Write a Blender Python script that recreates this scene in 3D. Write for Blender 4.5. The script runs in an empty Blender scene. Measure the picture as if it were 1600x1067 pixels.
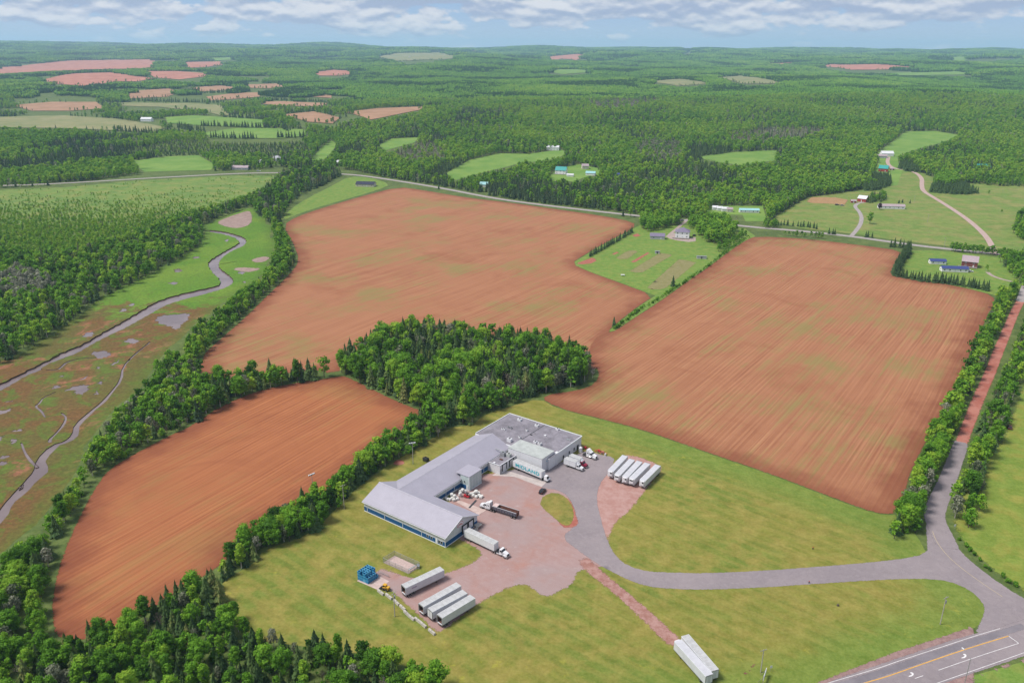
import bpy, math, random
import numpy as np
from mathutils import Vector, Matrix, geometry

random.seed(7); RNG = np.random.default_rng(11)
S = bpy.context.scene
COL = S.collection

# ------------------------------------------------------------------ camera
IMG_W, IMG_H = 1600.0, 1067.0          # pixel grid the layout was measured in
FOC, CAM_H, HORIZON = 1260.0, 176.0, 75.0
ROLL = math.radians(0.25)
PITCH = math.atan((533.5 - HORIZON) / FOC)
cam_d = bpy.data.cameras.new('camera'); cam = bpy.data.objects.new('camera', cam_d); COL.objects.link(cam)
cam_d.sensor_fit = 'HORIZONTAL'; cam_d.sensor_width = 36.0; cam_d.lens = 36.0 * FOC / IMG_W
cam_d.clip_start = 1.0; cam_d.clip_end = 80000.0
cam.matrix_world = Matrix.Translation((0, 0, CAM_H)) @ Matrix.Rotation(math.pi / 2 - PITCH, 4, 'X') @ Matrix.Rotation(ROLL, 4, 'Z')
S.camera = cam
CM = np.array(cam.matrix_world)[:3, :3]

# ------------------------------------------------------------------ light
SUN_EL, SUN_AZ = math.radians(58), math.radians(190)      # azimuth of the sun, counter-clockwise from +X
SUN_STRENGTH, SUN_ANGLE, SKY_STRENGTH, EXPOSURE = 1.5, 18.0, 0.075, 1.72
sun_d = bpy.data.lights.new('sun', 'SUN'); sun_d.energy = SUN_STRENGTH; sun_d.angle = math.radians(SUN_ANGLE)
sun_d.color = (1.0, 0.955, 0.89)
sun = bpy.data.objects.new('sun', sun_d); COL.objects.link(sun)
sdir = Vector((math.cos(SUN_EL) * math.cos(SUN_AZ), math.cos(SUN_EL) * math.sin(SUN_AZ), math.sin(SUN_EL)))
sun.rotation_euler = sdir.to_track_quat('Z', 'Y').to_euler(); sun.location = (-150, -60, 300)

S.render.engine = 'CYCLES'
S.view_settings.view_transform = 'Standard'; S.view_settings.look = 'None'
S.view_settings.exposure = EXPOSURE; S.view_settings.gamma = 1.0; S.view_settings.use_curve_mapping = False
S.cycles.use_denoising = True
S.cycles.max_bounces = 6; S.cycles.diffuse_bounces = 2; S.cycles.glossy_bounces = 2
S.cycles.transparent_max_bounces = 12; S.cycles.volume_bounces = 1
S.cycles.use_adaptive_sampling = False

# ------------------------------------------------------------------ node helper
class NT:
    def __init__(s, tree): s.t = tree; s.n = tree.nodes; s.l = tree.links
    def node(s, typ, **kw):
        n = s.n.new(typ)
        for k, v in kw.items(): setattr(n, k, v)
        return n
    def put(s, sock, v):
        if v is None: return
        if hasattr(v, 'is_output'): s.l.new(v, sock)
        else:
            if isinstance(v, (tuple, list)) and len(v) == 3 and sock.type == 'RGBA': v = (*v, 1)
            sock.default_value = v
    def math(s, op, a, b=None, c=None, clamp=False):
        n = s.node('ShaderNodeMath', operation=op, use_clamp=clamp)
        for i, v in enumerate((a, b, c)): s.put(n.inputs[i], v)
        return n.outputs[0]
    def vmath(s, op, a, b=None):
        n = s.node('ShaderNodeVectorMath', operation=op)
        s.put(n.inputs[0], a); s.put(n.inputs[1], b)
        return n.outputs[1] if op in ('DOT_PRODUCT', 'LENGTH') else n.outputs[0]
    def noise(s, vec, scale, detail=3, rough=.55, dist=0.0, d4=False):
        n = s.node('ShaderNodeTexNoise'); s.put(n.inputs['Vector'], vec)
        n.inputs['Scale'].default_value = scale; n.inputs['Detail'].default_value = detail
        n.inputs['Roughness'].default_value = rough; n.inputs['Distortion'].default_value = dist
        return n.outputs['Fac']
    def mix(s, f, a, b, blend='MIX'):
        n = s.node('ShaderNodeMix', data_type='RGBA', blend_type=blend, clamp_factor=True)
        s.put(n.inputs[0], f); s.put(n.inputs[6], a); s.put(n.inputs[7], b)
        return n.outputs[2]
    def step(s, v, lo, hi, a=0.0, b=1.0):
        n = s.node('ShaderNodeMapRange', interpolation_type='SMOOTHSTEP')
        for i, x in enumerate((v, lo, hi, a, b)): s.put(n.inputs[i], x)
        return n.outputs[0]
    def comb(s, x, y, z):
        n = s.node('ShaderNodeCombineXYZ')
        for i, v in enumerate((x, y, z)): s.put(n.inputs[i], v)
        return n.outputs[0]
    def sep(s, v):
        n = s.node('ShaderNodeSeparateXYZ'); s.put(n.inputs[0], v); return n.outputs
    def attr(s, name, typ='GEOMETRY', out='Fac'):
        n = s.node('ShaderNodeAttribute', attribute_name=name, attribute_type=typ); return n.outputs[out]
    def pos(s): return s.node('ShaderNodeNewGeometry').outputs['Position']
    def scalev(s, v, k):
        return s.vmath('MULTIPLY', v, tuple(k))

# ------------------------------------------------------------------ sky
W = bpy.data.worlds.new('World'); S.world = W; W.use_nodes = True
t = NT(W.node_tree); t.n.clear()
out = t.node('ShaderNodeOutputWorld'); bg = t.node('ShaderNodeBackground')
sky = t.node('ShaderNodeTexSky', sky_type='NISHITA'); sky.sun_disc = False
sky.sun_elevation = SUN_EL; sky.sun_rotation = math.pi / 2 - SUN_AZ
sky.air_density = 1.0; sky.dust_density = 0.6; sky.ozone_density = 1.5; sky.altitude = 150
d = t.node('ShaderNodeTexCoord').outputs['Generated']
sx, sy, sz = t.sep(d)
def cloud_noise(dz):
    z_ = t.math('ADD', sz, dz)
    v1 = t.comb(t.math('MULTIPLY', sx, 7.0), t.math('MULTIPLY', sy, 7.0), t.math('MULTIPLY', z_, 30.0))
    v2 = t.comb(t.math('MULTIPLY', sx, 26.0), t.math('MULTIPLY', sy, 26.0), t.math('MULTIPLY', z_, 60.0))
    return t.math('ADD', t.math('MULTIPLY', t.noise(v1, 1.0, 2, .5), .60), t.math('MULTIPLY', t.noise(v2, 1.0, 4, .5), .40))
n1, n2 = cloud_noise(0.0), cloud_noise(0.0042)
elev = t.step(sz, 0.010, 0.040)
dens = t.math('ADD', n1, t.math('MULTIPLY', elev, 0.165))
cover = t.step(dens, 0.560, 0.600)
lit = t.step(t.math('SUBTRACT', n1, n2), -0.05, 0.075)
cloud = t.mix(lit, (1.62, 1.85, 2.5), (3.4, 3.35, 3.45))
blue = t.mix(t.step(sz, 0.0, 0.05), (2.05, 2.5, 3.15), (1.45, 2.1, 3.15))
clear = t.mix(t.step(sz, 0.02, 0.4, 0.92, 0.3), t.mix(0.6, sky.outputs[0], (0, 0, 0)), blue)
t.put(bg.inputs[0], t.mix(t.math('MULTIPLY', cover, 0.9), clear, cloud)); bg.inputs[1].default_value = SKY_STRENGTH
t.l.new(bg.outputs[0], out.inputs[0])

# ------------------------------------------------------------------ terrain and pixel -> place
_w = np.random.default_rng(5)
_waves = [(_w.uniform(0, 2 * math.pi), L, _w.uniform(0, 6.28)) for L in (1300, 1700, 2300, 3100, 4200)]
def smooth(a, b, x):
    t_ = np.clip((np.asarray(x, float) - a) / (b - a), 0, 1); return t_ * t_ * (3 - 2 * t_)
def terrain(x, y):
    x = np.asarray(x, float); y = np.asarray(y, float)
    r = np.maximum(y - 1150, 0)
    base = 0.0125 * (np.sqrt(r * r + 250 ** 2) - 250)
    base = np.where(y > 13500, np.minimum(base, 155 + (13500 - y) * 0.03), base)
    wv = sum(np.sin((x * math.cos(a) + y * math.sin(a)) * 2 * math.pi / L + ph) for a, L, ph in _waves) / 2.2
    amp = 13.0 * smooth(1150, 2600, y) + 9 * smooth(4000, 9000, y)
    left = 34 * smooth(4500, 11000, y) * smooth(500, -5500, x)
    return base + wv * amp + left
def ray(px, py):
    v = CM @ np.array([(px - 800) / FOC, -(py - 533.5) / FOC, -1.0]); return v / np.linalg.norm(v)
def P(px, py, z=0.0):
    d_ = ray(px, py)
    if d_[2] < -1e-5:
        t_ = (z - CAM_H) / d_[2]
        if d_[1] * t_ < 1150: return np.array([d_[0] * t_, d_[1] * t_])
    ts = np.geomspace(900, 30000, 900)
    hit = (CAM_H + d_[2] * ts) < terrain(d_[0] * ts, d_[1] * ts) + z
    i = int(np.argmax(hit)) if hit.any() else 899
    t0, t1 = ts[max(i - 1, 0)], ts[i]
    for _ in range(20):
        m = (t0 + t1) / 2
        if CAM_H + d_[2] * m < terrain(d_[0] * m, d_[1] * m) + z: t1 = m
        else: t0 = m
    return np.array([d_[0] * t1, d_[1] * t1])
def PP(pts, z=0.0): return np.array([P(a, b, z) for a, b in pts])
def zz(ox, oy, s, pts): return [(ox + a / s, oy + b / s) for a, b in pts]
def project(x, y, z):
    v = np.stack([np.asarray(x, float), np.asarray(y, float), np.asarray(z, float) - CAM_H]) ; c = CM.T @ v
    return 800 + FOC * c[0] / -c[2], 533.5 - FOC * c[1] / -c[2], -c[2]
def inside(poly, x, y):
    x = np.asarray(x); y = np.asarray(y); r = np.zeros(x.shape, bool); n = len(poly); j = n - 1
    for i in range(n):
        xi, yi = poly[i]; xj, yj = poly[j]
        if yi != yj:
            r ^= ((yi > y) != (yj > y)) & (x < (xj - xi) * (y - yi) / (yj - yi) + xi)
        j = i
    return r
def edge_dist(poly, x, y):
    x = np.asarray(x, float); y = np.asarray(y, float); best = np.full(x.shape, 1e9)
    for i in range(len(poly)):
        a = poly[i]; b = poly[(i + 1) % len(poly)]; dx, dy = b[0] - a[0], b[1] - a[1]; L = dx * dx + dy * dy + 1e-9
        tt = np.clip(((x - a[0]) * dx + (y - a[1]) * dy) / L, 0, 1)
        best = np.minimum(best, np.hypot(x - a[0] - tt * dx, y - a[1] - tt * dy))
    return best
def densify(poly, step, closed=True):
    o = []; n = len(poly)
    for i in range(n if closed else n - 1):
        a = np.array(poly[i]); b = np.array(poly[(i + 1) % n]); k = max(1, int(math.ceil(np.linalg.norm(b - a) / step)))
        for q in range(k): o.append(a + (b - a) * q / k)
    if not closed: o.append(np.array(poly[-1]))
    return np.array(o)
def round_poly(poly, it=2, closed=True):
    p = np.array(poly, float)
    for _ in range(it):
        q = np.roll(p, -1, 0) if closed else p[1:]
        b = p if closed else p[:-1]
        r = np.empty((2 * len(b), 2)); r[0::2] = b * .75 + q * .25; r[1::2] = b * .25 + q * .75
        if not closed: r = np.vstack([p[:1], r, p[-1:]])
        p = r
    return p

# ------------------------------------------------------------------ object helpers
def tag(o, label=None, cat=None, group=None, kind=None):
    if label: o['label'] = label
    if cat: o['category'] = cat
    if group: o['group'] = group
    if kind: o['kind'] = kind
    return o
def link(name, mesh, parent=None, loc=(0, 0, 0), rz=0.0):
    o = bpy.data.objects.new(name, mesh); COL.objects.link(o); o.location = loc; o.rotation_euler = (0, 0, rz)
    if parent is not None: o.parent = parent
    return o
def thing(name, loc, rz, label, cat, group=None):
    o = link(name, None, None, loc, rz); o.empty_display_size = 0.5
    return tag(o, label, cat, group)
class MB:
    def __init__(s): s.v = []; s.f = []; s.m = []; s.k = 0
    def add(s, vs, fs):
        n = len(s.v); s.v += [tuple(map(float, p)) for p in vs]; s.f += [tuple(i + n for i in f) for f in fs]; s.m += [s.k] * len(fs); return s
    def mat(s, k): s.k = k; return s
    def box(s, x0, x1, y0, y1, z0, z1):
        return s.add([(x0, y0, z0), (x1, y0, z0), (x1, y1, z0), (x0, y1, z0), (x0, y0, z1), (x1, y0, z1), (x1, y1, z1), (x0, y1, z1)],
                     [(0, 3, 2, 1), (4, 5, 6, 7), (0, 1, 5, 4), (1, 2, 6, 5), (2, 3, 7, 6), (3, 0, 4, 7)])
    def hexa(s, b, tp):      # bottom 4 and top 4 points
        return s.add(list(b) + list(tp), [(0, 3, 2, 1), (4, 5, 6, 7), (0, 1, 5, 4), (1, 2, 6, 5), (2, 3, 7, 6), (3, 0, 4, 7)])
    def extr_y(s, prof, y0, y1):   # profile of (x, z), extruded along y
        n = len(prof)
        vs = [(a, y0, b) for a, b in prof] + [(a, y1, b) for a, b in prof]
        return s.add(vs, [tuple(range(n)), tuple(range(2 * n - 1, n - 1, -1))] + [(i, i + n, (i + 1) % n + n, (i + 1) % n) for i in range(n)])
    def extr_x(s, prof, x0, x1):   # profile of (y, z)
        n = len(prof)
        vs = [(x0, a, b) for a, b in prof] + [(x1, a, b) for a, b in prof]
        return s.add(vs, [tuple(range(n - 1, -1, -1)), tuple(range(n, 2 * n))] + [(i, (i + 1) % n, (i + 1) % n + n, i + n) for i in range(n)])
    def tube(s, p0, p1, r0, r1=None, n=8, cap=True):
        r1 = r0 if r1 is None else r1; a = Vector(p0); b = Vector(p1); d_ = (b - a).normalized()
        u = d_.orthogonal().normalized(); w = d_.cross(u)
        vs = [a + (u * math.cos(q) + w * math.sin(q)) * r0 for q in [2 * math.pi * i / n for i in range(n)]]
        vs += [b + (u * math.cos(q) + w * math.sin(q)) * r1 for q in [2 * math.pi * i / n for i in range(n)]]
        fs = [(i, (i + 1) % n, (i + 1) % n + n, i + n) for i in range(n)]
        if cap: fs += [tuple(range(n - 1, -1, -1)), tuple(range(n, 2 * n))]
        return s.add(vs, fs)
    def mesh(s, name, mats, smooth_=False):
        me = bpy.data.meshes.new(name); me.from_pydata(s.v, [], s.f)
        for m in (mats if isinstance(mats, (list, tuple)) else [mats]): me.materials.append(m)
        if any(s.m): me.polygons.foreach_set('material_index', s.m)
        if smooth_: me.polygons.foreach_set('use_smooth', [True] * len(s.f))
        me.update(); return me
    def build(s, name, mats, parent=None, loc=(0, 0, 0), rz=0.0, smooth_=False, label=None):
        o = link(name, s.mesh(name, mats, smooth_), parent, loc, rz)
        if label: o['label'] = label
        return o
def copy_tree(o, parent=None):
    c = o.copy(); COL.objects.link(c); c.parent = parent
    for ch in list(o.children): copy_tree(ch, c)
    return c

# ------------------------------------------------------------------ materials
MATS = {}
def mat(name, col, rough=.6, metal=0.0, var=.12, scale=1.2, bump=0.0, spec=.4):
    if name in MATS: return MATS[name]
    m = bpy.data.materials.new(name); m.use_nodes = True; t = NT(m.node_tree); b = t.n['Principled BSDF']
    co = t.node('ShaderNodeTexCoord').outputs['Object']
    n = t.noise(co, scale, 5, .6); n2 = t.noise(co, scale * 6, 3, .6)
    f = t.math('ADD', t.math('MULTIPLY', n, .65), t.math('MULTIPLY', n2, .35))
    lo = tuple(c * (1 - var * 1.6) for c in col); hi = tuple(min(1, c * (1 + var)) for c in col)
    t.put(b.inputs['Base Color'], t.mix(t.step(f, .3, .7), lo, hi))
    b.inputs['Roughness'].default_value = rough; b.inputs['Metallic'].default_value = metal
    b.inputs['Specular IOR Level'].default_value = spec
    if bump:
        bn = t.node('ShaderNodeBump'); bn.inputs['Strength'].default_value = bump; bn.inputs['Distance'].default_value = .05
        t.l.new(n2, bn.inputs['Height']); t.l.new(bn.outputs[0], b.inputs['Normal'])
    MATS[name] = m; return m
def ground_mat(name, build, rough=.92, edge=0.0, edge_noise=1.0, bump=.5, bump_dist=.3, spec=.15):
    """build(t, pos) -> (colour, height). edge>0: the border breaks up over that many metres."""
    if name in MATS: return MATS[name]
    m = bpy.data.materials.new(name); m.use_nodes = True; t = NT(m.node_tree); b = t.n['Principled BSDF']
    p = t.pos(); c, hgt = build(t, p)
    t.put(b.inputs['Base Color'], c); b.inputs['Roughness'].default_value = rough; b.inputs['Specular IOR Level'].default_value = spec
    if hgt is not None and bump:
        bn = t.node('ShaderNodeBump'); bn.inputs['Strength'].default_value = bump; bn.inputs['Distance'].default_value = bump_dist
        t.put(bn.inputs['Height'], hgt); t.l.new(bn.outputs[0], b.inputs['Normal'])
    if edge:
        e = t.attr('edge')
        nz = t.math('ADD', t.math('MULTIPLY', t.noise(p, .55, 4, .65), .6), t.math('MULTIPLY', t.noise(p, 2.2, 3, .6), .4))
        a = t.step(t.math('SUBTRACT', t.math('DIVIDE', e, edge), t.math('MULTIPLY', t.math('SUBTRACT', nz, .28), 2.0 * edge_noise)), -.12, .12)
        tr = t.node('ShaderNodeBsdfTransparent'); mx = t.node('ShaderNodeMixShader')
        t.put(mx.inputs[0], a); t.l.new(tr.outputs[0], mx.inputs[1]); t.l.new(b.outputs[0], mx.inputs[2])
        t.l.new(mx.outputs[0], t.n['Material Output'].inputs[0])
    MATS[name] = m; return m

def sheet(name, poly, z, res, material, parent=None, kind='structure', label=None, cat=None, holes=(), follow=False, smoothit=0, jitter=0.0):
    poly = np.array(poly, float)
    if smoothit: poly = round_poly(poly, smoothit)
    ring = densify(poly, res * .8)
    if jitter: ring = ring + RNG.normal(0, jitter, ring.shape)
    pts = [ring]; edges = [(i, (i + 1) % len(ring)) for i in range(len(ring))]; n = len(ring)
    for h in holes:
        pts.append(h); edges += [(n + i, n + (i + 1) % len(h)) for i in range(len(h))]; n += len(h)
    x0, y0 = ring.min(0); x1, y1 = ring.max(0)
    gx, gy = np.meshgrid(np.arange(x0, x1, res), np.arange(y0, y1, res)); gx = gx.ravel() + RNG.uniform(-.25, .25, gx.size) * res; gy = gy.ravel() + RNG.uniform(-.25, .25, gy.size) * res
    ok = inside(ring, gx, gy); gx, gy = gx[ok], gy[ok]
    ok = edge_dist(ring, gx, gy) > res * .35
    for h in holes: ok &= (~inside(h, gx, gy)) & (edge_dist(h, gx, gy) > res * .3)
    pts.append(np.stack([gx[ok], gy[ok]], 1)); pts = np.vstack(pts)
    v, _, f, *_ = geometry.delaunay_2d_cdt([Vector(q) for q in pts], edges, [], 0, 1e-4)
    v = np.array([tuple(q) for q in v]); f = np.array([q for q in f if len(q) == 3])
    c = v[f].mean(1); ok = inside(ring, c[:, 0], c[:, 1])
    for h in holes: ok &= ~inside(h, c[:, 0], c[:, 1])
    f = f[ok]
    a, b_, c_ = v[f[:, 0]], v[f[:, 1]], v[f[:, 2]]
    flip = ((b_ - a)[:, 0] * (c_ - a)[:, 1] - (b_ - a)[:, 1] * (c_ - a)[:, 0]) < 0
    f[flip] = f[flip][:, ::-1]
    zv = (terrain(v[:, 0], v[:, 1]) if follow else 0) + np.full(len(v), z)
    me = bpy.data.meshes.new(name); me.from_pydata(np.column_stack([v, zv]).tolist(), [], f.tolist())
    at = me.attributes.new('edge', 'FLOAT', 'POINT')
    e = edge_dist(ring, v[:, 0], v[:, 1]); e[~inside(ring, v[:, 0], v[:, 1]) ] = 0; e[:0] = 0
    at.data.foreach_set('value', e.astype(np.float32))
    me.materials.append(material); me.polygons.foreach_set('use_smooth', [True] * len(f)); me.update()
    o = link(name, me, parent); tag(o, label, cat, None, kind); return o

def ribbon(name, line, width, z, material, parent=None, kind='structure', follow=False, closed=False, step=4.0, label=None, cat=None, widths=None, cross=5, fade_ends=False):
    ln = densify(round_poly(line, 2, False), step, False); n = len(ln)
    tg = np.gradient(ln, axis=0); tg /= np.linalg.norm(tg, axis=1)[:, None] + 1e-9; nr = np.stack([-tg[:, 1], tg[:, 0]], 1)
    w = np.full(n, width) if widths is None else np.interp(np.linspace(0, 1, n), np.linspace(0, 1, len(widths)), widths)
    vs = []; ed = []
    for k in range(cross):
        q = k / (cross - 1) - .5; p_ = ln + nr * (w * q)[:, None]
        zz_ = (terrain(p_[:, 0], p_[:, 1]) if follow else 0) + z
        vs.append(np.column_stack([p_, np.zeros(n) + zz_])); ed.append((.5 - abs(q)) * w)
    V = np.concatenate(vs); E_ = np.concatenate(ed)
    if fade_ends: al = np.concatenate([[0], np.cumsum(np.linalg.norm(np.diff(ln, axis=0), axis=1))]); E_ = np.minimum(E_, np.tile(np.minimum(al, al[-1] - al) * .5, cross))
    fs = [(k * n + i, k * n + i + 1, (k + 1) * n + i + 1, (k + 1) * n + i) for k in range(cross - 1) for i in range(n - 1)]
    me = bpy.data.meshes.new(name); me.from_pydata(V.tolist(), [], fs)
    at = me.attributes.new('edge', 'FLOAT', 'POINT'); at.data.foreach_set('value', E_.astype(np.float32))
    me.materials.append(material); me.update()
    o = link(name, me, parent); tag(o, label, cat, None, kind); return o
# ================================================================== layout measured in pixels of the photo
MARSH = [(-70, 600), (-40, 575), (0, 560), (31, 551), (103, 504), (156, 463), (203, 441), (281, 401), (312, 379), (316, 352), (345, 338), (385, 322), (400, 325),
         (422, 350), (432, 382), (420, 426), (350, 478), (300, 515), (270, 548), (245, 575), (228, 604), (172, 655), (138, 698), (136, 732), (102, 780), (62, 824), (18, 864), (-40, 905), (-110, 960), (-160, 900), (-110, 700)]
zA = lambda pts: zz(0, 230, 3.2, pts)
zB = lambda pts: zz(0, 540, 3.3333, pts)
CREEK = zA([(1010, 413), (1100, 418), (1195, 440), (1238, 465), (1225, 490), (1165, 515), (1100, 560), (1090, 590), (1120, 625), (1168, 655), (1165, 680), (1110, 712), (1000, 740), (880, 772), (800, 802), (740, 842), (640, 897), (560, 932), (460, 987), (380, 1030), (310, 1058)]) + \
    zB([(360, 55), (220, 105), (215, 130), (150, 150), (80, 190), (0, 235), (-120, 290), (-130, 262), (0, 198), (100, 150), (200, 100), (330, 35)]) + \
    zA([(240, 1056), (330, 1018), (420, 983), (500, 933), (600, 880), (700, 820), (780, 772), (870, 742), (1000, 712), (1098, 692), (1103, 665), (1060, 625), (1038, 590), (1045, 568), (1110, 528), (1180, 490), (1200, 473), (1170, 450), (1090, 429), (1008, 422)])
def worm(line, widths):
    ln = round_poly(line, 1, False); n = len(ln); w = np.interp(np.linspace(0, 1, n), np.linspace(0, 1, len(widths)), widths)
    tg = np.gradient(ln, axis=0); tg /= np.linalg.norm(tg, axis=1)[:, None]; nr = np.stack([-tg[:, 1], tg[:, 0]], 1)
    wig = 1 + .25 * np.sin(np.arange(n) * 1.7)
    return np.vstack([ln + nr * (w * wig / 2)[:, None], (ln - nr * (w / 2)[:, None])[::-1]])
MZ = -0.5
creek_w = PP(CREEK, MZ)
brook_w = worm(PP(zB([(780, -20), (760, 0), (700, 45), (640, 110), (630, 180), (580, 245), (530, 300), (480, 340), (400, 410), (395, 460), (350, 500), (280, 520), (215, 590), (212, 650), (170, 700), (100, 765), (40, 830), (0, 895), (-80, 990)]), MZ), [1.0, 1.2, 1.2, 1.6, 2.2, 2.6, 3.4, 3.4, 4.5, 6.5, 4.5, 4.0, 4.5])
side_w = worm(PP(zB([(318, 350), (348, 372), (330, 412), (292, 458), (257, 487), (262, 503)]), MZ), [.8, 1.4, 1.4, 1.8])
gully_w = worm(PP(zB([(110, 505), (125, 545), (150, 590), (183, 622), (194, 634)]), MZ), [.7, 1.2, 1.4, 1.2])
gully2_w = worm(PP(zB([(500, 62), (420, 66), (345, 85), (322, 110), (300, 125), (240, 128)]), MZ), [.8, 1.3, 1.6, 1.5, 1.0])
gully3_w = worm(PP(zB([(290, 240), (225, 270), (205, 300), (183, 315), (215, 340), (235, 372)]), MZ), [.6, 1.0, 1.3, 1.2, .8])
drain_w = worm(PP(zA([(1005, 385), (1060, 372), (1130, 345), (1200, 318), (1250, 302)]), MZ), [2.0, 2.5, 2.2, 1.8])
ditch_w = worm(PP(zA([(1100, 585), (1150, 578), (1185, 570)]), MZ), [.8, 1.0, .6])
POND_PX = [zB(q) for q in ([(465, 40), (500, 28), (560, 28), (588, 42), (550, 60), (515, 70)], [(335, 235), (390, 210), (440, 200), (465, 215), (440, 255), (410, 258), (385, 232)], [(270, 215), (300, 203), (320, 201), (315, 214), (278, 226)],
            [(-60, 360), (0, 335), (80, 324), (45, 345), (-40, 370)], [(65, 440), (100, 433), (138, 438), (100, 447)], [(45, 502), (70, 486), (100, 490), (72, 516)], [(-50, 490), (0, 470), (30, 466), (10, 488), (-40, 505)],
            [(-40, 590), (10, 575), (62, 565), (20, 588)], [(-40, 630), (10, 603), (52, 597), (20, 622)], [(490, 235), (520, 240), (515, 255), (495, 252)], [(505, 195), (545, 172), (540, 190), (520, 203)], [(420, 170), (470, 148), (450, 165), (430, 180)], [(575, 100), (632, 65), (620, 80), (585, 102)], [(495, 115), (518, 108), (515, 122)],
            [(90, 745), (130, 715), (110, 745)], [(310, 160), (340, 152), (330, 164)], [(20, 292), (70, 286), (55, 296)])]
POND_PX += [zA(q) for q in ([(410, 940), (440, 925), (480, 922), (462, 945), (420, 952)], [(620, 965), (650, 953), (697, 965), (682, 982), (640, 982)], [(770, 862), (800, 840), (880, 836), (962, 828), (930, 870), (880, 917), (850, 893), (800, 885)],
             [(862, 616), (890, 605), (918, 615), (890, 628)], [(836, 680), (870, 674), (902, 677), (870, 690)], [(590, 817), (620, 806), (640, 812), (612, 826)], [(640, 788), (662, 780), (685, 784), (660, 796)],
             [(1185, 628), (1210, 620), (1232, 630), (1205, 638)], [(1205, 675), (1225, 668), (1230, 680)], [(955, 552), (985, 545), (1000, 552), (975, 560)], [(1122, 465), (1140, 458), (1146, 470), (1130, 474)])]
MUD_PX = [zA(q) for q in ([(1072, 378), (1120, 355), (1180, 335), (1250, 312), (1268, 345), (1262, 385), (1200, 408), (1130, 402)], [(1150, 610), (1200, 598), (1260, 602), (1312, 602), (1300, 616), (1240, 628), (1190, 622)], [(1238, 568), (1300, 545), (1362, 548), (1340, 570), (1290, 582)], [(520, 760), (545, 750), (580, 752), (560, 768)], [(910, 640), (940, 620), (965, 622), (930, 652)])]
pond_w = [round_poly(PP(q, MZ), 2) for q in POND_PX]
MARSH_W = PP(MARSH, MZ)

FIELD_A = [(312, 590), (312, 557), (345, 528), (382, 496), (416, 462), (450, 430), (467, 408), (457, 380), (441, 352), (462, 339), (500, 326), (560, 308), (622, 292), (660, 297), (730, 309), (800, 317), (870, 327), (940, 337), (992, 347), (992, 357), (950, 378), (915, 398), (893, 412),
           (925, 426), (970, 442), (1024, 462), (1000, 478), (975, 497), (949, 519), (955, 550), (940, 585), (925, 580), (900, 560), (860, 541), (810, 531), (760, 526), (700, 521), (640, 514), (600, 526), (565, 547), (540, 566), (534, 584), (515, 590), (505, 578), (460, 583), (400, 588), (345, 594)]
FIELD_B = [(949, 519), (961, 516), (992, 495), (1030, 471), (1071, 441), (1105, 418), (1142, 390), (1165, 375), (1180, 369), (1259, 373), (1337, 382), (1418, 393), (1408, 414), (1397, 429), (1422, 437), (1462, 441), (1510, 450), (1556, 462), (1554, 480), (1545, 495), (1525, 535), (1512, 570), (1500, 597), (1480, 640), (1463, 665), (1447, 694), (1427, 735), (1419, 760), (1414, 788), (1402, 802), (1384, 805), (1350, 797), (1300, 778), (1200, 740), (1100, 706), (1000, 671), (930, 653), (870, 638), (843, 622), (862, 614), (900, 610), (928, 600), (936, 580), (915, 560), (925, 530)]
FIELD_C = [(515, 590), (534, 584), (570, 601), (620, 626), (670, 645), (645, 662), (618, 682), (570, 718), (520, 768), (445, 798), (385, 838), (368, 866), (330, 896), (275, 926), (237, 955), (185, 985), (150, 1000), (86, 1003), (77, 960), (82, 911), (98, 859), (120, 810), (144, 765), (168, 732), (210, 708), (255, 684), (300, 664), (341, 635), (403, 609), (465, 597)]
LAWN = [(340, 932), (350, 905), (398, 880), (412, 858), (484, 836), (520, 800), (560, 760), (610, 725), (660, 695), (700, 668), (738, 664), (756, 648), (800, 634), (843, 622), (870, 638), (930, 653), (1000, 671), (1100, 706), (1200, 740), (1300, 778), (1350, 797), (1384, 805), (1402, 803), (1432, 835), (1450, 868), (1480, 900), (1545, 940), (1545, 975), (1400, 1030), (1230, 1095), (1200, 1110), (690, 1110), (672, 1060), (620, 1034), (560, 1020), (480, 1010), (400, 1000), (368, 970)]
z1 = lambda pts: zz(540, 620, 2.808, pts)
YARD = z1([(560, 340), (640, 330), (720, 330), (760, 330), (900, 330), (990, 430), (1040, 560), (1020, 600), (1120, 690), (1160, 740), (1090, 760), (1025, 765), (1005, 830), (950, 852), (905, 885), (860, 880), (820, 850), (780, 822), (700, 850), (580, 915), (430, 1035), (385, 1040), (340, 985), (265, 920), (210, 870), (170, 840), (90, 820), (100, 780), (170, 740), (230, 770), (300, 790), (345, 780), (440, 770), (590, 705), (575, 670), (515, 640), (480, 620), (500, 500), (420, 460)])
ASPH = z1([(650, 345), (700, 320), (900, 300), (935, 290), (1035, 240), (1070, 235), (1135, 258), (1190, 262), (1160, 330), (1115, 385), (1103, 450), (1125, 545), (1155, 640), (1190, 700), (1245, 742), (1335, 765)]) + \
    [(1040, 893), (1110, 895), (1250, 887), (1400, 874), (1448, 864), (1447, 846), (1445, 812), (1470, 806), (1478, 830), (1500, 860), (1540, 895), (1600, 935), (1680, 975), (1700, 1020), (1560, 992), (1518, 990), (1533, 968), (1538, 948), (1525, 930), (1500, 914), (1465, 905), (1400, 905), (1300, 911), (1200, 918), (1110, 922), (1030, 920), (990, 911), (940, 886)] + \
    z1([(1060, 705), (935, 612), (1000, 575), (1008, 510), (975, 435), (925, 408), (880, 405), (800, 370), (740, 345)])
APRON = z1([(1120, 345), (1085, 400), (1075, 450), (1095, 560), (1140, 680), (1175, 640), (1172, 590), (1200, 545), (1260, 500), (1330, 400), (1392, 330), (1395, 300), (1250, 245), (1190, 262)])
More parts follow.
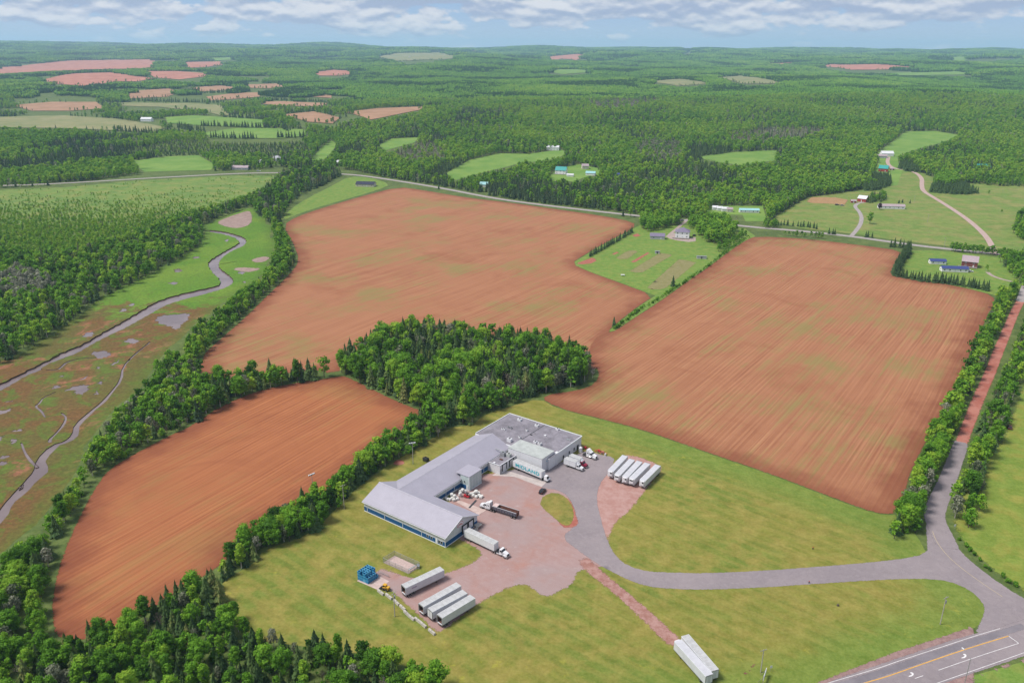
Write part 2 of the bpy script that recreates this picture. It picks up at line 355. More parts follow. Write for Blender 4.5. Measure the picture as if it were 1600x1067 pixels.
TRACK = z1([(1000, 720), (1060, 690), (1110, 735), (1180, 800), (1280, 880), (1380, 965), (1480, 1060)]) + [(1100, 1030), (1085, 1040), (1060, 1015)] + z1([(1400, 1090), (1310, 1000), (1230, 920), (1160, 860), (1110, 820), (1060, 780)])
ISLE = z1([(850, 460), (868, 430), (920, 415), (970, 438), (1000, 480), (1006, 530), (992, 562), (958, 570), (900, 522), (855, 482)])
MEADOW_R = [(1500, 850), (1484, 815), (1500, 770), (1530, 720), (1560, 690), (1580, 640), (1605, 570), (1660, 500), (1760, 520), (1760, 980), (1680, 960), (1600, 927), (1548, 893)]
VERGE_R = [(1476, 1072), (1520, 1055), (1560, 1044), (1610, 1030), (1700, 1005), (1750, 1100), (1480, 1120)]
GARDEN = [(893, 412), (925, 426), (970, 442), (1024, 462), (949, 519), (961, 516), (1030, 471), (1105, 418), (1180, 369), (1165, 358), (1120, 352), (1040, 352), (1000, 352), (950, 378)]
SCRUB = [(-60, 300), (100, 293), (209, 283), (281, 279), (375, 274), (440, 272), (450, 285), (425, 305), (380, 318), (330, 338), (280, 348), (240, 367), (180, 388), (100, 402), (0, 404), (-80, 410)]
FARM = [(1205, 345), (1228, 328), (1262, 309), (1335, 299), (1362, 296), (1385, 291), (1398, 268), (1410, 255), (1450, 275), (1500, 290), (1540, 283), (1600, 282), (1650, 290), (1650, 400), (1560, 392), (1490, 386), (1390, 374), (1327, 365), (1251, 357)]
LOT = [(1420, 392), (1455, 391), (1490, 394), (1600, 407), (1600, 440), (1590, 452), (1556, 462), (1510, 450), (1462, 441), (1400, 429), (1408, 414)]
CREEK_MEADOW = [(440, 345), (452, 328), (480, 310), (520, 290), (545, 276), (575, 277), (612, 288), (590, 297), (560, 306), (500, 323), (462, 336)]
# far open land: (kind, pixels)
FAR = [('red', [(-30, 121), (0, 106), (90, 97), (180, 94), (240, 94), (246, 100), (238, 107), (170, 111), (90, 113), (40, 118)]), ('red', [(60, 127), (110, 116), (170, 114), (215, 120), (240, 123), (215, 128), (180, 128), (130, 135), (90, 132)]),
       ('red', [(222, 112), (275, 112), (325, 116), (325, 120), (280, 125), (242, 122)]), ('red', [(285, 98), (345, 97), (348, 102), (320, 106), (290, 107)]), ('brown', [(188, 152), (220, 142), (265, 139), (278, 146), (262, 152), (200, 155)]),
       ('brown', [(300, 138), (340, 134), (372, 137), (350, 142), (315, 144)]), ('brown', [(380, 133), (440, 131), (448, 136), (420, 139), (385, 138)]), ('brown', [(322, 152), (370, 146), (410, 145), (405, 152), (360, 156), (330, 158)]), ('brown', [(395, 160), (440, 159), (515, 162), (500, 167), (430, 166)]),
       ('brown', [(485, 152), (518, 148), (518, 154)]), ('pale', [(185, 161), (300, 162), (345, 165), (358, 180), (350, 183), (320, 174), (250, 168), (190, 166)]), ('brown', [(440, 180), (490, 175), (532, 185), (520, 194), (480, 191)]), ('brown', [(540, 176), (590, 170), (665, 167), (655, 173), (600, 184), (580, 188)]),
       ('red', [(487, 114), (515, 109), (550, 111), (553, 116), (530, 119), (500, 119)]), ('pale', [(-30, 184), (100, 181), (180, 186), (260, 200), (240, 207), (180, 205), (100, 201), (-30, 200)]), ('brown', [(20, 165), (80, 160), (150, 160), (165, 170), (110, 174), (50, 174)]),
       ('green', [(258, 184), (300, 181), (350, 184), (410, 188), (412, 200), (370, 199), (300, 196), (262, 193)]), ('green', [(318, 208), (370, 201), (420, 201), (475, 203), (480, 213), (440, 217), (380, 217), (330, 217)]),
       ('green', [(205, 252), (260, 245), (310, 243), (335, 257), (330, 266), (225, 269)]), ('green', [(485, 252), (500, 232), (518, 220), (527, 226), (508, 250)]), ('green', [(590, 228), (612, 217), (655, 215), (648, 223), (604, 235)]),
       ('green', [(695, 272), (735, 250), (780, 240), (826, 241), (832, 249), (800, 259), (755, 270), (712, 282)]), ('green', [(806, 249), (832, 240), (878, 234), (886, 242), (860, 250), (830, 254)]), ('green', [(1085, 246), (1150, 238), (1214, 235), (1212, 251), (1160, 259), (1110, 252)]),
       ('green', [(1368, 240), (1415, 206), (1460, 205), (1502, 212), (1472, 223), (1425, 236), (1400, 246)]), ('green', [(1362, 276), (1372, 256), (1374, 243), (1384, 240), (1402, 244), (1404, 256), (1412, 262), (1402, 290), (1385, 292)]), ('green', [(856, 280), (864, 270), (876, 263), (905, 257), (934, 263), (940, 273), (915, 277), (895, 285), (880, 281), (866, 284)]), ('green', [(1100, 335), (1112, 322), (1192, 322), (1198, 346), (1165, 346), (1160, 336)]),
       ('pale', [(1010, 128), (1060, 124), (1112, 131), (1060, 135)]), ('pale', [(1110, 122), (1160, 118), (1200, 125), (1232, 131), (1160, 132)]), ('red', [(1195, 100), (1245, 98), (1240, 103), (1200, 103)]), ('red', [(1270, 105), (1300, 101), (1420, 105), (1445, 109), (1330, 110)]),
       ('green', [(1365, 115), (1500, 112), (1540, 117), (1400, 119)]), ('red', [(1290, 86), (1325, 82), (1320, 88)]), ('red', [(845, 93), (880, 87), (930, 90), (900, 95)]), ('pale', [(580, 92), (620, 84), (690, 82), (720, 90), (640, 96)]), ('red', [(712, 83), (750, 79), (748, 85)]), ('red', [(1060, 80), (1085, 76), (1085, 80)]),
       ('green', [(310, 92), (360, 89), (380, 93), (340, 96)]), ('pale', [(440, 84), (520, 82), (560, 85), (480, 89)]), ('green', [(1460, 92), (1560, 89), (1610, 93), (1500, 97)]), ('pale', [(960, 106), (1000, 103), (1010, 108)]), ('green', [(850, 112), (900, 108), (930, 113), (880, 117)])]
ROAD_FAR = [(-80, 292), (60, 289), (209, 280), (281, 276), (375, 271), (444, 270), (500, 271), (555, 273), (610, 281), (690, 294), (770, 310), (850, 321), (1000, 338), (1110, 348), (1185, 356), (1251, 361), (1327, 369), (1390, 378), (1442, 385), (1490, 390), (1600, 402), (1700, 414)]
LANE = [(1482, 858), (1470, 832), (1459, 808), (1463, 790), (1478, 757), (1491, 722), (1503, 690), (1516, 655), (1532, 615), (1545, 588), (1559, 551), (1573, 518), (1585, 488), (1594, 472), (1602, 450), (1610, 425), (1612, 404)]
DRIVE_FARM = zz(1180, 180, 3.81, [(1425, 830), (1410, 780), (1370, 715), (1270, 625), (1150, 545), (1060, 490), (1000, 455), (990, 420), (995, 380), (960, 345), (900, 328), (840, 322), (800, 305), (785, 280), (795, 250)])
DRIVE_BARN = zz(1180, 180, 3.81, [(570, 722), (600, 690), (628, 650), (635, 610), (620, 575), (590, 545), (610, 525), (650, 520)])
DRIVE_HOUSE = zz(1010, 330, 11.86, [(380, 480), (470, 400), (570, 320), (660, 240), (720, 200), (760, 150)])
DRIVE_LOT = zz(1430, 370, 9.41, [(1060, 520), (1120, 570), (1250, 620), (1400, 655), (1560, 690)])

# ------------------------------------------------------------------ surface materials
def grassy(c_lo, c_mid, c_hi, big=.018, mid=.09, fine=1.2, streak=None, flowers=False):
    def b(t, p):
        n0 = t.noise(p, big, 4, .6); n1 = t.noise(p, mid, 4, .6); n2 = t.noise(p, fine, 5, .7); n3 = t.noise(p, fine * .22, 4, .65)
        c = t.mix(t.step(n0, .36, .64), c_lo, c_mid); c = t.mix(t.step(n1, .42, .66), c, c_hi)
        if streak is not None:
            x, y, _ = t.sep(p); ac = t.math('ADD', t.math('MULTIPLY', x, -math.sin(streak)), t.math('MULTIPLY', y, math.cos(streak)))
            al = t.math('ADD', t.math('MULTIPLY', x, math.cos(streak)), t.math('MULTIPLY', y, math.sin(streak)))
            ns = t.noise(t.comb(t.math('MULTIPLY', ac, .42), t.math('MULTIPLY', al, .018), 0.0), 1.0, 4, .6, .3)
            c = t.mix(t.step(ns, .45, .68, 0, .35), c, tuple(q * .72 for q in c_lo))
            mow = t.math('SINE', t.math('ADD', t.math('MULTIPLY', ac, 2 * math.pi / 5.2), t.math('MULTIPLY', n0, 9.0))); c = t.mix(t.step(mow, -.4, .9, 0, .42), c, c_hi)
        if flowers:
            e = t.attr('edge'); en = t.math('ADD', e, t.math('MULTIPLY', n1, -26.0))
            ex = t.step(t.sep(p)[0], 10.0, 60.0); c = t.mix(t.math('MULTIPLY', ex, t.step(en, 10.0, -6.0, 0, .75)), c, (.105, .185, .022)); c = t.mix(t.math('MULTIPLY', t.step(en, 14.0, 2.0), t.step(t.noise(p, .16, 5, .7), .60, .70, 0, .6)), c, (.30, .29, .03))
        f = t.math('ADD', t.math('MULTIPLY', n2, .5), t.math('MULTIPLY', n3, .5))
        c = t.mix(t.step(f, .32, .68), t.mix(.28, c, (0.012, .02, .004)), t.mix(.16, c, (.36, .33, .13)))
        return c, f
    return b
def soil(ang, weeds=.5, bend=.0, lo=(.212, .080, .040), hi=(.375, .182, .094)):
    ca, sa = math.cos(ang), math.sin(ang)
    def b(t, p):
        x, y, _ = t.sep(p)
        wob = t.math('MULTIPLY', t.math('SUBTRACT', t.noise(p, .006, 2, .5), .5), 5.0 + 26.0 * bend)
        ac = t.math('ADD', t.math('ADD', t.math('MULTIPLY', x, -sa), t.math('MULTIPLY', y, ca)), wob)
        al = t.math('ADD', t.math('MULTIPLY', x, ca), t.math('MULTIPLY', y, sa))
        s1 = t.noise(t.comb(t.math('MULTIPLY', ac, 1.35), t.math('MULTIPLY', al, .012), 0.0), 1.0, 3, .6)
        s2 = t.noise(t.comb(t.math('MULTIPLY', ac, .36), t.math('MULTIPLY', al, .005), 4.0), 1.0, 4, .6)
        s3 = t.noise(p, 1.4, 4, .7); big = t.noise(p, .011, 5, .62, .6); mid = t.noise(p, .045, 5, .65)
        rows = t.math('MULTIPLY', t.math('ADD', t.math('SINE', t.math('MULTIPLY', ac, 2 * math.pi / 2.4)), 1.0), .5)
        f = t.math('ADD', t.math('ADD', t.math('MULTIPLY', s1, .44), t.math('MULTIPLY', s2, .26)), t.math('ADD', t.math('MULTIPLY', rows, .06), t.math('ADD', t.math('MULTIPLY', mid, .12), t.math('MULTIPLY', s3, .12))))
        c = t.mix(t.step(f, .33, .71), lo, hi)
        c = t.mix(t.step(big, .40, .64, 0, .55), c, t.mix(.5, lo, hi)); c = t.mix(t.step(t.noise(p, .019, 5, .65, .8), .50, .72, 0, .42), c, (.195, .064, .030))
        w = t.math('MULTIPLY', t.step(t.math('ADD', t.noise(p, .014, 5, .66), t.math('MULTIPLY', t.math('SUBTRACT', s2, .5), .55)), .47, .70), weeds)
        c = t.mix(t.math('MULTIPLY', w, .85), c, (.175, .17, .052))
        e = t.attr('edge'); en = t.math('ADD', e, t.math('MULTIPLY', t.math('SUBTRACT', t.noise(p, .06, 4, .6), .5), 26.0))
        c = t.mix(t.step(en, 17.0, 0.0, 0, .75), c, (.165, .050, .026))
        return c, t.math('ADD', t.math('MULTIPLY', s1, .6), t.math('MULTIPLY', rows, .4))
    return b
def b_gravel(t, p):
    n0 = t.noise(p, .05, 4, .6); n1 = t.noise(p, .35, 5, .65); n2 = t.noise(p, 3.0, 4, .7)
    x, y, _ = t.sep(p); tr = t.noise(t.comb(t.math('MULTIPLY', t.math('ADD', t.math('MULTIPLY', x, .588), t.math('MULTIPLY', y, .809)), .75), t.math('MULTIPLY', t.math('SUBTRACT', t.math('MULTIPLY', x, .809), t.math('MULTIPLY', y, .588)), .07), 0.0), 1.0, 5, .65, .5); sp_ = t.noise(p, .28, 3, .6)
    c = t.mix(t.step(n0, .36, .64), (.285, .19, .18), (.285, .165, .145)); c = t.mix(t.step(n1, .36, .78, 0, .6), c, (.32, .235, .225))
    c = t.mix(t.step(tr, .46, .72, 0, .26), c, (.225, .125, .108)); c = t.mix(t.step(sp_, .66, .74, 0, .5), c, (.16, .11, .105)); c = t.mix(t.step(sp_, .36, .26, 0, .5), c, (.37, .29, .275)); c = t.mix(t.step(t.noise(p, .07, 3, .6), .52, .72, 0, .55), c, (.31, .135, .095))
    c = t.mix(t.step(t.noise(p, .035, 4, .6, .5), .46, .62, 0, .5), c, (.255, .205, .205)); c = t.mix(t.step(n2, .4, .75, 0, .22), c, (.4, .33, .3)); return c, n2
def b_red(t, p):
    n0 = t.noise(p, .09, 4, .6); n1 = t.noise(p, .6, 5, .65)
    c = t.mix(t.step(n0, .35, .65), (.27, .082, .058), (.35, .145, .11)); c = t.mix(t.step(n1, .45, .75, 0, .5), c, (.39, .20, .165)); return c, n1
def b_asphalt(t, p):
    n0 = t.noise(p, .035, 4, .6); n1 = t.noise(p, .5, 5, .65); n2 = t.noise(p, 5.0, 3, .7)
    cr = t.noise(p, .11, 5, .7, 1.5)
    c = t.mix(t.step(n0, .35, .65), (.205, .175, .185), (.245, .208, .215)); c = t.mix(t.step(n1, .45, .7, 0, .5), c, (.27, .235, .24))
    c = t.mix(t.step(t.math('ABSOLUTE', t.math('SUBTRACT', cr, .5)), .012, .003, 0, .3), c, (.12, .10, .11)); c = t.mix(t.step(t.noise(p, .05, 4, .6), .56, .68, 0, .28), c, (.175, .15, .158))
    c = t.mix(t.step(n2, .35, .7, 0, .2), c, (.14, .125, .13)); return c, n2
def b_marsh(t, p):
    x, y, _ = t.sep(p)
    n0 = t.noise(p, .02, 4, .6, .6); n1 = t.noise(p, .075, 5, .65, .8); n2 = t.noise(p, .6, 5, .7); n3 = t.noise(p, .035, 4, .6, 1.0)
    up = t.math('ADD', t.step(y, 490, 620), t.math('MULTIPLY', t.math('SUBTRACT', n1, .5), 2.2))
    brown = t.mix(t.step(n0, .40, .60), (.16, .085, .03), (.125, .105, .028)); brown = t.mix(t.step(n3, .57, .64, 0, .85), brown, (.30, .125, .07))
    brown = t.mix(t.step(n1, .48, .62, 0, .85), brown, (.10, .15, .022))
    green = t.mix(t.step(n0, .35, .65), (.095, .205, .018), (.14, .235, .025))
    e = t.attr('edge')
    c = t.mix(t.step(up, .25, .7), brown, green)
    c = t.mix(t.step(t.math('ADD', e, t.math('MULTIPLY', n1, 30.0)), 28.0, 16.0, 0, .6), c, (.085, .15, .02))
    c = t.mix(t.step(n2, .35, .7), t.mix(.4, c, (.02, .02, .008)), c); return c, n2
def plain(c1, c2, s=.3):
    def b(t, p):
        n = t.noise(p, s, 6, .72); return t.mix(t.step(n, .35, .65), c1, c2), n
    return b
M_BASE = ground_mat('ground_cover', grassy((.045, .085, .018), (.06, .105, .022), (.085, .13, .03), .012, .06, .7), bump=.6)
M_LAWN = ground_mat('lawn_grass', grassy((.112, .160, .018), (.180, .176, .026), (.235, .198, .042), .020, .11, .9, streak=math.radians(-40), flowers=True), bump=.4)
M_MEAD = ground_mat('meadow_grass', grassy((.125, .20, .022), (.155, .215, .026), (.215, .22, .035), .02, .1, .9), bump=.5, edge=4)
M_SCRUB = ground_mat('scrub_grass', grassy((.085, .18, .03), (.12, .21, .038), (.18, .215, .05), .012, .05, .5), bump=.6)
M_LUSH = ground_mat('lush_grass', grassy((.095, .20, .026), (.12, .22, .03), (.16, .22, .038), .03, .15, 1.0), bump=.5)
M_MARSH = ground_mat('marsh_grass', b_marsh, bump=.7)
M_BANK = ground_mat('peat_bank', plain((.035, .022, .015), (.095, .055, .035), .5))
M_MUD = ground_mat('tidal_mud', plain((.22, .15, .125), (.30, .215, .185), .2), edge=3, rough=.6)
M_GRAVEL = ground_mat('red_gravel', b_gravel, edge=2.2, bump=.35, bump_dist=.1)
M_ASPH = ground_mat('asphalt', b_asphalt, edge=.9, edge_noise=.8, rough=.85, bump=.2, bump_dist=.03)
M_REDDIRT = ground_mat('red_dirt', b_red, edge=1.8, bump=.4, bump_dist=.1)
M_PALEGRAVEL = ground_mat('pale_gravel', plain((.25, .19, .17), (.36, .29, .26), .6), edge=.8)
M_GREY = ground_mat('grey_road', plain((.25, .22, .215), (.32, .285, .275), .4), edge=.8)
M_CONC = ground_mat('concrete_slab', plain((.34, .30, .28), (.44, .38, .36), .5), rough=.8)

# ------------------------------------------------------------------ base ground: one sheet to the horizon
ys = np.concatenate([np.arange(-500, 120, 40.), np.arange(120, 900, 8.), np.geomspace(900, 30000, 150)])
ss = np.linspace(-1, 1, 241)
GX = np.array([s_ * (0.95 * max(yy, 0) + 620) for yy in ys for s_ in ss]); GY = np.repeat(ys, len(ss))
dip = np.where(inside(MARSH_W, GX, GY), smooth(0, 14, edge_dist(MARSH_W, GX, GY)), 0) * -2.6
GZ = terrain(GX, GY) + dip
nc = len(ss)
fs = [(i * nc + j, i * nc + j + 1, (i + 1) * nc + j + 1, (i + 1) * nc + j) for i in range(len(ys) - 1) for j in range(nc - 1)]
me = bpy.data.meshes.new('ground'); me.from_pydata(np.column_stack([GX, GY, GZ]).tolist(), [], fs); me.materials.append(M_BASE)
me.polygons.foreach_set('use_smooth', [True] * len(fs)); me.update()
tag(link('ground', me), kind='structure')

# ------------------------------------------------------------------ fields
def ang_of(a, b): d_ = P(*b) - P(*a); return math.atan2(d_[1], d_[0])
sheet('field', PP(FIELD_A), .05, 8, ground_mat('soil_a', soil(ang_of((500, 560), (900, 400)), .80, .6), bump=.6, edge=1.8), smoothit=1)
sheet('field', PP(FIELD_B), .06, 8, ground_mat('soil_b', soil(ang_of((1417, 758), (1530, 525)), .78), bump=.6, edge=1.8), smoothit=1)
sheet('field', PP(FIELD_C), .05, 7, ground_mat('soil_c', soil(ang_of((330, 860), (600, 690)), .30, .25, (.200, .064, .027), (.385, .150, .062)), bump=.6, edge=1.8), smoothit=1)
sheet('lawn', PP(LAWN), .025, 8, M_LAWN, smoothit=1)
sheet('meadow', PP(MEADOW_R), .03, 8, M_MEAD)
sheet('verge', PP(VERGE_R), .03, 4, M_LUSH)
GARDEN_W = PP([(893, 412), (925, 426), (970, 442), (1024, 462), (1000, 478), (949, 519), (961, 516), (1030, 471), (1105, 418), (1180, 369), (1165, 358), (1120, 352), (1040, 352), (1000, 352), (950, 378)])
sheet('garden_grass', GARDEN_W, .03, 6, M_LUSH)
M_PLOT = ground_mat('dry_plot', plain((.16, .155, .055), (.21, .185, .085), .25), edge=2)
z4 = lambda pts: zz(880, 320, 5.3333, pts)
for q in ([(540, 555), (800, 400), (930, 415), (650, 575)], [(690, 690), (960, 450), (1120, 480), (870, 690), (770, 725)], [(430, 445), (540, 375), (640, 385), (520, 470)]):
    sheet('garden_plot', PP(z4(q)), .045, 5, M_PLOT)
M_BED = ground_mat('garden_bed', plain((.24, .075, .05), (.33, .13, .09), .6), edge=1.2)
for q in ([(100, 490), (250, 435), (285, 465), (240, 490), (160, 500)], [(400, 410), (450, 388), (470, 398), (425, 420)], [(560, 475), (700, 395), (725, 402), (590, 490)], [(570, 255), (620, 235), (650, 260), (600, 272)]):
    sheet('garden_bed', PP(z4(q)), .05, 2, M_BED)
sheet('house_drive', PP(zz(1010, 330, 11.86, [(370, 480), (470, 400), (530, 380), (560, 470), (820, 500), (900, 460), (925, 480), (920, 560), (780, 575), (560, 545), (420, 510)])), .055, 2.5, M_PALEGRAVEL)
ribbon('house_drive', PP(DRIVE_HOUSE), 4, .06, M_PALEGRAVEL)
sheet('scrub_meadow', PP(SCRUB), .04, 12, M_SCRUB)
sheet('farm_meadow', PP(FARM), .10, 12, ground_mat('pasture', grassy((.105, .19, .03), (.14, .205, .04), (.20, .205, .06), .014, .05, .5), bump=.5), follow=True)
sheet('house_lawn', PP(LOT), .035, 5, M_LUSH)
sheet('creek_meadow', PP(CREEK_MEADOW), .04, 6, M_LUSH, smoothit=1)
for q in ([(300, 515), (330, 488), (480, 490), (560, 505), (540, 535), (440, 530), (330, 525)],):
    sheet('paddock', PP(zz(1180, 180, 3.81, q)), .16, 4, ground_mat('paddock_soil', plain((.26, .15, .07), (.32, .2, .1), .2), edge=3))
FM = {'red': ground_mat('far_red', plain((.30, .115, .075), (.40, .18, .125), .02)), 'brown': ground_mat('far_brown', plain((.26, .15, .085), (.33, .19, .115), .02)),
      'pale': ground_mat('far_pale', plain((.15, .17, .065), (.23, .21, .10), .015)), 'green': ground_mat('far_green', plain((.10, .195, .032), (.155, .24, .048), .02))}
FAR_W = []
for k, q in FAR:
    w = PP(q); FAR_W.append(w); far_d = np.median(w[:, 1])
    sheet('field', w, 0.08 if far_d < 1100 else (.22 if far_d < 1700 else .5 + far_d * .0003), max(10, far_d / 90), FM[k], follow=True)

# ------------------------------------------------------------------ marsh with creek, gullies and ponds
def rough_ring(h, a):
    i = np.arange(len(h)); w = np.stack([np.sin(i * .9 + h[:, 1] * .21) + np.sin(i * 2.3), np.sin(i * 1.1 + h[:, 0] * .17 + 1) + np.sin(i * 2.7 + 2)], 1)
    return h + w * a
hd_ = [(rough_ring(densify(round_poly(creek_w, 1), 3), .38), .8, 1.3), (brook_w, .32, .9), (side_w, .28, .7), (gully_w, .25, .6), (gully2_w, .25, .6), (gully3_w, .22, .5), (drain_w, .4, .9), (ditch_w, .3, .6)] + [(rough_ring(densify(q, 2.2), .7), .10, .4) for q in pond_w]
hd_ = [h for h in hd_ if inside(MARSH_W, h[0][:, 0], h[0][:, 1]).mean() > .3]; holes = [h[0] for h in hd_]
sheet('marsh', MARSH_W, MZ, 9, M_MARSH, holes=holes)
m_water = bpy.data.materials.new('creek_water'); m_water.use_nodes = True
t = NT(m_water.node_tree); b = t.n['Principled BSDF']; p = t.pos()
t.put(b.inputs['Base Color'], t.mix(t.step(t.noise(p, .04, 4, .6), .35, .65), (.13, .095, .095), (.19, .145, .14)))
b.inputs['Roughness'].default_value = .16; b.inputs['Specular IOR Level'].default_value = .5
bn = t.node('ShaderNodeBump'); bn.inputs['Strength'].default_value = .12; bn.inputs['Distance'].default_value = .05
t.put(bn.inputs['Height'], t.noise(p, 1.2, 3, .6)); t.l.new(bn.outputs[0], b.inputs['Normal'])
for i, h in enumerate(holes):
    zw = MZ - hd_[i][1]; zb = MZ - hd_[i][2]; deep = hd_[i][1] > .2
    n = len(h); area = sum(h[k][0] * h[(k + 1) % n][1] - h[(k + 1) % n][0] * h[k][1] for k in range(n))
    hh = h if area > 0 else h[::-1]
    ins = .0
    mb = MB(); c = hh.mean(0)
    mb.add([(q[0], q[1], MZ + .02) for q in hh] + [(q[0], q[1], zb) for q in hh], [(k, (k + 1) % n, n + (k + 1) % n, n + k) for k in range(n)])
    o = mb.build('creek_bank' if deep else 'pond_bank', M_BANK); tag(o, kind='structure')
    big = densify(hh, 3)
    o = sheet('water', hh, zw, 6, m_water)
for q in MUD_PX: sheet('mud_flat', PP(q, MZ), MZ + .03, 5, M_MUD, smoothit=1)

# ------------------------------------------------------------------ yard, drive, roads
sheet('yard', PP(YARD), .04, 2.5, M_GRAVEL, smoothit=1)
sheet('trailer_apron', PP(APRON), .045, 2.5, ground_mat('apron_gravel', plain((.30, .16, .135), (.36, .225, .20), .25), edge=2.2), smoothit=1)
sheet('dirt_track', PP(TRACK), .05, 2.0, ground_mat('track_dirt', plain((.24, .115, .092), (.335, .20, .175), .35), edge=2.4), smoothit=1)
sheet('driveway', PP(ASPH), .055, 2.5, M_ASPH, smoothit=1)
sheet('island_soil', PP(z1([(930, 450), (978, 434), (1008, 478), (1022, 530), (1034, 562), (985, 582), (945, 575), (920, 540)])), .06, 1.5, M_REDDIRT, smoothit=1)
sheet('lawn_island', PP(ISLE), .075, 2.5, ground_mat('isle_grass', grassy((.140, .150, .024), (.20, .175, .034), (.24, .19, .045), .05, .2, 1.2), edge=.8), smoothit=1)
lane_w = PP(LANE)
ribbon('lane', lane_w[:7], 7.0, .065, M_ASPH, widths=[9, 8.5, 8, 7.5, 7.0, 6.8], fade_ends=True)
ribbon('red_lane', lane_w[4:15], 7.0, .05, M_REDDIRT, widths=[6.0, 7.0, 7.2, 7, 6.5])
ribbon('lane', lane_w[13:], 6.5, .06, M_GREY, fade_ends=True)
ribbon('country_road', PP(ROAD_FAR), 8.5, .10, M_GREY, follow=True, step=12)
ribbon('farm_drive', PP(DRIVE_FARM), 6.5, .32, follow=True, material=ground_mat('farm_gravel', plain((.33, .235, .205), (.40, .30, .27), .3), edge=.8))
ribbon('farm_drive', PP(DRIVE_BARN), 5, .18, M_GREY)
ribbon('house_drive', PP(DRIVE_LOT), 4, .08, M_PALEGRAVEL)
# highway at lower right, with painted lines
zr = lambda pts: zz(1400, 960, 8.0, pts)
zg = lambda pts: zz(1000, 900, 2.6667, pts)
HWY = zg([(700, 480), (800, 430), (1300, 262), (1500, 208)]) + [(1580, 972), (1700, 935), (1760, 925), (1760, 985), (1600, 1026), (1560, 1040), (1440, 1080), (1380, 1105), (1240, 1105)]
SHLD = zg([(640, 480), (730, 440), (900, 372), (1060, 310), (1280, 240), (1370, 205), (1400, 215), (1400, 480)])
sheet('road_shoulder', PP(SHLD), .045, 2.0, ground_mat('shoulder_gravel', plain((.19, .115, .11), (.27, .18, .165), .5), edge=1.2))
sheet('road_shoulder', PP([(1460, 1085), (1520, 1052), (1600, 1026), (1700, 998), (1700, 1010), (1600, 1038), (1540, 1056), (1490, 1085)]), .05, 2.0, ground_mat('shoulder_gravel', None) if 'shoulder_gravel' not in MATS else MATS['shoulder_gravel'])
sheet('highway', PP(HWY), .07, 3.0, M_ASPH)
M_DARKLANE = ground_mat('worn_lane', plain((.15, .135, .15), (.19, .17, .185), .12), edge=.7, rough=.8)
ribbon('lane_wear', PP(zr([(-800, 922), (-300, 765), (0, 662), (500, 492), (1000, 326), (1300, 235), (1600, 140)])), 2.9, .076, M_DARKLANE, step=3)
M_WHITE = mat('road_paint_white', (.62, .6, .6), .7, var=.15, scale=.8); M_YEL = mat('road_paint_yellow', (.55, .30, .06), .7, var=.15, scale=.8)
def stripe(name, px, w, m): ribbon(name, PP(px), w, .09, m, step=3, cross=2)
stripe('edge_line', zr([(-1100, 930), (-800, 840), (-200, 665), (0, 590), (500, 428), (1000, 262), (1300, 174)]), .16, M_WHITE)
stripe('edge_line', zr([(400, 900), (520, 853), (900, 722), (1300, 582), (1700, 440)]), .16, M_WHITE)
stripe('centre_line', zr([(-700, 965), (-368, 845), (-200, 800), (0, 735), (500, 556), (1000, 390), (1405, 268)]), .34, M_YEL)
stripe('lane_line', zr([(1410, 270), (1470, 312), (1532, 357)]), .22, M_WHITE)
stripe('lane_line', zr([(1530, 360), (1200, 465), (900, 565), (530, 694)]), .16, M_WHITE)
stripe('lane_line', zr([(340, 762), (235, 797)]), .16, M_WHITE)
stripe('centre_line', [(1457, 830), (1463, 846), (1478, 866), (1500, 886), (1530, 908), (1566, 932)], .16, mat('faded_yellow', (.42, .34, .2), .8))
for cx, cy in ((850, 520), (190, 750)):    # left-turn arrows
    q = PP(zr([(cx - 35, cy + 25), (cx + 5, cy + 22), (cx + 28, cy + 5), (cx + 30, cy - 15), (cx + 10, cy - 30), (cx - 15, cy - 30), (cx - 5, cy - 15), (cx + 8, cy - 12), (cx + 6, cy), (cx - 10, cy + 8), (cx - 30, cy + 16)]))
    sheet('turn_arrow', q, .09, 1.0, M_WHITE)
sheet('concrete_pad', PP(z1([(640, 345), (690, 318), (880, 375), (860, 395), (740, 350)])), .062, 2, M_CONC)
sheet('soil_patch', PP(zz(600, 640, 8.893, [(90, 760), (150, 690), (240, 680), (320, 720), (280, 775), (180, 785)])), .05, 1.2, M_REDDIRT, smoothit=1)
sheet('soil_patch', PP(zz(1030, 960, 8, [(870, 880), (980, 780), (1120, 640), (1250, 560), (1280, 580), (1180, 680), (1050, 790), (950, 880)])), .05, 1.2, ground_mat('bare_soil', plain((.14, .055, .045), (.2, .085, .07), .6), edge=1.2), smoothit=1)
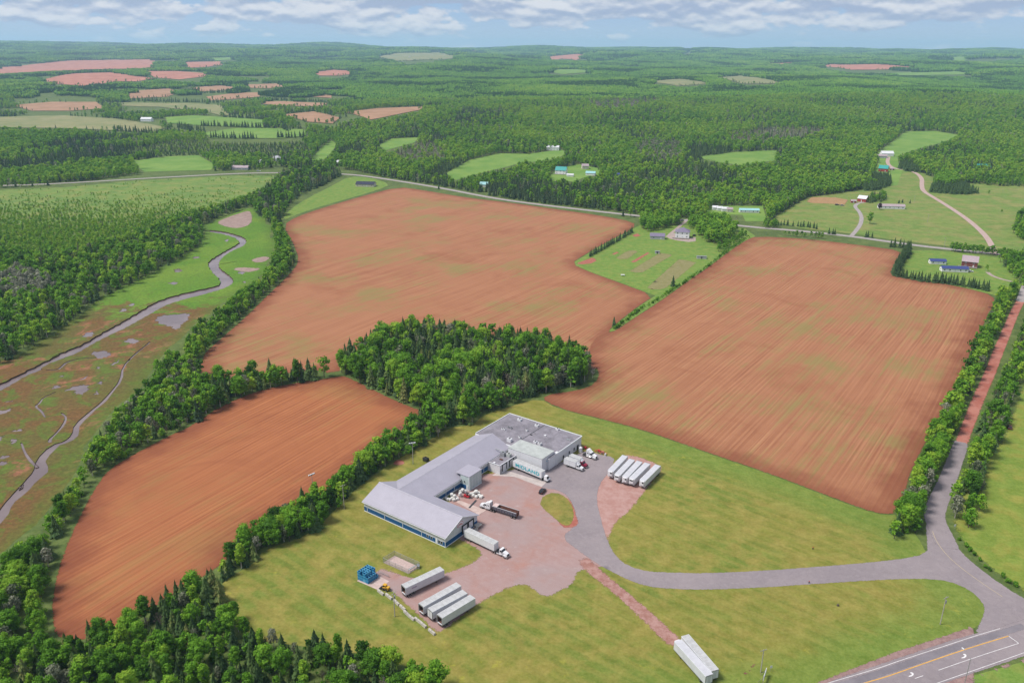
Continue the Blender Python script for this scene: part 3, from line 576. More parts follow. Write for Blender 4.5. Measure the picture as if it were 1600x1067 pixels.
# ================================================================== trees
def leaf_mat(name, ramp, trans=.18):
    m = bpy.data.materials.new(name); m.use_nodes = True; t = NT(m.node_tree); b = t.n['Principled BSDF']
    tint = t.attr('tint', 'INSTANCER'); v = t.attr('shade')
    rnd = t.node('ShaderNodeObjectInfo').outputs['Random']
    f = t.math('ADD', tint, t.math('ADD', t.math('MULTIPLY', t.math('SUBTRACT', v, .5), .42), t.math('MULTIPLY', t.math('SUBTRACT', rnd, .5), .16)), clamp=True)
    cr = t.node('ShaderNodeValToRGB'); el = cr.color_ramp.elements
    el[0].position, el[0].color = ramp[0][0], (*ramp[0][1], 1); el[1].position, el[1].color = ramp[-1][0], (*ramp[-1][1], 1)
    for q, c in ramp[1:-1]: e = el.new(q); e.color = (*c, 1)
    t.put(cr.inputs[0], f); t.put(b.inputs['Base Color'], cr.outputs[0]); b.inputs['Roughness'].default_value = .7
    b.inputs['Specular IOR Level'].default_value = .2
    tl = t.node('ShaderNodeBsdfTranslucent'); t.put(tl.inputs[0], cr.outputs[0]); mx = t.node('ShaderNodeMixShader'); mx.inputs[0].default_value = trans
    t.l.new(b.outputs[0], mx.inputs[1]); t.l.new(tl.outputs[0], mx.inputs[2]); t.l.new(mx.outputs[0], t.n['Material Output'].inputs[0])
    return m
M_BROAD = leaf_mat('broadleaf', [(0, (.034, .095, .009)), (.35, (.085, .212, .013)), (.65, (.155, .340, .021)), (1, (.29, .44, .036))], .38)
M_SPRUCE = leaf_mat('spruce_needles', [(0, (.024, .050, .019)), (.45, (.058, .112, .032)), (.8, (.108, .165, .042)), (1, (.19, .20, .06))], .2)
M_PALE = leaf_mat('pale_leaf', [(0, (.075, .095, .05)), (.5, (.15, .17, .10)), (1, (.27, .27, .20))], .1)
M_DEAD = leaf_mat('dead_twigs', [(0, (.05, .04, .035)), (.5, (.10, .075, .065)), (1, (.17, .135, .12))], .0)
M_PURPLE = leaf_mat('purple_leaf', [(0, (.018, .006, .012)), (1, (.05, .015, .03))], .1)
M_BARK = mat('bark', (.09, .07, .055), .9, var=.3, scale=3); M_BIRCH = mat('birch_bark', (.42, .39, .34), .8, var=.3, scale=3)

def ico(sub):
    import bmesh
    bm = bmesh.new(); bmesh.ops.create_icosphere(bm, subdivisions=sub, radius=1.0)
    v = np.array([q.co[:] for q in bm.verts]); f = np.array([[w.index for w in q.verts] for q in bm.faces]); bm.free(); return v, f
ICO1, ICO2 = ico(1), ico(2)
class LeafMesh:
    def __init__(s): s.V = []; s.F3 = []; s.F4 = []; s.S3 = []; s.S4 = []; s.n = 0
    def blob(s, c, r, rng, sh, src=ICO1, rough=.22):
        v, f = src
        k = 1 + rng.normal(0, rough, len(v)).clip(-.5, .5)
        s.V.append(np.asarray(c) + v * k[:, None] * np.asarray(r)); s.F3.append(f + s.n); s.S3.append(np.full(len(f), sh) + rng.uniform(-.2, .2, len(f))); s.n += len(v)
    def leaves(s, pos, nrm, size, sh):
        n = len(pos); up = np.tile([[.3, .2, .93]], (n, 1)); a = np.cross(nrm, up); a /= np.linalg.norm(a, axis=1)[:, None] + 1e-6; b = np.cross(nrm, a)
        ph = RNG.uniform(0, 6.28, n); a2 = a * np.cos(ph)[:, None] + b * np.sin(ph)[:, None]; b2 = -a * np.sin(ph)[:, None] + b * np.cos(ph)[:, None]
        sz = np.asarray(size)[:, None]
        q = np.stack([pos - a2 * sz, pos - b2 * sz * .75 + nrm * sz * .25, pos + a2 * sz, pos + b2 * sz * .75 + nrm * sz * .15], 1).reshape(-1, 3)
        s.V.append(q); s.F4.append(np.arange(4 * n).reshape(n, 4) + s.n); s.S4.append(np.asarray(sh)); s.n += 4 * n
    def tris(s, v, f, sh): s.V.append(v); s.F3.append(f + s.n); s.S3.append(np.asarray(sh)); s.n += len(v)
    def mesh(s, name, m, extra=None):
        V = np.vstack(s.V); F = [tuple(q) for a in s.F3 for q in a.tolist()] + [tuple(q) for a in s.F4 for q in a.tolist()]
        sh = np.concatenate(s.S3 + s.S4) if (s.S3 or s.S4) else np.zeros(0)
        vl = V.tolist(); mi = [0] * len(F); mats = [m]
        if extra:
            mbx, mm = extra; n = len(vl); vl += mbx.v; F += [tuple(i + n for i in q) for q in mbx.f]; mi += [1] * len(mbx.f); mats.append(mm); sh = np.concatenate([sh, np.full(len(mbx.f), .5)])
        me = bpy.data.meshes.new(name); me.from_pydata(vl, [], F)
        at = me.attributes.new('shade', 'FLOAT', 'FACE'); at.data.foreach_set('value', sh.astype(np.float32))
        for q in mats: me.materials.append(q)
        me.polygons.foreach_set('material_index', mi); me.update(); return me
def broad_lobes(rng, H, R, n, shape='round'):
    out = []; h0 = H * .24
    for k in range(n):
        q = (k + .5) / n; zc = h0 + (H - h0) * (.10 + .80 * q)
        if shape == 'tall': rad = R * .8 * math.sin(math.pi * (.14 + .76 * q)) ** .7
        else: rad = R * math.sin(math.pi * min(.95, .24 + .66 * q)) ** .8
        a = k * 2.4 + rng.uniform(-.5, .5); rr = rad * rng.uniform(.25, .82)
        lr = R * rng.uniform(.22, .46) * (1 - .2 * q)
        out.append((np.array([math.cos(a) * rr, math.sin(a) * rr, zc]), np.array([lr, lr, lr * .82])))
    out.append((np.array([rng.uniform(-.2, .2), rng.uniform(-.2, .2), H - R * .38]), np.array([R * .40, R * .40, R * .38])))
    return out
def broad_crown(rng, H, R, nl, per, size, shape='round', ic=ICO1, sparse=1.0):
    L = LeafMesh()
    for c, r in broad_lobes(rng, H, R, nl, shape):
        sh0 = rng.uniform(.25, .75)
        if sparse > .5: L.blob(c, r * .70, rng, sh0, ic, .3)
        n = max(3, int(per * (r[0] / (R * .4)) ** 2)); d_ = rng.normal(0, 1, (n, 3)); d_[:, 2] += .25; d_ /= np.linalg.norm(d_, axis=1)[:, None]
        pos = c + d_ * r * rng.uniform(.66, 1.28, (n, 1)); nr = d_ + rng.normal(0, .45, (n, 3)); nr /= np.linalg.norm(nr, axis=1)[:, None]
        L.leaves(pos, nr, size * rng.uniform(.6, 1.35, n), sh0 + rng.uniform(-.35, .35, n))
    return L
def broad_trunk(rng, H, R, pale=False):
    mb = MB(); r = H * .022; lean = rng.uniform(-.25, .25, 2)
    top = (lean[0], lean[1], H * .72); mb.tube((0, 0, -.3), (lean[0] * .4, lean[1] * .4, H * .32), r, r * .75, 6); mb.tube((lean[0] * .4, lean[1] * .4, H * .32), top, r * .75, r * .25, 5)
    for k in range(5):
        a = k * 1.3 + rng.uniform(-.4, .4); z0 = H * rng.uniform(.28, .5); rr = R * rng.uniform(.55, .85)
        mb.tube((lean[0] * .4, lean[1] * .4, z0), (math.cos(a) * rr, math.sin(a) * rr, z0 + H * rng.uniform(.15, .3)), r * .4, r * .12, 4)
    return mb
def spruce_crown(rng, H, R, layers, nb, sub=True):
    L = LeafMesh(); vs = []; fs = []; sh = []
    for k in range(layers):
        q = k / (layers - 1); z0 = H * (.10 + .88 * q); rad = R * (1 - q) ** .78 * (.9 + .2 * math.sin(k * 2.1)) + .10
        m_ = max(5, int(nb * (1 - .55 * q))); off = rng.uniform(0, 6.28); s0 = rng.uniform(.3, .7)
        for i in range(m_):
            a = off + 2 * math.pi * i / m_ + rng.uniform(-.2, .2); rr = rad * rng.uniform(.55, 1.22); w = rr * rng.uniform(.20, .38); dr = H * .045 * rng.uniform(.7, 1.5) + rr * .22
            ca, sa = math.cos(a), math.sin(a); n = len(vs)
            def pt(u, s_, dz): return (ca * u - sa * s_, sa * u + ca * s_, z0 + dz)
            vs += [pt(0, 0, H * .045), pt(rr * .45, -w * .8, -dr * .45), pt(rr, 0, -dr), pt(rr * .45, w * .8, -dr * .45), pt(rr * .55, 0, dr * .02), pt(rr * .80, -w * .75, -dr * .95), pt(rr * .80, w * .75, -dr * .95)]
            fs += [(n, n + 1, n + 4), (n, n + 4, n + 3), (n + 1, n + 5, n + 4), (n + 4, n + 5, n + 2), (n + 4, n + 2, n + 6), (n + 4, n + 6, n + 3)]
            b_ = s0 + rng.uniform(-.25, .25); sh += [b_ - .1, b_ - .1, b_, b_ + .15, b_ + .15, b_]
    n = len(vs); m_ = 8       # inner core, toned darker: crown-centre shade painted into the colour
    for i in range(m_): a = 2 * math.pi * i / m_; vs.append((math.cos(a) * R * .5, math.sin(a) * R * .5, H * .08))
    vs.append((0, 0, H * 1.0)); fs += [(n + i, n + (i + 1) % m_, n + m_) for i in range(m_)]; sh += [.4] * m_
    L.tris(np.array(vs), np.array(fs), np.array(sh)); return L
def spruce_trunk(H): return MB().tube((0, 0, -.3), (0, 0, H * .8), H * .018, H * .004, 6)

rg = np.random.default_rng(21)
NEAR = {'broadleaf_tree': [], 'spruce_tree': [], 'shrub': [], 'pale_tree': [], 'dead_tree': []}
for k in range(9):
    H, R = 10.0, (3.9, 2.4, 3.2, 4.3, 2.1, 2.8, 3.5, 2.6, 3.0)[k]; shp = 'tall' if k in (1, 4, 5, 7) else 'round'
    cr = broad_crown(rg, H, R, 26, 95, .27, shp); NEAR['broadleaf_tree'].append((cr.mesh('crown', M_BROAD), broad_trunk(rg, H, R).mesh('trunk', M_BIRCH if k in (2, 4, 7) else M_BARK), H))
for k in range(4):
    H, R = 10.0, rg.uniform(2.2, 3.1)
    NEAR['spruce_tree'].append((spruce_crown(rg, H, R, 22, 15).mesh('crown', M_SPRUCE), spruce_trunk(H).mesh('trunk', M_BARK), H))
for k in range(3):
    H, R = 3.0, 1.9
    L = LeafMesh()
    for j in range(7):
        a = j * 2.4; c = np.array([math.cos(a) * rg.uniform(.2, 1.1), math.sin(a) * rg.uniform(.2, 1.1), rg.uniform(.7, 2.1)]); r = np.full(3, rg.uniform(.6, 1.0))
        s0 = rg.uniform(.3, .7); L.blob(c, r * .8, rg, s0 - .1); d_ = rg.normal(0, 1, (45, 3)); d_ /= np.linalg.norm(d_, axis=1)[:, None]  # blob a little darker than its leaves: inner shade painted in
        L.leaves(c + d_ * r * rg.uniform(.75, 1.15, (45, 1)), d_, .22 * rg.uniform(.6, 1.3, 45), s0 + rg.uniform(-.3, .3, 45))
    mb = MB()
    for j in range(4): a = j * 1.6; mb.tube((0, 0, -.1), (math.cos(a) * .7, math.sin(a) * .7, 1.4), .06, .03, 4)
    NEAR['shrub'].append((L.mesh('crown', M_BROAD), mb.mesh('stems', M_BARK), H))
for k in range(2):
    H, R = 8.0, 2.8
    NEAR['pale_tree'].append((broad_crown(rg, H, R, 12, 75, .30, 'tall', ICO1, .3).mesh('crown', M_PALE), broad_trunk(rg, H, R).mesh('trunk', M_BIRCH), H))
    mb = broad_trunk(rg, H, R)
    for j in range(26):
        a = rg.uniform(0, 6.28); z0 = H * rg.uniform(.3, .7); rr = R * rg.uniform(.3, .7); mb.tube((math.cos(a) * rr * .3, math.sin(a) * rr * .3, z0), (math.cos(a) * rr, math.sin(a) * rr, z0 + H * rg.uniform(.08, .3)), .06, .02, 3, cap=False)
    NEAR['dead_tree'].append((broad_crown(rg, H, R, 10, 30, .16, 'tall', ICO1, .3).mesh('crown', M_DEAD), mb.mesh('trunk', M_BIRCH if k else M_BARK), H))

# ---- low prototypes for the mass of the forest (instanced as stuff)
def hide_coll(name):
    c = bpy.data.collections.new(name); return c
FAR_COLL = hide_coll('forest_prototypes')
def proto(name, me):
    o = bpy.data.objects.new(name, me); FAR_COLL.objects.link(o); return o
KIND_IDX = {'broadleaf_tree': [], 'spruce_tree': [], 'pale_tree': [], 'dead_tree': [], 'shrub': []}
pi = 0
def reg(kind, me):
    global pi
    proto('p%02d_%s' % (pi, kind), me); KIND_IDX[kind].append(pi); pi += 1
for k in range(5):
    R = rg.uniform(3.0, 3.9); L = broad_crown(rg, 10, R, 8, 22, .62, 'tall' if k == 1 else 'round'); reg('broadleaf_tree', L.mesh('far_broadleaf', M_BROAD, (MB().tube((0, 0, -.3), (0, 0, 6), .2, .1, 5), M_BIRCH if k == 2 else M_BARK)))
for k in range(3):
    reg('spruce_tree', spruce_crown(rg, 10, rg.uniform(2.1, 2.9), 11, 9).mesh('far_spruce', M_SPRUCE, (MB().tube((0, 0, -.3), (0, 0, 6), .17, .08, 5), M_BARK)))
reg('pale_tree', broad_crown(rg, 10, 3, 7, 24, .45, 'tall', ICO1, .3).mesh('far_pale', M_PALE, (broad_trunk(rg, 10, 3), M_BIRCH)))
reg('dead_tree', broad_crown(rg, 10, 3, 6, 18, .3, 'tall', ICO1, .3).mesh('far_dead', M_DEAD, (broad_trunk(rg, 10, 3), M_BIRCH)))
reg('shrub', broad_crown(rg, 3, 1.9, 5, 18, .3).mesh('far_shrub', M_BROAD))
NP0 = pi
# patches: about 30 m of canopy each, for the far forest
PATCH = {'mixed': [], 'light': [], 'dark': []}
def patch(kind, sp):
    global pi
    L = LeafMesh(); s_ = 5.2
    for ix in range(7):
        for iy in range(7):
            c = np.array([(ix - 3 + rg.uniform(-.4, .4)) * s_, (iy - 3 + rg.uniform(-.4, .4)) * s_, 0])
            if np.hypot(*c[:2]) > 19: continue
            if rg.random() < sp:
                H, R = rg.uniform(9, 14), rg.uniform(1.8, 2.6); v = np.array([[0, 0, H]] + [[math.cos(q) * R, math.sin(q) * R, H * .45] for q in np.arange(6) * 1.047] + [[math.cos(q) * R * 1.25, math.sin(q) * R * 1.25, 0] for q in np.arange(6) * 1.047 + .5])
                f = [[0, 1 + i, 1 + (i + 1) % 6] for i in range(6)] + [[1 + i, 7 + i, 1 + (i + 1) % 6] for i in range(6)] + [[1 + (i + 1) % 6, 7 + i, 7 + (i + 1) % 6] for i in range(6)]
                L.tris(v + c, np.array(f), np.full(18, -1.0) + rg.uniform(-.1, .1, 18))
            else:
                H, R = rg.uniform(7, 12), rg.uniform(2.6, 3.8); s0 = rg.uniform(.2, .8)
                for q in range(3):
                    a = rg.uniform(0, 6.28); L.blob(c + np.array([math.cos(a) * R * .4, math.sin(a) * R * .4, H * rg.uniform(.5, .8)]), np.array([R * .7, R * .7, H * .3]), rg, s0, ICO1, .25)
                n = 10; d_ = rg.normal(0, 1, (n, 3)); d_[:, 2] = abs(d_[:, 2]); d_ /= np.linalg.norm(d_, axis=1)[:, None]
                L.leaves(c + np.array([0, 0, H * .62]) + d_ * np.array([R, R, H * .4]), d_, rg.uniform(.6, 1.1, n), s0 + rg.uniform(-.3, .3, n))
    proto('p%02d_patch' % pi, L.mesh('far_patch', M_BROAD)); PATCH[kind].append(pi); pi += 1
for kd, sp in (('mixed', .35), ('light', .08), ('dark', .85)):
    for k in range(3): patch(kd, sp)

# ------------------------------------------------------------------ where trees stand
def fbm(x, y, L, seed):
    r = np.random.default_rng(seed); o = 0; w = 0
    for k in range(7):
        a = r.uniform(0, 6.28); l_ = L * r.uniform(.35, 1.6); g = l_ / L; o = o + g * np.sin((x * math.cos(a) + y * math.sin(a)) * 6.283 / l_ + r.uniform(0, 6.28) + 1.3 * np.sin((x * math.sin(a) - y * math.cos(a)) * 6.283 / (l_ * 1.7))); w += g
    return np.tanh(2.2 * o / w)
def scatter(poly, sp):
    x0, y0 = poly.min(0); x1, y1 = poly.max(0)
    gx, gy = np.meshgrid(np.arange(x0, x1, sp), np.arange(y0, y1, sp * .88)); gx = gx + (np.arange(gx.shape[0]) % 2)[:, None] * sp * .5
    gx = gx.ravel() + RNG.uniform(-.36, .36, gx.size) * sp; gy = gy.ravel() + RNG.uniform(-.36, .36, gy.size) * sp
    ok = inside(poly, gx, gy); return gx[ok], gy[ok]
TREES = []     # (kind, x, y, height, tint, region)
def plant(kind, x, y, h, tint, region): TREES.append((kind, float(x), float(y), float(h), float(tint), region))
# region name, pixels of the ground it stands on, spacing, mix (spruce, pale, dead, shrub), heights, tint offset
WOODS = [
 ('bottom-left wood', [(-60, 1003), (70, 1008), (150, 1004), (190, 990), (240, 960), (278, 932), (330, 906), (342, 928), (365, 968), (392, 1003), (480, 1018), (560, 1030), (620, 1044), (680, 1070), (700, 1110), (600, 1180), (-60, 1230)], 3.7, (.64, .02, .06, .03), (4.5, 10.5), .56),
 ('marsh-side hedgerow', [(70, 995), (62, 960), (68, 910), (84, 862), (108, 812), (130, 772), (155, 737), (200, 712), (250, 686), (300, 664), (332, 640), (330, 602), (305, 575), (275, 562), (250, 582), (232, 615), (182, 668), (148, 708), (142, 740), (108, 788), (68, 838), (20, 888), (-40, 930), (-60, 1000)], 3.6, (.08, .10, .05, .16), (5, 10.5), .58),
 ('upper field hedgerow', [(310, 560), (342, 530), (378, 498), (412, 465), (446, 432), (462, 408), (452, 382), (436, 354), (425, 352), (432, 388), (424, 430), (355, 486), (308, 524), (284, 550), (292, 568)], 3.7, (.10, .03, .02, .14), (5, 10.5), .58),
 ('clump at the creek head', [(398, 335), (408, 305), (440, 276), (470, 268), (520, 268), (535, 274), (505, 290), (470, 305), (450, 325), (440, 350), (428, 352), (415, 345)], 6.0, (.5, .08, .02, .1), (8, 14), .45),
 ('wood between upper and lower fields', [(300, 658), (322, 618), (345, 600), (400, 594), (460, 590), (505, 584), (517, 589), (465, 599), (403, 611), (341, 638), (306, 664)], 4.2, (.30, .05, .05, .05), (7, 14), .52),
 ('central wood', [(533, 582), (540, 566), (565, 549), (600, 532), (640, 521), (700, 527), (760, 532), (810, 537), (860, 546), (900, 560), (922, 575), (930, 590), (894, 606), (840, 616), (799, 633), (754, 647), (737, 664), (700, 668), (668, 644), (620, 624), (568, 602)], 4.2, (.58, .03, .05, .0), (9.5, 17), .60),
 ('hedgerow beside the lawn', [(668, 646), (700, 668), (690, 680), (650, 703), (610, 726), (570, 752), (530, 785), (500, 824), (484, 837), (440, 850), (409, 862), (398, 882), (348, 912), (334, 902), (372, 868), (390, 842), (448, 804), (524, 772), (572, 724), (620, 688)], 3.0, (.24, .05, .05, .08), (6, 11), .54),
 ('trees left of the red lane', [(1562, 464), (1585, 455), (1590, 462), (1568, 508), (1548, 555), (1528, 602), (1506, 652), (1492, 690), (1474, 740), (1456, 778), (1442, 802), (1432, 836), (1398, 850), (1394, 835), (1414, 800), (1424, 760), (1432, 735), (1452, 694), (1469, 661), (1502, 597), (1527, 535), (1553, 490)], 3.6, (.08, .06, .04, .08), (6, 12), .62),
 ('trees right of the red lane', [(1620, 468), (1600, 515), (1580, 560), (1558, 612), (1540, 655), (1524, 695), (1508, 728), (1500, 765), (1486, 800), (1490, 824), (1512, 826), (1530, 800), (1540, 740), (1560, 690), (1580, 640), (1605, 560), (1650, 480)], 5.0, (.22, .06, .04, .08), (7, 12), .55),
 ('forest beside the marsh', [(-70, 600), (0, 566), (31, 556), (103, 508), (156, 467), (203, 445), (281, 405), (317, 380), (316, 352), (345, 338), (385, 322), (396, 325), (408, 308), (385, 314), (330, 336), (280, 347), (240, 366), (180, 387), (100, 402), (0, 404), (-100, 412), (-160, 560)], 4.9, (.26, .05, .03, .06), (6, 13), .60),
]
kinds4 = ('spruce_tree', 'pale_tree', 'dead_tree', 'shrub')
CLEAR = [PP(FIELD_A), PP(FIELD_B), PP(FIELD_C), PP(ISLE), lane_w]
def pick(mx, r):
    a = 0
    for k, q in zip(kinds4, mx):
        a += q
        if r < a: return k
    return 'broadleaf_tree'
lane_poly = np.vstack([densify(lane_w, 3, False)])
for name, px, sp, mx, hh, tn in WOODS:
    w = PP(px); x, y = scatter(w, sp); cl = fbm(x, y, 70, 3); pn = fbm(x, y, 45, 9)
    bad = inside(CLEAR[0], x, y) & (edge_dist(CLEAR[0], x, y) > 2); bad |= inside(CLEAR[1], x, y) & (edge_dist(CLEAR[1], x, y) > 2); bad |= inside(CLEAR[2], x, y) & (edge_dist(CLEAR[2], x, y) > 2)
    ed = edge_dist(w, x, y)
    for i in range(len(x)):
        if bad[i]: continue
        if 'lane' in name and np.hypot(lane_poly[:, 0] - x[i], lane_poly[:, 1] - y[i]).min() < 5.0: continue
        r = random.random(); m2 = list(mx); m2[0] = min(.95, max(0, mx[0] + .25 * pn[i]))
        if name == 'bottom-left wood' and project(x[i], y[i], 0)[0] < 230: m2[0] *= .35
        if name == 'bottom-left wood' and project(x[i], y[i], 0)[0] > 470 and random.random() < .5: m2[0] *= .3
        k = pick(m2, r); h = random.uniform(*hh) * (1 + .08 * cl[i])
        if name == 'central wood': h *= 1.0 if ed[i] > 8 else .85
        if k == 'shrub': h = random.uniform(2.2, 4.2)
        if k in ('dead_tree', 'pale_tree'): h *= .85
        plant(k, x[i], y[i], h, min(1, max(0, tn - (.12 if k == 'spruce_tree' else 0) + .12 * cl[i] + random.gauss(0, .24))), name)
def row(kind, pts, sp, hh, tint, region, rows=1, gap=3.5):
    w = densify(PP(pts), sp, False)
    for r_ in range(rows):
        for q in w: plant(kind, q[0] + random.uniform(-.8, .8), q[1] + r_ * gap + random.uniform(-.8, .8), random.uniform(*hh), tint + random.gauss(0, .08), region)
row('spruce_tree', [(922, 401), (960, 380), (988, 363)], 4.2, (6, 8), .35, 'row beside the vegetable garden')
row('spruce_tree', [(1398, 431), (1407, 415), (1415, 402), (1422, 394)], 4.2, (9, 13), .3, 'spruce windbreak around the red house', 2, 4)
row('spruce_tree', [(1404, 433), (1440, 440), (1480, 444), (1515, 449), (1545, 455)], 4.0, (7, 10), .3, 'spruce windbreak around the red house', 2, 3.5)
row('shrub', [(960, 514), (1000, 484), (1030, 468), (1060, 448), (1100, 421), (1140, 391), (1168, 372)], 4.0, (1.6, 3.2), .5, 'bushy strip between the large fields')
row('shrub', [(1500, 845), (1520, 868), (1550, 893), (1590, 916), (1630, 935)], 4.0, (1.2, 2.2), .5, 'ditch beside the junction')
row('spruce_tree', [(1210, 353), (1225, 352), (1245, 354), (1262, 355), (1275, 358)], 5, (6, 8), .33, 'spruce row along country road')
row('spruce_tree', [(1295, 366), (1305, 367)], 5, (7, 8), .33, 'spruce row along country road')
row('spruce_tree', [(1352, 371), (1362, 372)], 4, (6, 8), .3, 'spruces at the farm entrance')
row('broadleaf_tree', [(1225, 368), (1258, 371), (1274, 372), (1285, 373)], 5, (5, 7), .42, 'roadside bushes above right field')
row('spruce_tree', [(1392, 386), (1412, 387), (1420, 389)], 5, (8, 11), .32, 'spruces at right field corner')
row('broadleaf_tree', [(1490, 394), (1510, 395), (1540, 397), (1570, 401), (1600, 407)], 5, (6, 9), .52, 'hedge behind the red house', 2, 4)
row('spruce_tree', [(1358, 312), (1370, 310), (1378, 309)], 4, (6, 8), .33, 'dark conifers beside the red barn')
for q in ((1404, 318), (1410, 317), (1421, 318)): row('spruce_tree', [q, (q[0] + .1, q[1])], 5, (4.5, 5.5), .33, 'spruce trio beside the mobile home')
row('spruce_tree', [(1052, 447), (1052.1, 447)], 5, (9, 9.5), .35, 'lone spruce in the garden strip')
row('spruce_tree', [(960, 510), (960.1, 510)], 5, (7, 7.5), .4, 'lone spruce at the strip end')
for reg_, sp_, hh_, tn_ in (([(1090, 368), (1092, 352), (1112, 346), (1138, 350), (1150, 362), (1140, 376), (1122, 384), (1104, 380)], 5.0, (9, 13), .66), ([(1002, 356), (1006, 345), (1040, 342), (1062, 346), (1058, 352), (1035, 358), (1012, 364)], 5.0, (9, 12), .62), ([(1118, 392), (1132, 380), (1148, 376), (1158, 366), (1168, 366), (1150, 384), (1132, 398)], 5.5, (5, 8), .55), ([(1072, 356), (1078, 346), (1094, 348), (1090, 360)], 5.0, (8, 11), .62)):
    w = PP(reg_); x, y = scatter(w, sp_)
    for i in range(len(x)): plant('broadleaf_tree', x[i], y[i], random.uniform(*hh_), tn_ + random.gauss(0, .12), 'grove around the white house')
for reg_, sp_, hh_, kind_, rgn_ in (([(1338, 294), (1345, 283), (1365, 276), (1390, 280), (1392, 290), (1372, 298), (1350, 299)], 4.4, (9, 13), 'spruce_tree', 'conifer clump below the cabin'), ([(1402, 262), (1415, 256), (1470, 262), (1530, 266), (1532, 272), (1470, 273), (1412, 268)], 5, (9, 13), 'spruce_tree', 'conifer belt behind the farm drive'), ([(1452, 301), (1456, 290), (1474, 280), (1498, 284), (1512, 296), (1528, 303), (1500, 305)], 4.4, (8, 12), 'spruce_tree', 'conifer island in the farm meadow'), ([(1456, 292), (1466, 280), (1490, 280), (1500, 290), (1480, 295)], 5, (10, 13), 'broadleaf_tree', 'leafy trees on the meadow island')):
    w = PP(reg_); x, y = scatter(w, sp_)
    for i in range(len(x)): plant(kind_, x[i], y[i], random.uniform(*hh_), .40 if kind_ == 'spruce_tree' else .62, rgn_)
for q, h, tn, rgn in (((1359, 350), 13, .55, 'big round tree in front of the mobile home'), ((1541, 424), 6, .7, 'small tree beside the red house'), ((1545, 303), 5, .55, 'bush in the farm meadow'), ((1565, 332), 4, .45, 'bush near the farm fence'), ((530, 794), 5, .55, 'round shrub beside the lawn pole')):
    w = P(*q); plant('broadleaf_tree', w[0], w[1], h, tn, rgn)
for reg_, sp_, hh_, sf, rgn_ in (([(1205, 344), (1230, 326), (1262, 309), (1300, 304), (1330, 299), (1338, 292), (1300, 296), (1250, 302), (1215, 325)], 5, (7, 12), .3, 'wood edge beside the paddock'), ([(1355, 318), (1362, 308), (1382, 306), (1386, 314), (1372, 317)], 4.5, (6, 9), .7, 'trees behind the mobile home'), ([(1560, 408), (1600, 402), (1640, 420), (1640, 450), (1600, 452), (1588, 440), (1575, 425)], 5, (7, 11), .2, 'trees at the top of the lane'), ([(1500, 281), (1540, 276), (1610, 276), (1640, 290), (1600, 292), (1560, 291), (1520, 288)], 6, (7, 11), .35, 'tree belt above the far right meadow'), ([(1590, 340), (1612, 330), (1640, 340), (1640, 385), (1600, 380), (1580, 365)], 6, (7, 11), .3, 'trees at the right edge of the pasture'), ([(1190, 352), (1210, 348), (1215, 356), (1195, 358)], 5, (6, 9), .3, 'clump beside the country road')):
    w = PP(reg_); x, y = scatter(w, sp_)
    for i in range(len(x)): plant('spruce_tree' if random.random() < sf else 'broadleaf_tree', x[i], y[i], random.uniform(*hh_), .55 + random.gauss(0, .15), rgn_)
w = PP([(-10, 475), (0, 440), (30, 432), (72, 440), (84, 462), (50, 482)]); x, y = scatter(w, 5.5)
for i in range(len(x)): plant('pale_tree', x[i], y[i], random.uniform(9, 13), .8 + random.gauss(0, .12), 'pale grove in the marsh forest')
w = P(1374, 328); PURPLE = (w[0], w[1], 8.0)

# ---- general forest beyond the fields
GEN = [(-120, 306), (100, 288), (209, 274), (330, 268), (444, 264), (470, 262), (555, 267), (622, 286), (700, 300), (800, 313), (870, 323), (940, 333), (990, 343), (1004, 350), (1050, 346), (1120, 349), (1165, 356), (1187, 352), (1205, 343), (1228, 326), (1262, 308), (1335, 298), (1362, 294), (1385, 290), (1398, 268), (1410, 255), (1450, 275), (1500, 290), (1540, 283), (1600, 282), (1720, 292)]
gp = PP(GEN); order = np.argsort(gp[:, 0]); glx, gly = gp[order, 0], gp[order, 1]
def in_general(x, y):
    edge_ = inside(np.vstack([gp, [[60000, gp[-1, 1]], [60000, 60000], [-60000, 60000], [-60000, gp[0, 1]]]]), x, y); return edge_
HOUSE_CLEAR = []     # (x, y, r) filled by pixel list of houses
for q, r in (((375, 266), 17), ((404, 269), 10), ((432, 252), 12), ((530, 256), 12), ((229, 190), 25), ((865, 236), 16), ((877, 274), 14), ((915, 262), 12), ((922, 274), 12), ((963, 277), 9), ((757, 291), 10), ((1125, 330), 14), ((1140, 331), 10), ((1170, 333), 16), ((1382, 247), 16), ((1382, 268), 13), ((1535, 264), 12), ((408, 250), 7)):
    w = P(*q); HOUSE_CLEAR.append((w[0], w[1] - r * .6, r))
def open_land(x, y, pad=3.0):
    o = np.zeros(x.shape, bool)
    for w in FAR_W:
        bx = (x > w[:, 0].min()) & (x < w[:, 0].max()) & (y > w[:, 1].min()) & (y < w[:, 1].max())
        if bx.any(): o[bx] |= inside(w, x[bx], y[bx])
    rd = densify(PP(ROAD_FAR), 12, False)
    for i in range(0, len(rd) - 1):
        bx = (abs(x - rd[i, 0]) < 16) & (abs(y - rd[i, 1]) < 16)
        if bx.any(): o[bx] |= np.hypot(x[bx] - rd[i, 0], y[bx] - rd[i, 1]) < 10
    for q in HOUSE_CLEAR: o |= np.hypot(x - q[0], y - q[1]) < q[2]
    return o
def blocks_view(x, y, h):
    hc = CAM_H - terrain(x, y); s_ = hc / np.maximum(hc - h, 5)
    o = open_land(x, y) | open_land(x * s_, y * s_) | open_land(x * (1 + (s_ - 1) * .5), y * (1 + (s_ - 1) * .5))
    return o | inside(PP(CREEK_MEADOW), x, y) | inside(PP(FARM), x, y)
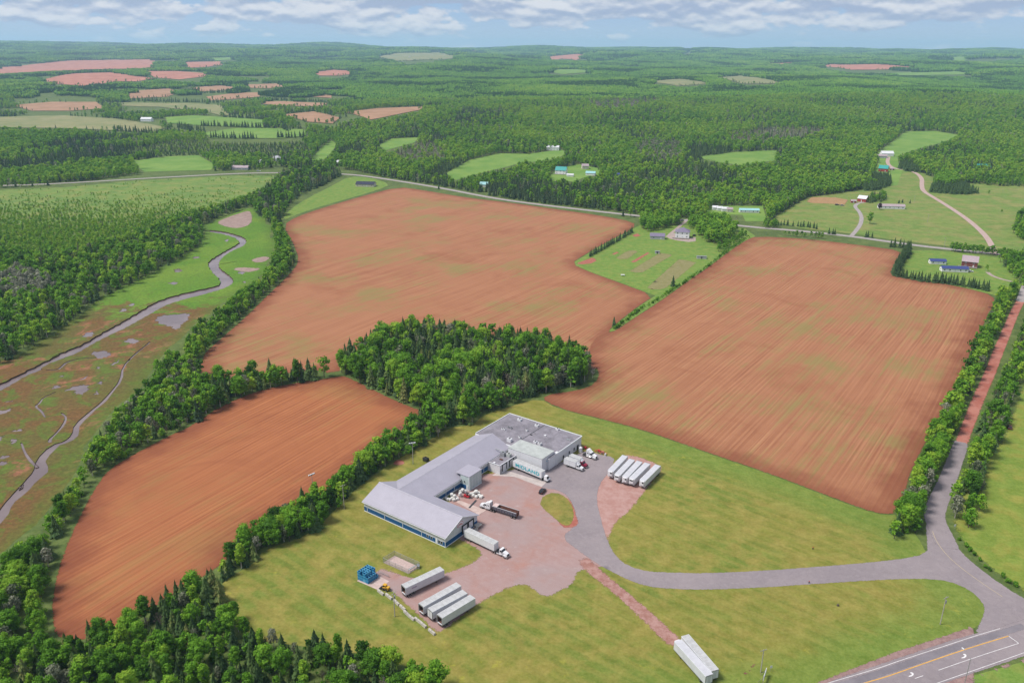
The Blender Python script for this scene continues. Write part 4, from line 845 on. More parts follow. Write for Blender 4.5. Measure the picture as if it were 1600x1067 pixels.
FARMLAND = PP([(-60, 208), (-60, 98), (120, 90), (350, 92), (440, 120), (560, 146), (560, 192), (480, 218), (260, 212)])
DEADP = [PP([(1135, 216), (1190, 204), (1250, 201), (1292, 207), (1270, 218), (1200, 228), (1145, 227)]), PP([(915, 162), (1000, 155), (1042, 160), (980, 173), (930, 172)]), PP([(600, 236), (680, 225), (700, 250), (640, 262)])]
DARKP = [PP([(520, 240), (560, 225), (690, 190), (740, 172), (760, 182), (700, 205), (640, 222), (600, 250), (560, 262)]), PP([(0, 246), (100, 226), (240, 212), (260, 235), (200, 250), (0, 275)]), PP([(620, 290), (700, 262), (900, 290), (1100, 265), (1180, 262), (1080, 330), (1000, 345), (800, 312)]), PP([(1000, 262), (1060, 215), (1150, 225), (1130, 260), (1080, 285)])]
YOUNG = [PP([(150, 245), (270, 222), (470, 222), (490, 240), (430, 250), (330, 245)])]
PALEP = [PP([(988, 245), (1010, 225), (1060, 228), (1065, 250), (1030, 258)]), PP([(0, 450), (10, 425), (60, 425), (75, 450), (40, 465)])]
pts_x, pts_y, pts_h, pts_t, pts_k = [], [], [], [], []
def in_view(x, y, z, m=60):
    px, py, dd = project(x, y, z + 6); return (px > -m) & (px < 1600 + m) & (py < 1067 + m) & (dd > 0)
def gen(y0, y1, sp, hscale):
    k = 0.72
    gx, gy = np.meshgrid(np.arange(-k * y1, k * y1, sp), np.arange(y0, y1, sp * .9)); gx = gx + (np.arange(gx.shape[0]) % 2)[:, None] * sp * .5
    gx = gx.ravel(); gy = gy.ravel(); ok = abs(gx) < k * gy + 20; gx, gy = gx[ok], gy[ok]
    gx = gx + RNG.uniform(-.4, .4, gx.size) * sp; gy = gy + RNG.uniform(-.4, .4, gy.size) * sp
    ok = in_general(gx, gy); gx, gy = gx[ok], gy[ok]; ok = in_view(gx, gy, terrain(gx, gy)); gx, gy = gx[ok], gy[ok]
    ok = ~blocks_view(gx, gy, 8.5 * hscale); ok &= ~(inside(FARMLAND, gx, gy) & (fbm(gx, gy, 330, 77) + .35 * fbm(gx, gy, 120, 78) + RNG.normal(0, .12, gx.size) < .02)); return gx[ok], gy[ok]
IN = lambda L, x, y: np.any([inside(w, x, y) for w in L], axis=0)
def far_tree(x, y, sp, hs):
    a = fbm(x, y, 260, 31); b_ = fbm(x, y, 110, 32); c = fbm(x, y, 420, 33); n = len(x); r = RNG.random(n)
    sprf = np.clip(.20 + .55 * a + .25 * b_ + .5 * IN(DARKP, x, y), .01, .95)
    pal = np.clip(.03 + .10 * (fbm(x, y, 90, 37) - .35), 0, .3) + .6 * IN(PALEP, x, y); dead = .02 + .8 * IN(DEADP, x, y)
    kind = np.where(r < sprf, 1, 0); r2 = RNG.random(n); kind = np.where(r2 < dead, 3, np.where(r2 < dead + pal, 2, kind))
    h = RNG.uniform(7.5, 13, n) * hs * (1 + .10 * b_); yg = IN(YOUNG, x, y); h = np.where(yg, h * .55, h); kind = np.where(yg & (r2 > .2), 1, kind)
    h = np.where(kind == 3, h * .8, h)
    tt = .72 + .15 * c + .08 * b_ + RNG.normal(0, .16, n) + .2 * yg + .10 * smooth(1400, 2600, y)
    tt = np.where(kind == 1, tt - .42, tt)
    return kind, h, np.clip(tt, 0, 1)
KN = ['broadleaf_tree', 'spruce_tree', 'pale_tree', 'dead_tree', 'shrub']
for y0, y1, sp, hs in ((600, 1150, 5.6, 1.0), (1150, 1700, 7.0, 1.1), (1700, 2700, 9.5, 1.25)):
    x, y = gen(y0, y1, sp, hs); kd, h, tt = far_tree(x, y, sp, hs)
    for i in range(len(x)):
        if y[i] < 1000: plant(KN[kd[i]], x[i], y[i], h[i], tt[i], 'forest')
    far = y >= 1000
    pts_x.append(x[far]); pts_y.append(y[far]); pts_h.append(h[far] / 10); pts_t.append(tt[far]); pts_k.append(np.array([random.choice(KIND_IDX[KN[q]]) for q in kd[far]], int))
# lines of trees in the far farmland and scrub shrubs
def tree_line(px, sp, kind, hs):
    w = densify(PP(px), sp, False); n = len(w); w = w + RNG.normal(0, sp * .25, w.shape)
    pts_x.append(w[:, 0]); pts_y.append(w[:, 1]); pts_h.append(RNG.uniform(.7, 1.3, n) * hs); pts_t.append(RNG.uniform(.25, .6, n)); pts_k.append(np.array([random.choice(KIND_IDX[kind]) for _ in range(n)], int))
for px, kind in (([(280, 200), (300, 205), (320, 208)], 'spruce_tree'), ([(315, 197), (370, 199), (420, 201)], 'spruce_tree'), ([(330, 216), (380, 217), (400, 217)], 'spruce_tree'), ([(435, 216), (475, 215)], 'spruce_tree'), ([(190, 157), (290, 160), (350, 161)], 'spruce_tree'), ([(290, 146), (320, 146), (375, 144)], 'spruce_tree'), ([(230, 110), (275, 110), (330, 115)], 'broadleaf_tree'), ([(100, 115), (170, 113), (240, 109)], 'spruce_tree'), ([(390, 157), (440, 157), (510, 160)], 'spruce_tree'), ([(640, 215), (700, 195), (745, 178)], 'spruce_tree'), ([(350, 184), (420, 188), (450, 205)], 'spruce_tree'), ([(180, 205), (240, 209), (300, 205)], 'spruce_tree')):
    for _ in range(2): tree_line(px, 9, kind, 1.35)
for (fk, _), fw in zip(FAR, FAR_W):
    if fk == 'green' or np.median(fw[:, 1]) < 1500: continue
    q = densify(fw, 13); q = q[(fbm(q[:, 0], q[:, 1], 160, 61) + RNG.normal(0, .25, len(q))) > .15]; n = len(q)
    if n == 0: continue
    q = q + RNG.normal(0, 5, q.shape); pts_x.append(q[:, 0]); pts_y.append(q[:, 1]); pts_h.append(RNG.uniform(.7, 1.25, n)); pts_t.append(RNG.uniform(.2, .7, n)); pts_k.append(np.array([random.choice(KIND_IDX['spruce_tree' if random.random() < .45 else 'broadleaf_tree']) for _ in range(n)], int))
x, y = scatter(PP(SCRUB), 3.9); px_, py_, _ = project(x, y, 0 * x); dn = smooth(288, 345, py_) * 1.0 - .10 + .30 * fbm(x, y, 45, 41) + .22 * fbm(x, y, 16, 42) + .5 * smooth(335, 365, py_)
for i in np.nonzero(RNG.random(len(x)) < dn)[0]:
    r = random.random(); k = 'shrub' if r < .62 - .45 * float(smooth(310, 380, py_[i])) else ('broadleaf_tree' if r < .9 else 'spruce_tree')
    plant(k, x[i], y[i], random.uniform(.9, 2.4) if k == 'shrub' else random.uniform(2.0, 3.6) * (1 + 1.0 * float(smooth(300, 385, py_[i]))), .78 + random.gauss(0, .15), 'scrub')
x, y = scatter(PP(FARM), 22)
# patches
def gen_patch(y0, y1, sp, s_):
    x, y = gen(y0, y1, sp, s_ * 1.0)
    a = fbm(x, y, 500, 51); b_ = fbm(x, y, 1500, 52); n = len(x)
    kd = np.where(a + RNG.normal(0, .25, n) + .25 * IN(DARKP, x, y) > .45, 2, np.where(a + RNG.normal(0, .25, n) < 0.05, 1, 0))
    ids = np.array([random.choice(PATCH[('mixed', 'light', 'dark')[q]]) for q in kd], int)
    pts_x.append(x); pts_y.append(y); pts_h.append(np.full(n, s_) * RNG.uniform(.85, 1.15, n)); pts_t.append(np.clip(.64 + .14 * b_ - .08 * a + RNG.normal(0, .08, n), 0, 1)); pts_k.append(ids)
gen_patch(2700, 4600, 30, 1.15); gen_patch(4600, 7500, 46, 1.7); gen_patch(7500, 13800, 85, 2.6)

# ------------------------------------------------------------------ nearest trees become objects, the rest one mass
T = TREES; tx = np.array([q[1] for q in T]); ty = np.array([q[2] for q in T]); th = np.array([q[3] for q in T])
px_, py_, dd = project(tx, ty, th * .5); vis = (px_ > -15) & (px_ < 1615) & (py_ > 0) & (project(tx, ty, th)[1] < 1075)
size = th / dd; ordr = np.argsort(-size); taken = {k: 0 for k in NEAR}; single = set()
for i in ordr:
    k = T[i][0]
    if vis[i] and T[i][5] not in ('forest', 'scrub') and taken[k] < 298: taken[k] += 1; single.add(int(i))
groups = {}
for i in sorted(single, key=lambda j: px_[j]): groups.setdefault((T[i][5], T[i][0]), []).append(i)
def ordinal(n): return '%d%s' % (n, 'th' if 10 <= n % 100 <= 20 else {1: 'st', 2: 'nd', 3: 'rd'}.get(n % 10, 'th'))
WORD = {'broadleaf_tree': 'leafy tree', 'spruce_tree': 'spruce', 'shrub': 'shrub', 'pale_tree': 'pale silvery tree', 'dead_tree': 'bare grey tree'}
CATG = {'broadleaf_tree': 'tree', 'spruce_tree': 'spruce', 'shrub': 'shrub', 'pale_tree': 'tree', 'dead_tree': 'dead tree'}
def single_tree(kind, x, y, h, tint, label, group):
    cm, tm, H0 = random.choice(NEAR[kind]); s_ = h / H0
    o = link(kind, None, None, (x, y, 0), random.uniform(0, 6.28)); wd = s_ * random.uniform(.85, 1.15) * (1.35 if (group or '').split(' in the ')[-1].startswith(('spruce windbreak', 'row beside', 'spruce row', 'conifer', 'spruces at', 'dark conifers')) or label.startswith(('big round', 'lone spruce')) else 1); o.scale = (wd, wd, s_); o.empty_display_size = 1
    tag(o, label, CATG[kind], group)
    c = link('crown', cm, o); c['tint'] = float(min(1, max(0, tint))); link('stems' if kind == 'shrub' else 'trunk', tm, o)
    return o
for (rgn, kind), idx in groups.items():
    hs = sorted(T[i][3] for i in idx); n = len(idx); plain_rgn = rgn.split(' ')[0] in ('lone', 'big', 'small') and n == 1 and rgn != 'wood between upper and lower fields'
    for j, i in enumerate(idx):
        _, x, y, h, tn, _ = T[i]; szw = 'tall' if h > hs[int(n * .67)] else ('low' if h < hs[int(n * .33)] else 'mid-height'); colw = 'dark green' if tn < .42 else ('bright green' if tn > .62 else 'green')
        if kind in ('pale_tree', 'dead_tree'): colw = ''
        single = n == 1
        where = '' if n == 1 else ', %s from left' % ordinal(j + 1)
        if plain_rgn: lab = rgn
        else: lab = ' '.join(('%s %s %s in the %s%s' % (szw if n > 1 else '', colw, WORD[kind], rgn, where)).split())
        single_tree(kind, x, y, h, tn, lab, '%s in the %s' % (WORD[kind], rgn) if n > 1 else None)
NEAR['purple_tree'] = [(broad_crown(rg, 10, 4.2, 16, 60, .4).mesh('crown', M_PURPLE), broad_trunk(rg, 10, 4).mesh('trunk', M_BARK), 10.0)]; CATG['purple_tree'] = 'tree'
single_tree('purple_tree', PURPLE[0], PURPLE[1], PURPLE[2], .5, 'dark purple round tree in front of the long white mobile home', None)
for i, q in enumerate(T):
    if i in globals().get('_none', ()): continue
rest = [i for i in range(len(T)) if not any(i in v for v in ())]
used = set(i for v in groups.values() for i in v)
rest = [i for i in range(len(T)) if i not in used]
rest_v = in_view(tx, ty, th * 0, 80)
rest = [i for i in rest if rest_v[i]]
pts_x.append(tx[rest]); pts_y.append(ty[rest]); pts_h.append(np.array([T[i][3] / (3 if T[i][0] == 'shrub' else 10) for i in rest])); pts_t.append(np.array([T[i][4] for i in rest])); pts_k.append(np.array([random.choice(KIND_IDX[T[i][0]]) for i in rest], int))
FX = np.concatenate(pts_x); FY = np.concatenate(pts_y); FH = np.concatenate(pts_h); FT = np.concatenate(pts_t); FK = np.concatenate(pts_k)
print('TREES single', {k: v for k, v in taken.items()}, 'mass', len(FX))
me = bpy.data.meshes.new('forest'); me.vertices.add(len(FX)); me.vertices.foreach_set('co', np.column_stack([FX, FY, terrain(FX, FY) - .1]).astype(np.float32).ravel())
for nm, arr, ty_ in (('size', FH, 'FLOAT'), ('tint', FT, 'FLOAT'), ('pick', FK, 'INT'), ('turn', RNG.uniform(0, 6.28, len(FX)), 'FLOAT')):
    a = me.attributes.new(nm, ty_, 'POINT'); a.data.foreach_set('value', arr.astype(np.int32 if ty_ == 'INT' else np.float32))
me.update(); forest = tag(link('forest', me), 'dense mixed forest covering the land beyond the fields', 'forest', None, 'stuff')
ng = bpy.data.node_groups.new('forest_scatter', 'GeometryNodeTree'); ng.interface.new_socket('Geometry', in_out='INPUT', socket_type='NodeSocketGeometry'); ng.interface.new_socket('Geometry', in_out='OUTPUT', socket_type='NodeSocketGeometry')
g = NT(ng); gi = g.node('NodeGroupInput'); go = g.node('NodeGroupOutput'); ci = g.node('GeometryNodeCollectionInfo'); ci.inputs['Collection'].default_value = FAR_COLL; ci.inputs['Separate Children'].default_value = True; ci.inputs['Reset Children'].default_value = True
def ga(nm, dt):
    n = g.node('GeometryNodeInputNamedAttribute', data_type=dt); n.inputs['Name'].default_value = nm; return n.outputs[0]
mp = g.node('GeometryNodeMeshToPoints'); g.l.new(gi.outputs[0], mp.inputs[0])
ip = g.node('GeometryNodeInstanceOnPoints'); g.l.new(mp.outputs[0], ip.inputs['Points']); g.l.new(ci.outputs[0], ip.inputs['Instance']); ip.inputs['Pick Instance'].default_value = True
g.l.new(ga('pick', 'INT'), ip.inputs['Instance Index']); cx = g.node('ShaderNodeCombineXYZ'); g.l.new(ga('turn', 'FLOAT'), cx.inputs[2])
er = g.node('FunctionNodeEulerToRotation'); g.l.new(cx.outputs[0], er.inputs[0]); g.l.new(er.outputs[0], ip.inputs['Rotation']); g.l.new(ga('size', 'FLOAT'), ip.inputs['Scale'])
g.l.new(ip.outputs[0], go.inputs[0])
md = forest.modifiers.new('scatter', 'NODES'); md.node_group = ng
# ================================================================== the plant building
K = dict(
 white=mat('white_paint', (.60, .60, .62), .5, var=.06), panel=mat('white_wall_panel', (.50, .52, .53), .5, var=.07, scale=.6), bluep=mat('blue_wall_panel', (.006, .075, .21), .45, var=.1),
 roof=mat('grey_metal_roof', (.30, .285, .335), .5, 0.0, var=.05, scale=.25), ridge=mat('ridge_cap', (.36, .345, .39), .5), flat=mat('flat_membrane', (.19, .175, .20), .8, var=.22, scale=.25), pale=mat('pale_membrane', (.36, .38, .365), .7, var=.12, scale=.3),
 trim=mat('white_trim', (.62, .64, .66), .45, var=.05), glass=mat('dark_glass', (.02, .025, .03), .12, var=.1, spec=.6), black=mat('black_rubber', (.018, .018, .02), .75, var=.2), dark=mat('dark_steel', (.05, .05, .055), .5, .3, var=.2),
 grey=mat('galvanised', (.33, .34, .35), .45, .5, var=.12), chrome=mat('chrome', (.55, .55, .56), .2, .9), rust=mat('rusty_brown', (.115, .045, .03), .8, var=.35, scale=.8), brown=mat('trailer_interior', (.12, .055, .04), .85, var=.3), red=mat('red_paint', (.42, .012, .022), .35, var=.08),
 maroon=mat('maroon_paint', (.21, .01, .035), .35, var=.1), teal=mat('teal_print', (.04, .36, .42), .5, var=.05), lblue=mat('faded_blue_print', (.25, .46, .58), .6, var=.2), totes=mat('blue_plastic', (.02, .20, .40), .45, var=.25, scale=2), totel=mat('light_blue_plastic', (.10, .35, .52), .45, var=.2, scale=2),
 yellow=mat('yellow_paint', (.52, .29, .02), .45, var=.12), conc=mat('concrete_block', (.40, .37, .33), .85, var=.18, scale=1.5), alu=mat('trailer_aluminium', (.54, .55, .58), .4, .05, var=.07, scale=.5), aluroof=mat('trailer_roof', (.40, .40, .40), .55, .05, var=.14, scale=.5), wood=mat('grey_wood', (.24, .21, .18), .85, var=.2),
 steelblue=mat('hopper_steel', (.21, .23, .28), .35, .5, var=.15), bag=mat('white_bulk_bag', (.62, .61, .58), .8, var=.1, scale=2, bump=.3), mint=mat('pale_green_cladding', (.42, .49, .48), .45, var=.1, scale=.8), red_light=mat('red_lens', (.35, .01, .01), .3), pinkc=mat('pink_gravel_pad', (.40, .30, .275), .85, var=.15))
UA = math.radians(-36.0); BO = P(696.4, 855.4)        # near corner of the front wing
BU = np.array([math.cos(UA), math.sin(UA)]); BV = np.array([-math.sin(UA), math.cos(UA)])
def loc_uv(u, v, z=.0): q = BO + BU * u + BV * v; return (q[0], q[1], z)
def uv_of(px, py, z=0.0): q = P(px, py, z) - BO; return q @ BU, q @ BV
B = thing('plant_building', (BO[0], BO[1], 0), UA, 'L-shaped grey metal-roofed plant building with white and blue walls beside the yard', 'building')
def wallbox(name, u0, u1, v0, v1, h, m, z0=0.0): return MB().box(u0, u1, v0, v1, z0, h).build(name, m, B)
EH, RH = 4.6, 8.5
# front wing: u -43..0, v 0..19
MB().extr_x([(0, 2.25), (19, 2.25), (19, EH), (9.5, RH - .25), (0, EH)], -43, 0).build('upper_wall', K['panel'], B)
band = MB().box(-43.03, .03, -.03, 19.03, .35, 2.25).build('blue_wall', K['bluep'], B)
MB().box(-43.1, .1, -.1, 19.1, 0, .35).build('foundation', K['trim'], B)
MB().box(-43.05, .05, -.05, 19.05, 2.25, 2.40).build('band_trim', K['trim'], B)
def gable_roof_x(u0, u1, v0, v1, eh, rh, name):
    mb = MB(); o = .55; vm = (v0 + v1) / 2; sl = (rh - eh) / (vm - v0)
    mb.extr_x([(v0 - o, eh - o * sl), (vm, rh), (v1 + o, eh - o * sl), (v1 + o, eh - o * sl + .22), (vm, rh + .22), (v0 - o, eh - o * sl + .22)], u0 - .5, u1 + .5); r = mb.build(name, K['roof'], B)
    MB().extr_x([(vm - .35, rh + .12), (vm + .35, rh + .12), (vm + .3, rh + .24), (vm, rh + .32), (vm - .3, rh + .24)], u0 - .52, u1 + .52).build('ridge_cap', K['ridge'], r); return r
R1 = gable_roof_x(-43, 0, 0, 19, EH, RH, 'front_roof')
for sgn in (-1, 1):    # barge boards on the right gable
    MB().hexa([(.50, 9.5, RH - .12), (.62, 9.5, RH - .12), (.62, 9.5 + sgn * 10.05, EH - .34), (.50, 9.5 + sgn * 10.05, EH - .34)], [(.50, 9.5, RH + .24), (.62, 9.5, RH + .24), (.62, 9.5 + sgn * 10.05, EH + .02), (.50, 9.5 + sgn * 10.05, EH + .02)]).build('barge_board', K['trim'], R1)
MB().box(-43.5, .5, -.75, -.58, EH - .42, EH - .24).build('gutter', K['trim'], R1)
for u in (-41.2, -31.5, -21.8, -12, -.1): MB().box(u - .09, u + .09, -.16, -.03, .3, EH - .3).build('downspout', K['trim'], B)
for u in (-8.9, -6.9):
    w = MB().box(u - .55, u + .55, -.10, -.02, 1.3, 2.3).build('window', K['trim'], B); MB().box(u - .45, u + .45, -.13, -.09, 1.4, 2.2).build('pane', K['glass'], w)
d_ = MB().box(-4.9, -3.9, -.12, -.02, .35, 2.5).build('door', K['trim'], B); MB().box(-4.1, -4.0, -.16, -.1, 1.2, 1.35).build('handle', K['dark'], d_)
for u in (-3.1, -1.9):
    w = MB().box(u - .5, u + .5, -.10, -.02, .9, 2.2).build('window', K['trim'], B); MB().box(u - .4, u + .4, -.13, -.09, 1.0, 2.1).build('pane', K['glass'], w)
# dock doors in the gable wall
for v in (11.3, 14.9):
    w = MB().box(.0, .35, v - 1.75, v - 1.35, .9, 4.1).box(.0, .35, v + 1.35, v + 1.75, .9, 4.1).box(.0, .35, v - 1.75, v + 1.75, 4.1, 4.5).build('dock_seal', K['black'], B)
    MB().box(.06, .14, v - 1.35, v + 1.35, 1.0, 4.1).build('dock_door', K['white'], B)
pl = MB().box(.1, 2.4, 16.6, 19.2, 1.05, 1.2).build('dock_landing', K['conc'], B)
MB().extr_x([(16.6, 1.05), (16.6, .0), (14.2, .0)], 1.4, 2.4).build('dock_stair', K['conc'], B)
for q in (16.7, 17.9, 19.1): MB().tube((2.3, q, 1.2), (2.3, q, 2.25), .035, n=5).build('rail_post', K['grey'], B)
MB().tube((2.3, 16.7, 2.25), (2.3, 19.1, 2.25), .03, n=5).build('rail', K['grey'], B)
# oval emblem on the gable
def ellipse(mb, x, cy, cz, a, b_, tilt=0.0, n=28, th=.04):
    pts = [(x, cy + a * math.cos(q) * math.cos(tilt) - b_ * math.sin(q) * math.sin(tilt), cz + a * math.cos(q) * math.sin(tilt) + b_ * math.sin(q) * math.cos(tilt)) for q in [2 * math.pi * i / n for i in range(n)]]
    return mb.add(pts + [(x + th, p_[1], p_[2]) for p_ in pts], [tuple(range(n, 2 * n)), tuple(range(n - 1, -1, -1))] + [(i, (i + 1) % n, n + (i + 1) % n, n + i) for i in range(n)])
em = ellipse(MB(), .02, 8.6, 5.75, 2.1, 1.35).build('emblem', K['trim'], B)
ellipse(MB(), .05, 8.6, 5.75, 1.9, 1.2).build('emblem_ring', mat('emblem_pink', (.45, .18, .22), .5), em); ellipse(MB(), .08, 8.6, 5.75, 1.6, .95).build('emblem_field', K['trim'], em)
mk = MB()
for q in (-.9, -.3, .3, .9): mk.box(.125, .15, 8.6 + q - .2, 8.6 + q + .2, 5.45 + .12 * math.cos(q * 3), 6.05 + .12 * math.cos(q * 3))
mk.build('emblem_mark', K['red'], em)
# long wing: v 19..72, u -43.4..-23.4
LU0, LU1, LV1 = -43.2, -23.4, 72.0
MB().extr_y([(LU0, 2.25), (LU1, 2.25), (LU1, EH), ((LU0 + LU1) / 2, RH - .3), (LU0, EH)], 19.0, LV1).build('upper_wall', K['panel'], B)
MB().box(LU0 - .03, LU1 + .03, 19.05, LV1 + .02, .35, 2.25).build('blue_wall', K['bluep'], B)
MB().box(LU0 - .08, LU1 + .08, 19.1, LV1 + .05, 0, .35).build('foundation', K['trim'], B)
um = (LU0 + LU1) / 2; sl = (RH - EH) / (um - LU0); o_ = .5
R2 = MB().extr_y([(LU0 - o_, EH - o_ * sl), (um, RH - .02), (LU1 + o_, EH - o_ * sl), (LU1 + o_, EH - o_ * sl + .2), (um, RH + .18), (LU0 - o_, EH - o_ * sl + .2)], 9.6, LV1 + .5).build('long_roof', K['roof'], B)
MB().extr_y([(um - .35, RH + .08), (um + .35, RH + .08), (um, RH + .27)], 10.2, LV1 + .52).build('ridge_cap', K['ridge'], R2)
MB().box(LU1 + .5, LU1 + .68, 20, LV1, EH - .42, EH - .24).build('gutter', K['trim'], R2); MB().box(LU0 - .68, LU0 - .5, 20, LV1, EH - .42, EH - .24).build('gutter', K['trim'], R2)
for v in (27.5, 33, 47, 53): MB().box(LU1 + .03, LU1 + .18, v - .08, v + .08, .3, EH - .4).build('downspout', K['trim'], B)
MB().box(LU1 + .05, LU1 + .10, 24, 35, .4, .75).build('kick_rail', K['trim'], B)
# tall pale annex in the corner of the yard
AN = MB().box(LU1 + .02, -18.7, 37.2, 45.6, .3, 6.6).build('annex_wall', K['mint'], B); MB().box(LU1, -18.6, 37.1, 45.7, 0, .3).build('annex_foundation', K['trim'], B)
MB().box(LU1 - 2.6, -18.55, 37.05, 45.75, 6.6, 6.78).build('annex_roof', K['roof'], B)
MB().box(LU1 + .04, -20.4, 37.12, 37.22, .35, 2.3).build('annex_blue_panel', K['bluep'], AN)
d_ = MB().box(-20.2, -19.3, 37.08, 37.18, .3, 2.4).build('door', K['trim'], B)
MB().box(-21.4, -21.0, 36.85, 37.2, 3.6, 4.1).build('wall_lamp', K['dark'], B)
for v in (39.3, 41.4, 43.5): MB().box(-18.72, -18.64, v - .06, v + .06, .3, 6.6).build('cladding_joint', K['trim'], AN)
MB().box(-18.75, -18.5, 37.0, 37.25, .3, 6.6).build('corner_trim', K['trim'], AN)
# small flat dock block
MB().box(LU1, -16.7, 56, 68, 0, 4.2).build('dock_block_wall', K['white'], B)
MB().box(LU1 - .1, -16.6, 55.9, 68, 4.2, 4.32).build('dock_block_roof', K['flat'], B)
for a in ((LU1, -16.55, 55.85, 56.1), (-16.8, -16.55, 56.1, 68)): MB().box(a[0], a[1], a[2], a[3], 4.32, 4.5).build('parapet', K['trim'], B)
for v in (59.3, 64.6):
    MB().box(-16.7, -16.45, v - 1.7, v - 1.35, .9, 3.9).box(-16.7, -16.45, v + 1.35, v + 1.7, .9, 3.9).box(-16.7, -16.45, v - 1.7, v + 1.7, 3.9, 4.15).build('dock_seal', K['black'], B)
    MB().box(-16.72, -16.62, v - 1.35, v + 1.35, .9, 3.9).build('dock_door', K['white'], B)
d_ = MB().box(-16.72, -16.63, 56.4, 57.3, .1, 2.3).build('door', K['grey'], B)
# tall white cold store and flat-roofed block behind
MB().box(-21, -2.6, 68.0, 77.6, 0, 6.9).build('cold_store_wall', K['white'], B); MB().box(-21.1, -2.5, 67.9, 77.7, 6.9, 7.05).build('cold_store_roof', K['pale'], B)
MB().box(-2.55, -2.45, 72, 74.8, 3.9, 4.3).box(-2.55, -2.45, 71.2, 75.4, 4.45, 4.75).box(-2.55, -2.45, 72.4, 74.4, 4.9, 5.5).build('faded_mark', K['lblue'], B, label='faded light blue mark on the white wall')
MB().box(-43.2, -1.6, 72.1, 99.5, 0, 5.55).build('flat_block_wall', K['white'], B)
FR = MB().box(-43.2, -1.5, 72.6, 99.6, 5.55, 5.68).build('flat_roof', K['flat'], B)
MB().box(-43.3, -1.35, 99.45, 99.75, 5.6, 5.95).build('parapet', K['trim'], B); MB().box(-1.6, -1.3, 77.8, 99.45, 5.3, 5.95).build('parapet', K['trim'], B); MB().box(-43.4, -43.1, 72.6, 99.45, 5.3, 5.95).build('parapet', K['trim'], B)
MB().box(-2.6, -1.45, 77.62, 79.6, 0, 6.0).build('corner_tower', K['white'], B)
MB().box(-22.3, -22.0, 74, 99.3, 5.68, 5.74).build('roof_seam', K['dark'], FR); MB().box(-12.3, -12.1, 78, 99.3, 5.68, 5.72).build('roof_seam', K['flat'], FR)
for v in (84.0, 89.0, 93.2): MB().box(-1.6, -1.52, v - .5, v + .5, 1.0 if v > 85 else .1, 2.4).build('window' if v > 85 else 'door', K['dark'], B)
MB().box(-1.6, -1.5, 95.6, 97.0, .1, 2.6).build('door', K['dark'], B)
def unit(px, py, w, l, h, m, fan=True, name='roof_vent', z=5.68):
    u, v = uv_of(px, py, z); o = MB().box(u - w / 2, u + w / 2, v - l / 2, v + l / 2, z, z + h).build(name, m, B)
    if fan: MB().tube((u, v, z + h), (u, v, z + h + .12), min(w, l) * .35, n=10).build('fan_grille', K['dark'], o)
z5 = lambda a, b_: (740 + a / 8.892, 640 + b_ / 8.892)
unit(*z5(640, 150), 1.9, 1.6, 1.0, K['white']); unit(*z5(880, 230), 1.8, 1.5, .9, K['white']); unit(*z5(400, 275), .8, .8, .7, K['white']); unit(*z5(432, 278), .9, .9, .6, K['white']); unit(*z5(485, 250), .9, .8, .6, K['grey']); unit(*z5(520, 262), 1.0, .9, .7, K['grey'])
unit(*z5(740, 295), .9, .9, .8, K['white']); unit(*z5(640, 393), .9, .9, .9, K['white']); unit(*z5(500, 440), 2.2, 1.6, 1.5, K['white'], name='rooftop_unit'); unit(*z5(858, 465), 1.6, 1.4, 1.1, K['white'], name='rooftop_unit'); unit(*z5(918, 488), 1.6, 1.4, 1.1, K['white'], name='rooftop_unit'); unit(*z5(995, 362), 1.0, .8, .4, K['white'], False)
unit(840 + 275 / 8.892, 640 + 280 / 8.892, 1.4, 1.2, .8, K['white']); unit(840 + 430 / 8.892, 640 + 422 / 8.892, 2.4, .8, .4, K['grey'], False); unit(*z5(800, 352), 1.0, .6, .3, K['dark'], False)
unit(*z5(410, 640), 2.0, 1.5, 2.0, K['grey'], name='rooftop_unit', z=4.32); unit(*z5(490, 650), 1.9, 1.6, 1.5, K['pale'], name='rooftop_unit', z=4.32); unit(*z5(385, 695), 1.6, .9, .3, K['rust'], False, z=4.32); unit(*z5(290, 740), .9, .8, .4, K['white'], False, z=4.32)
MB().tube((*uv_of(*z5(300, 545), 6.2), 6.4), (*uv_of(*z5(420, 585), 6.2), 6.4), .22, n=8).build('roof_pipe', K['grey'], B)

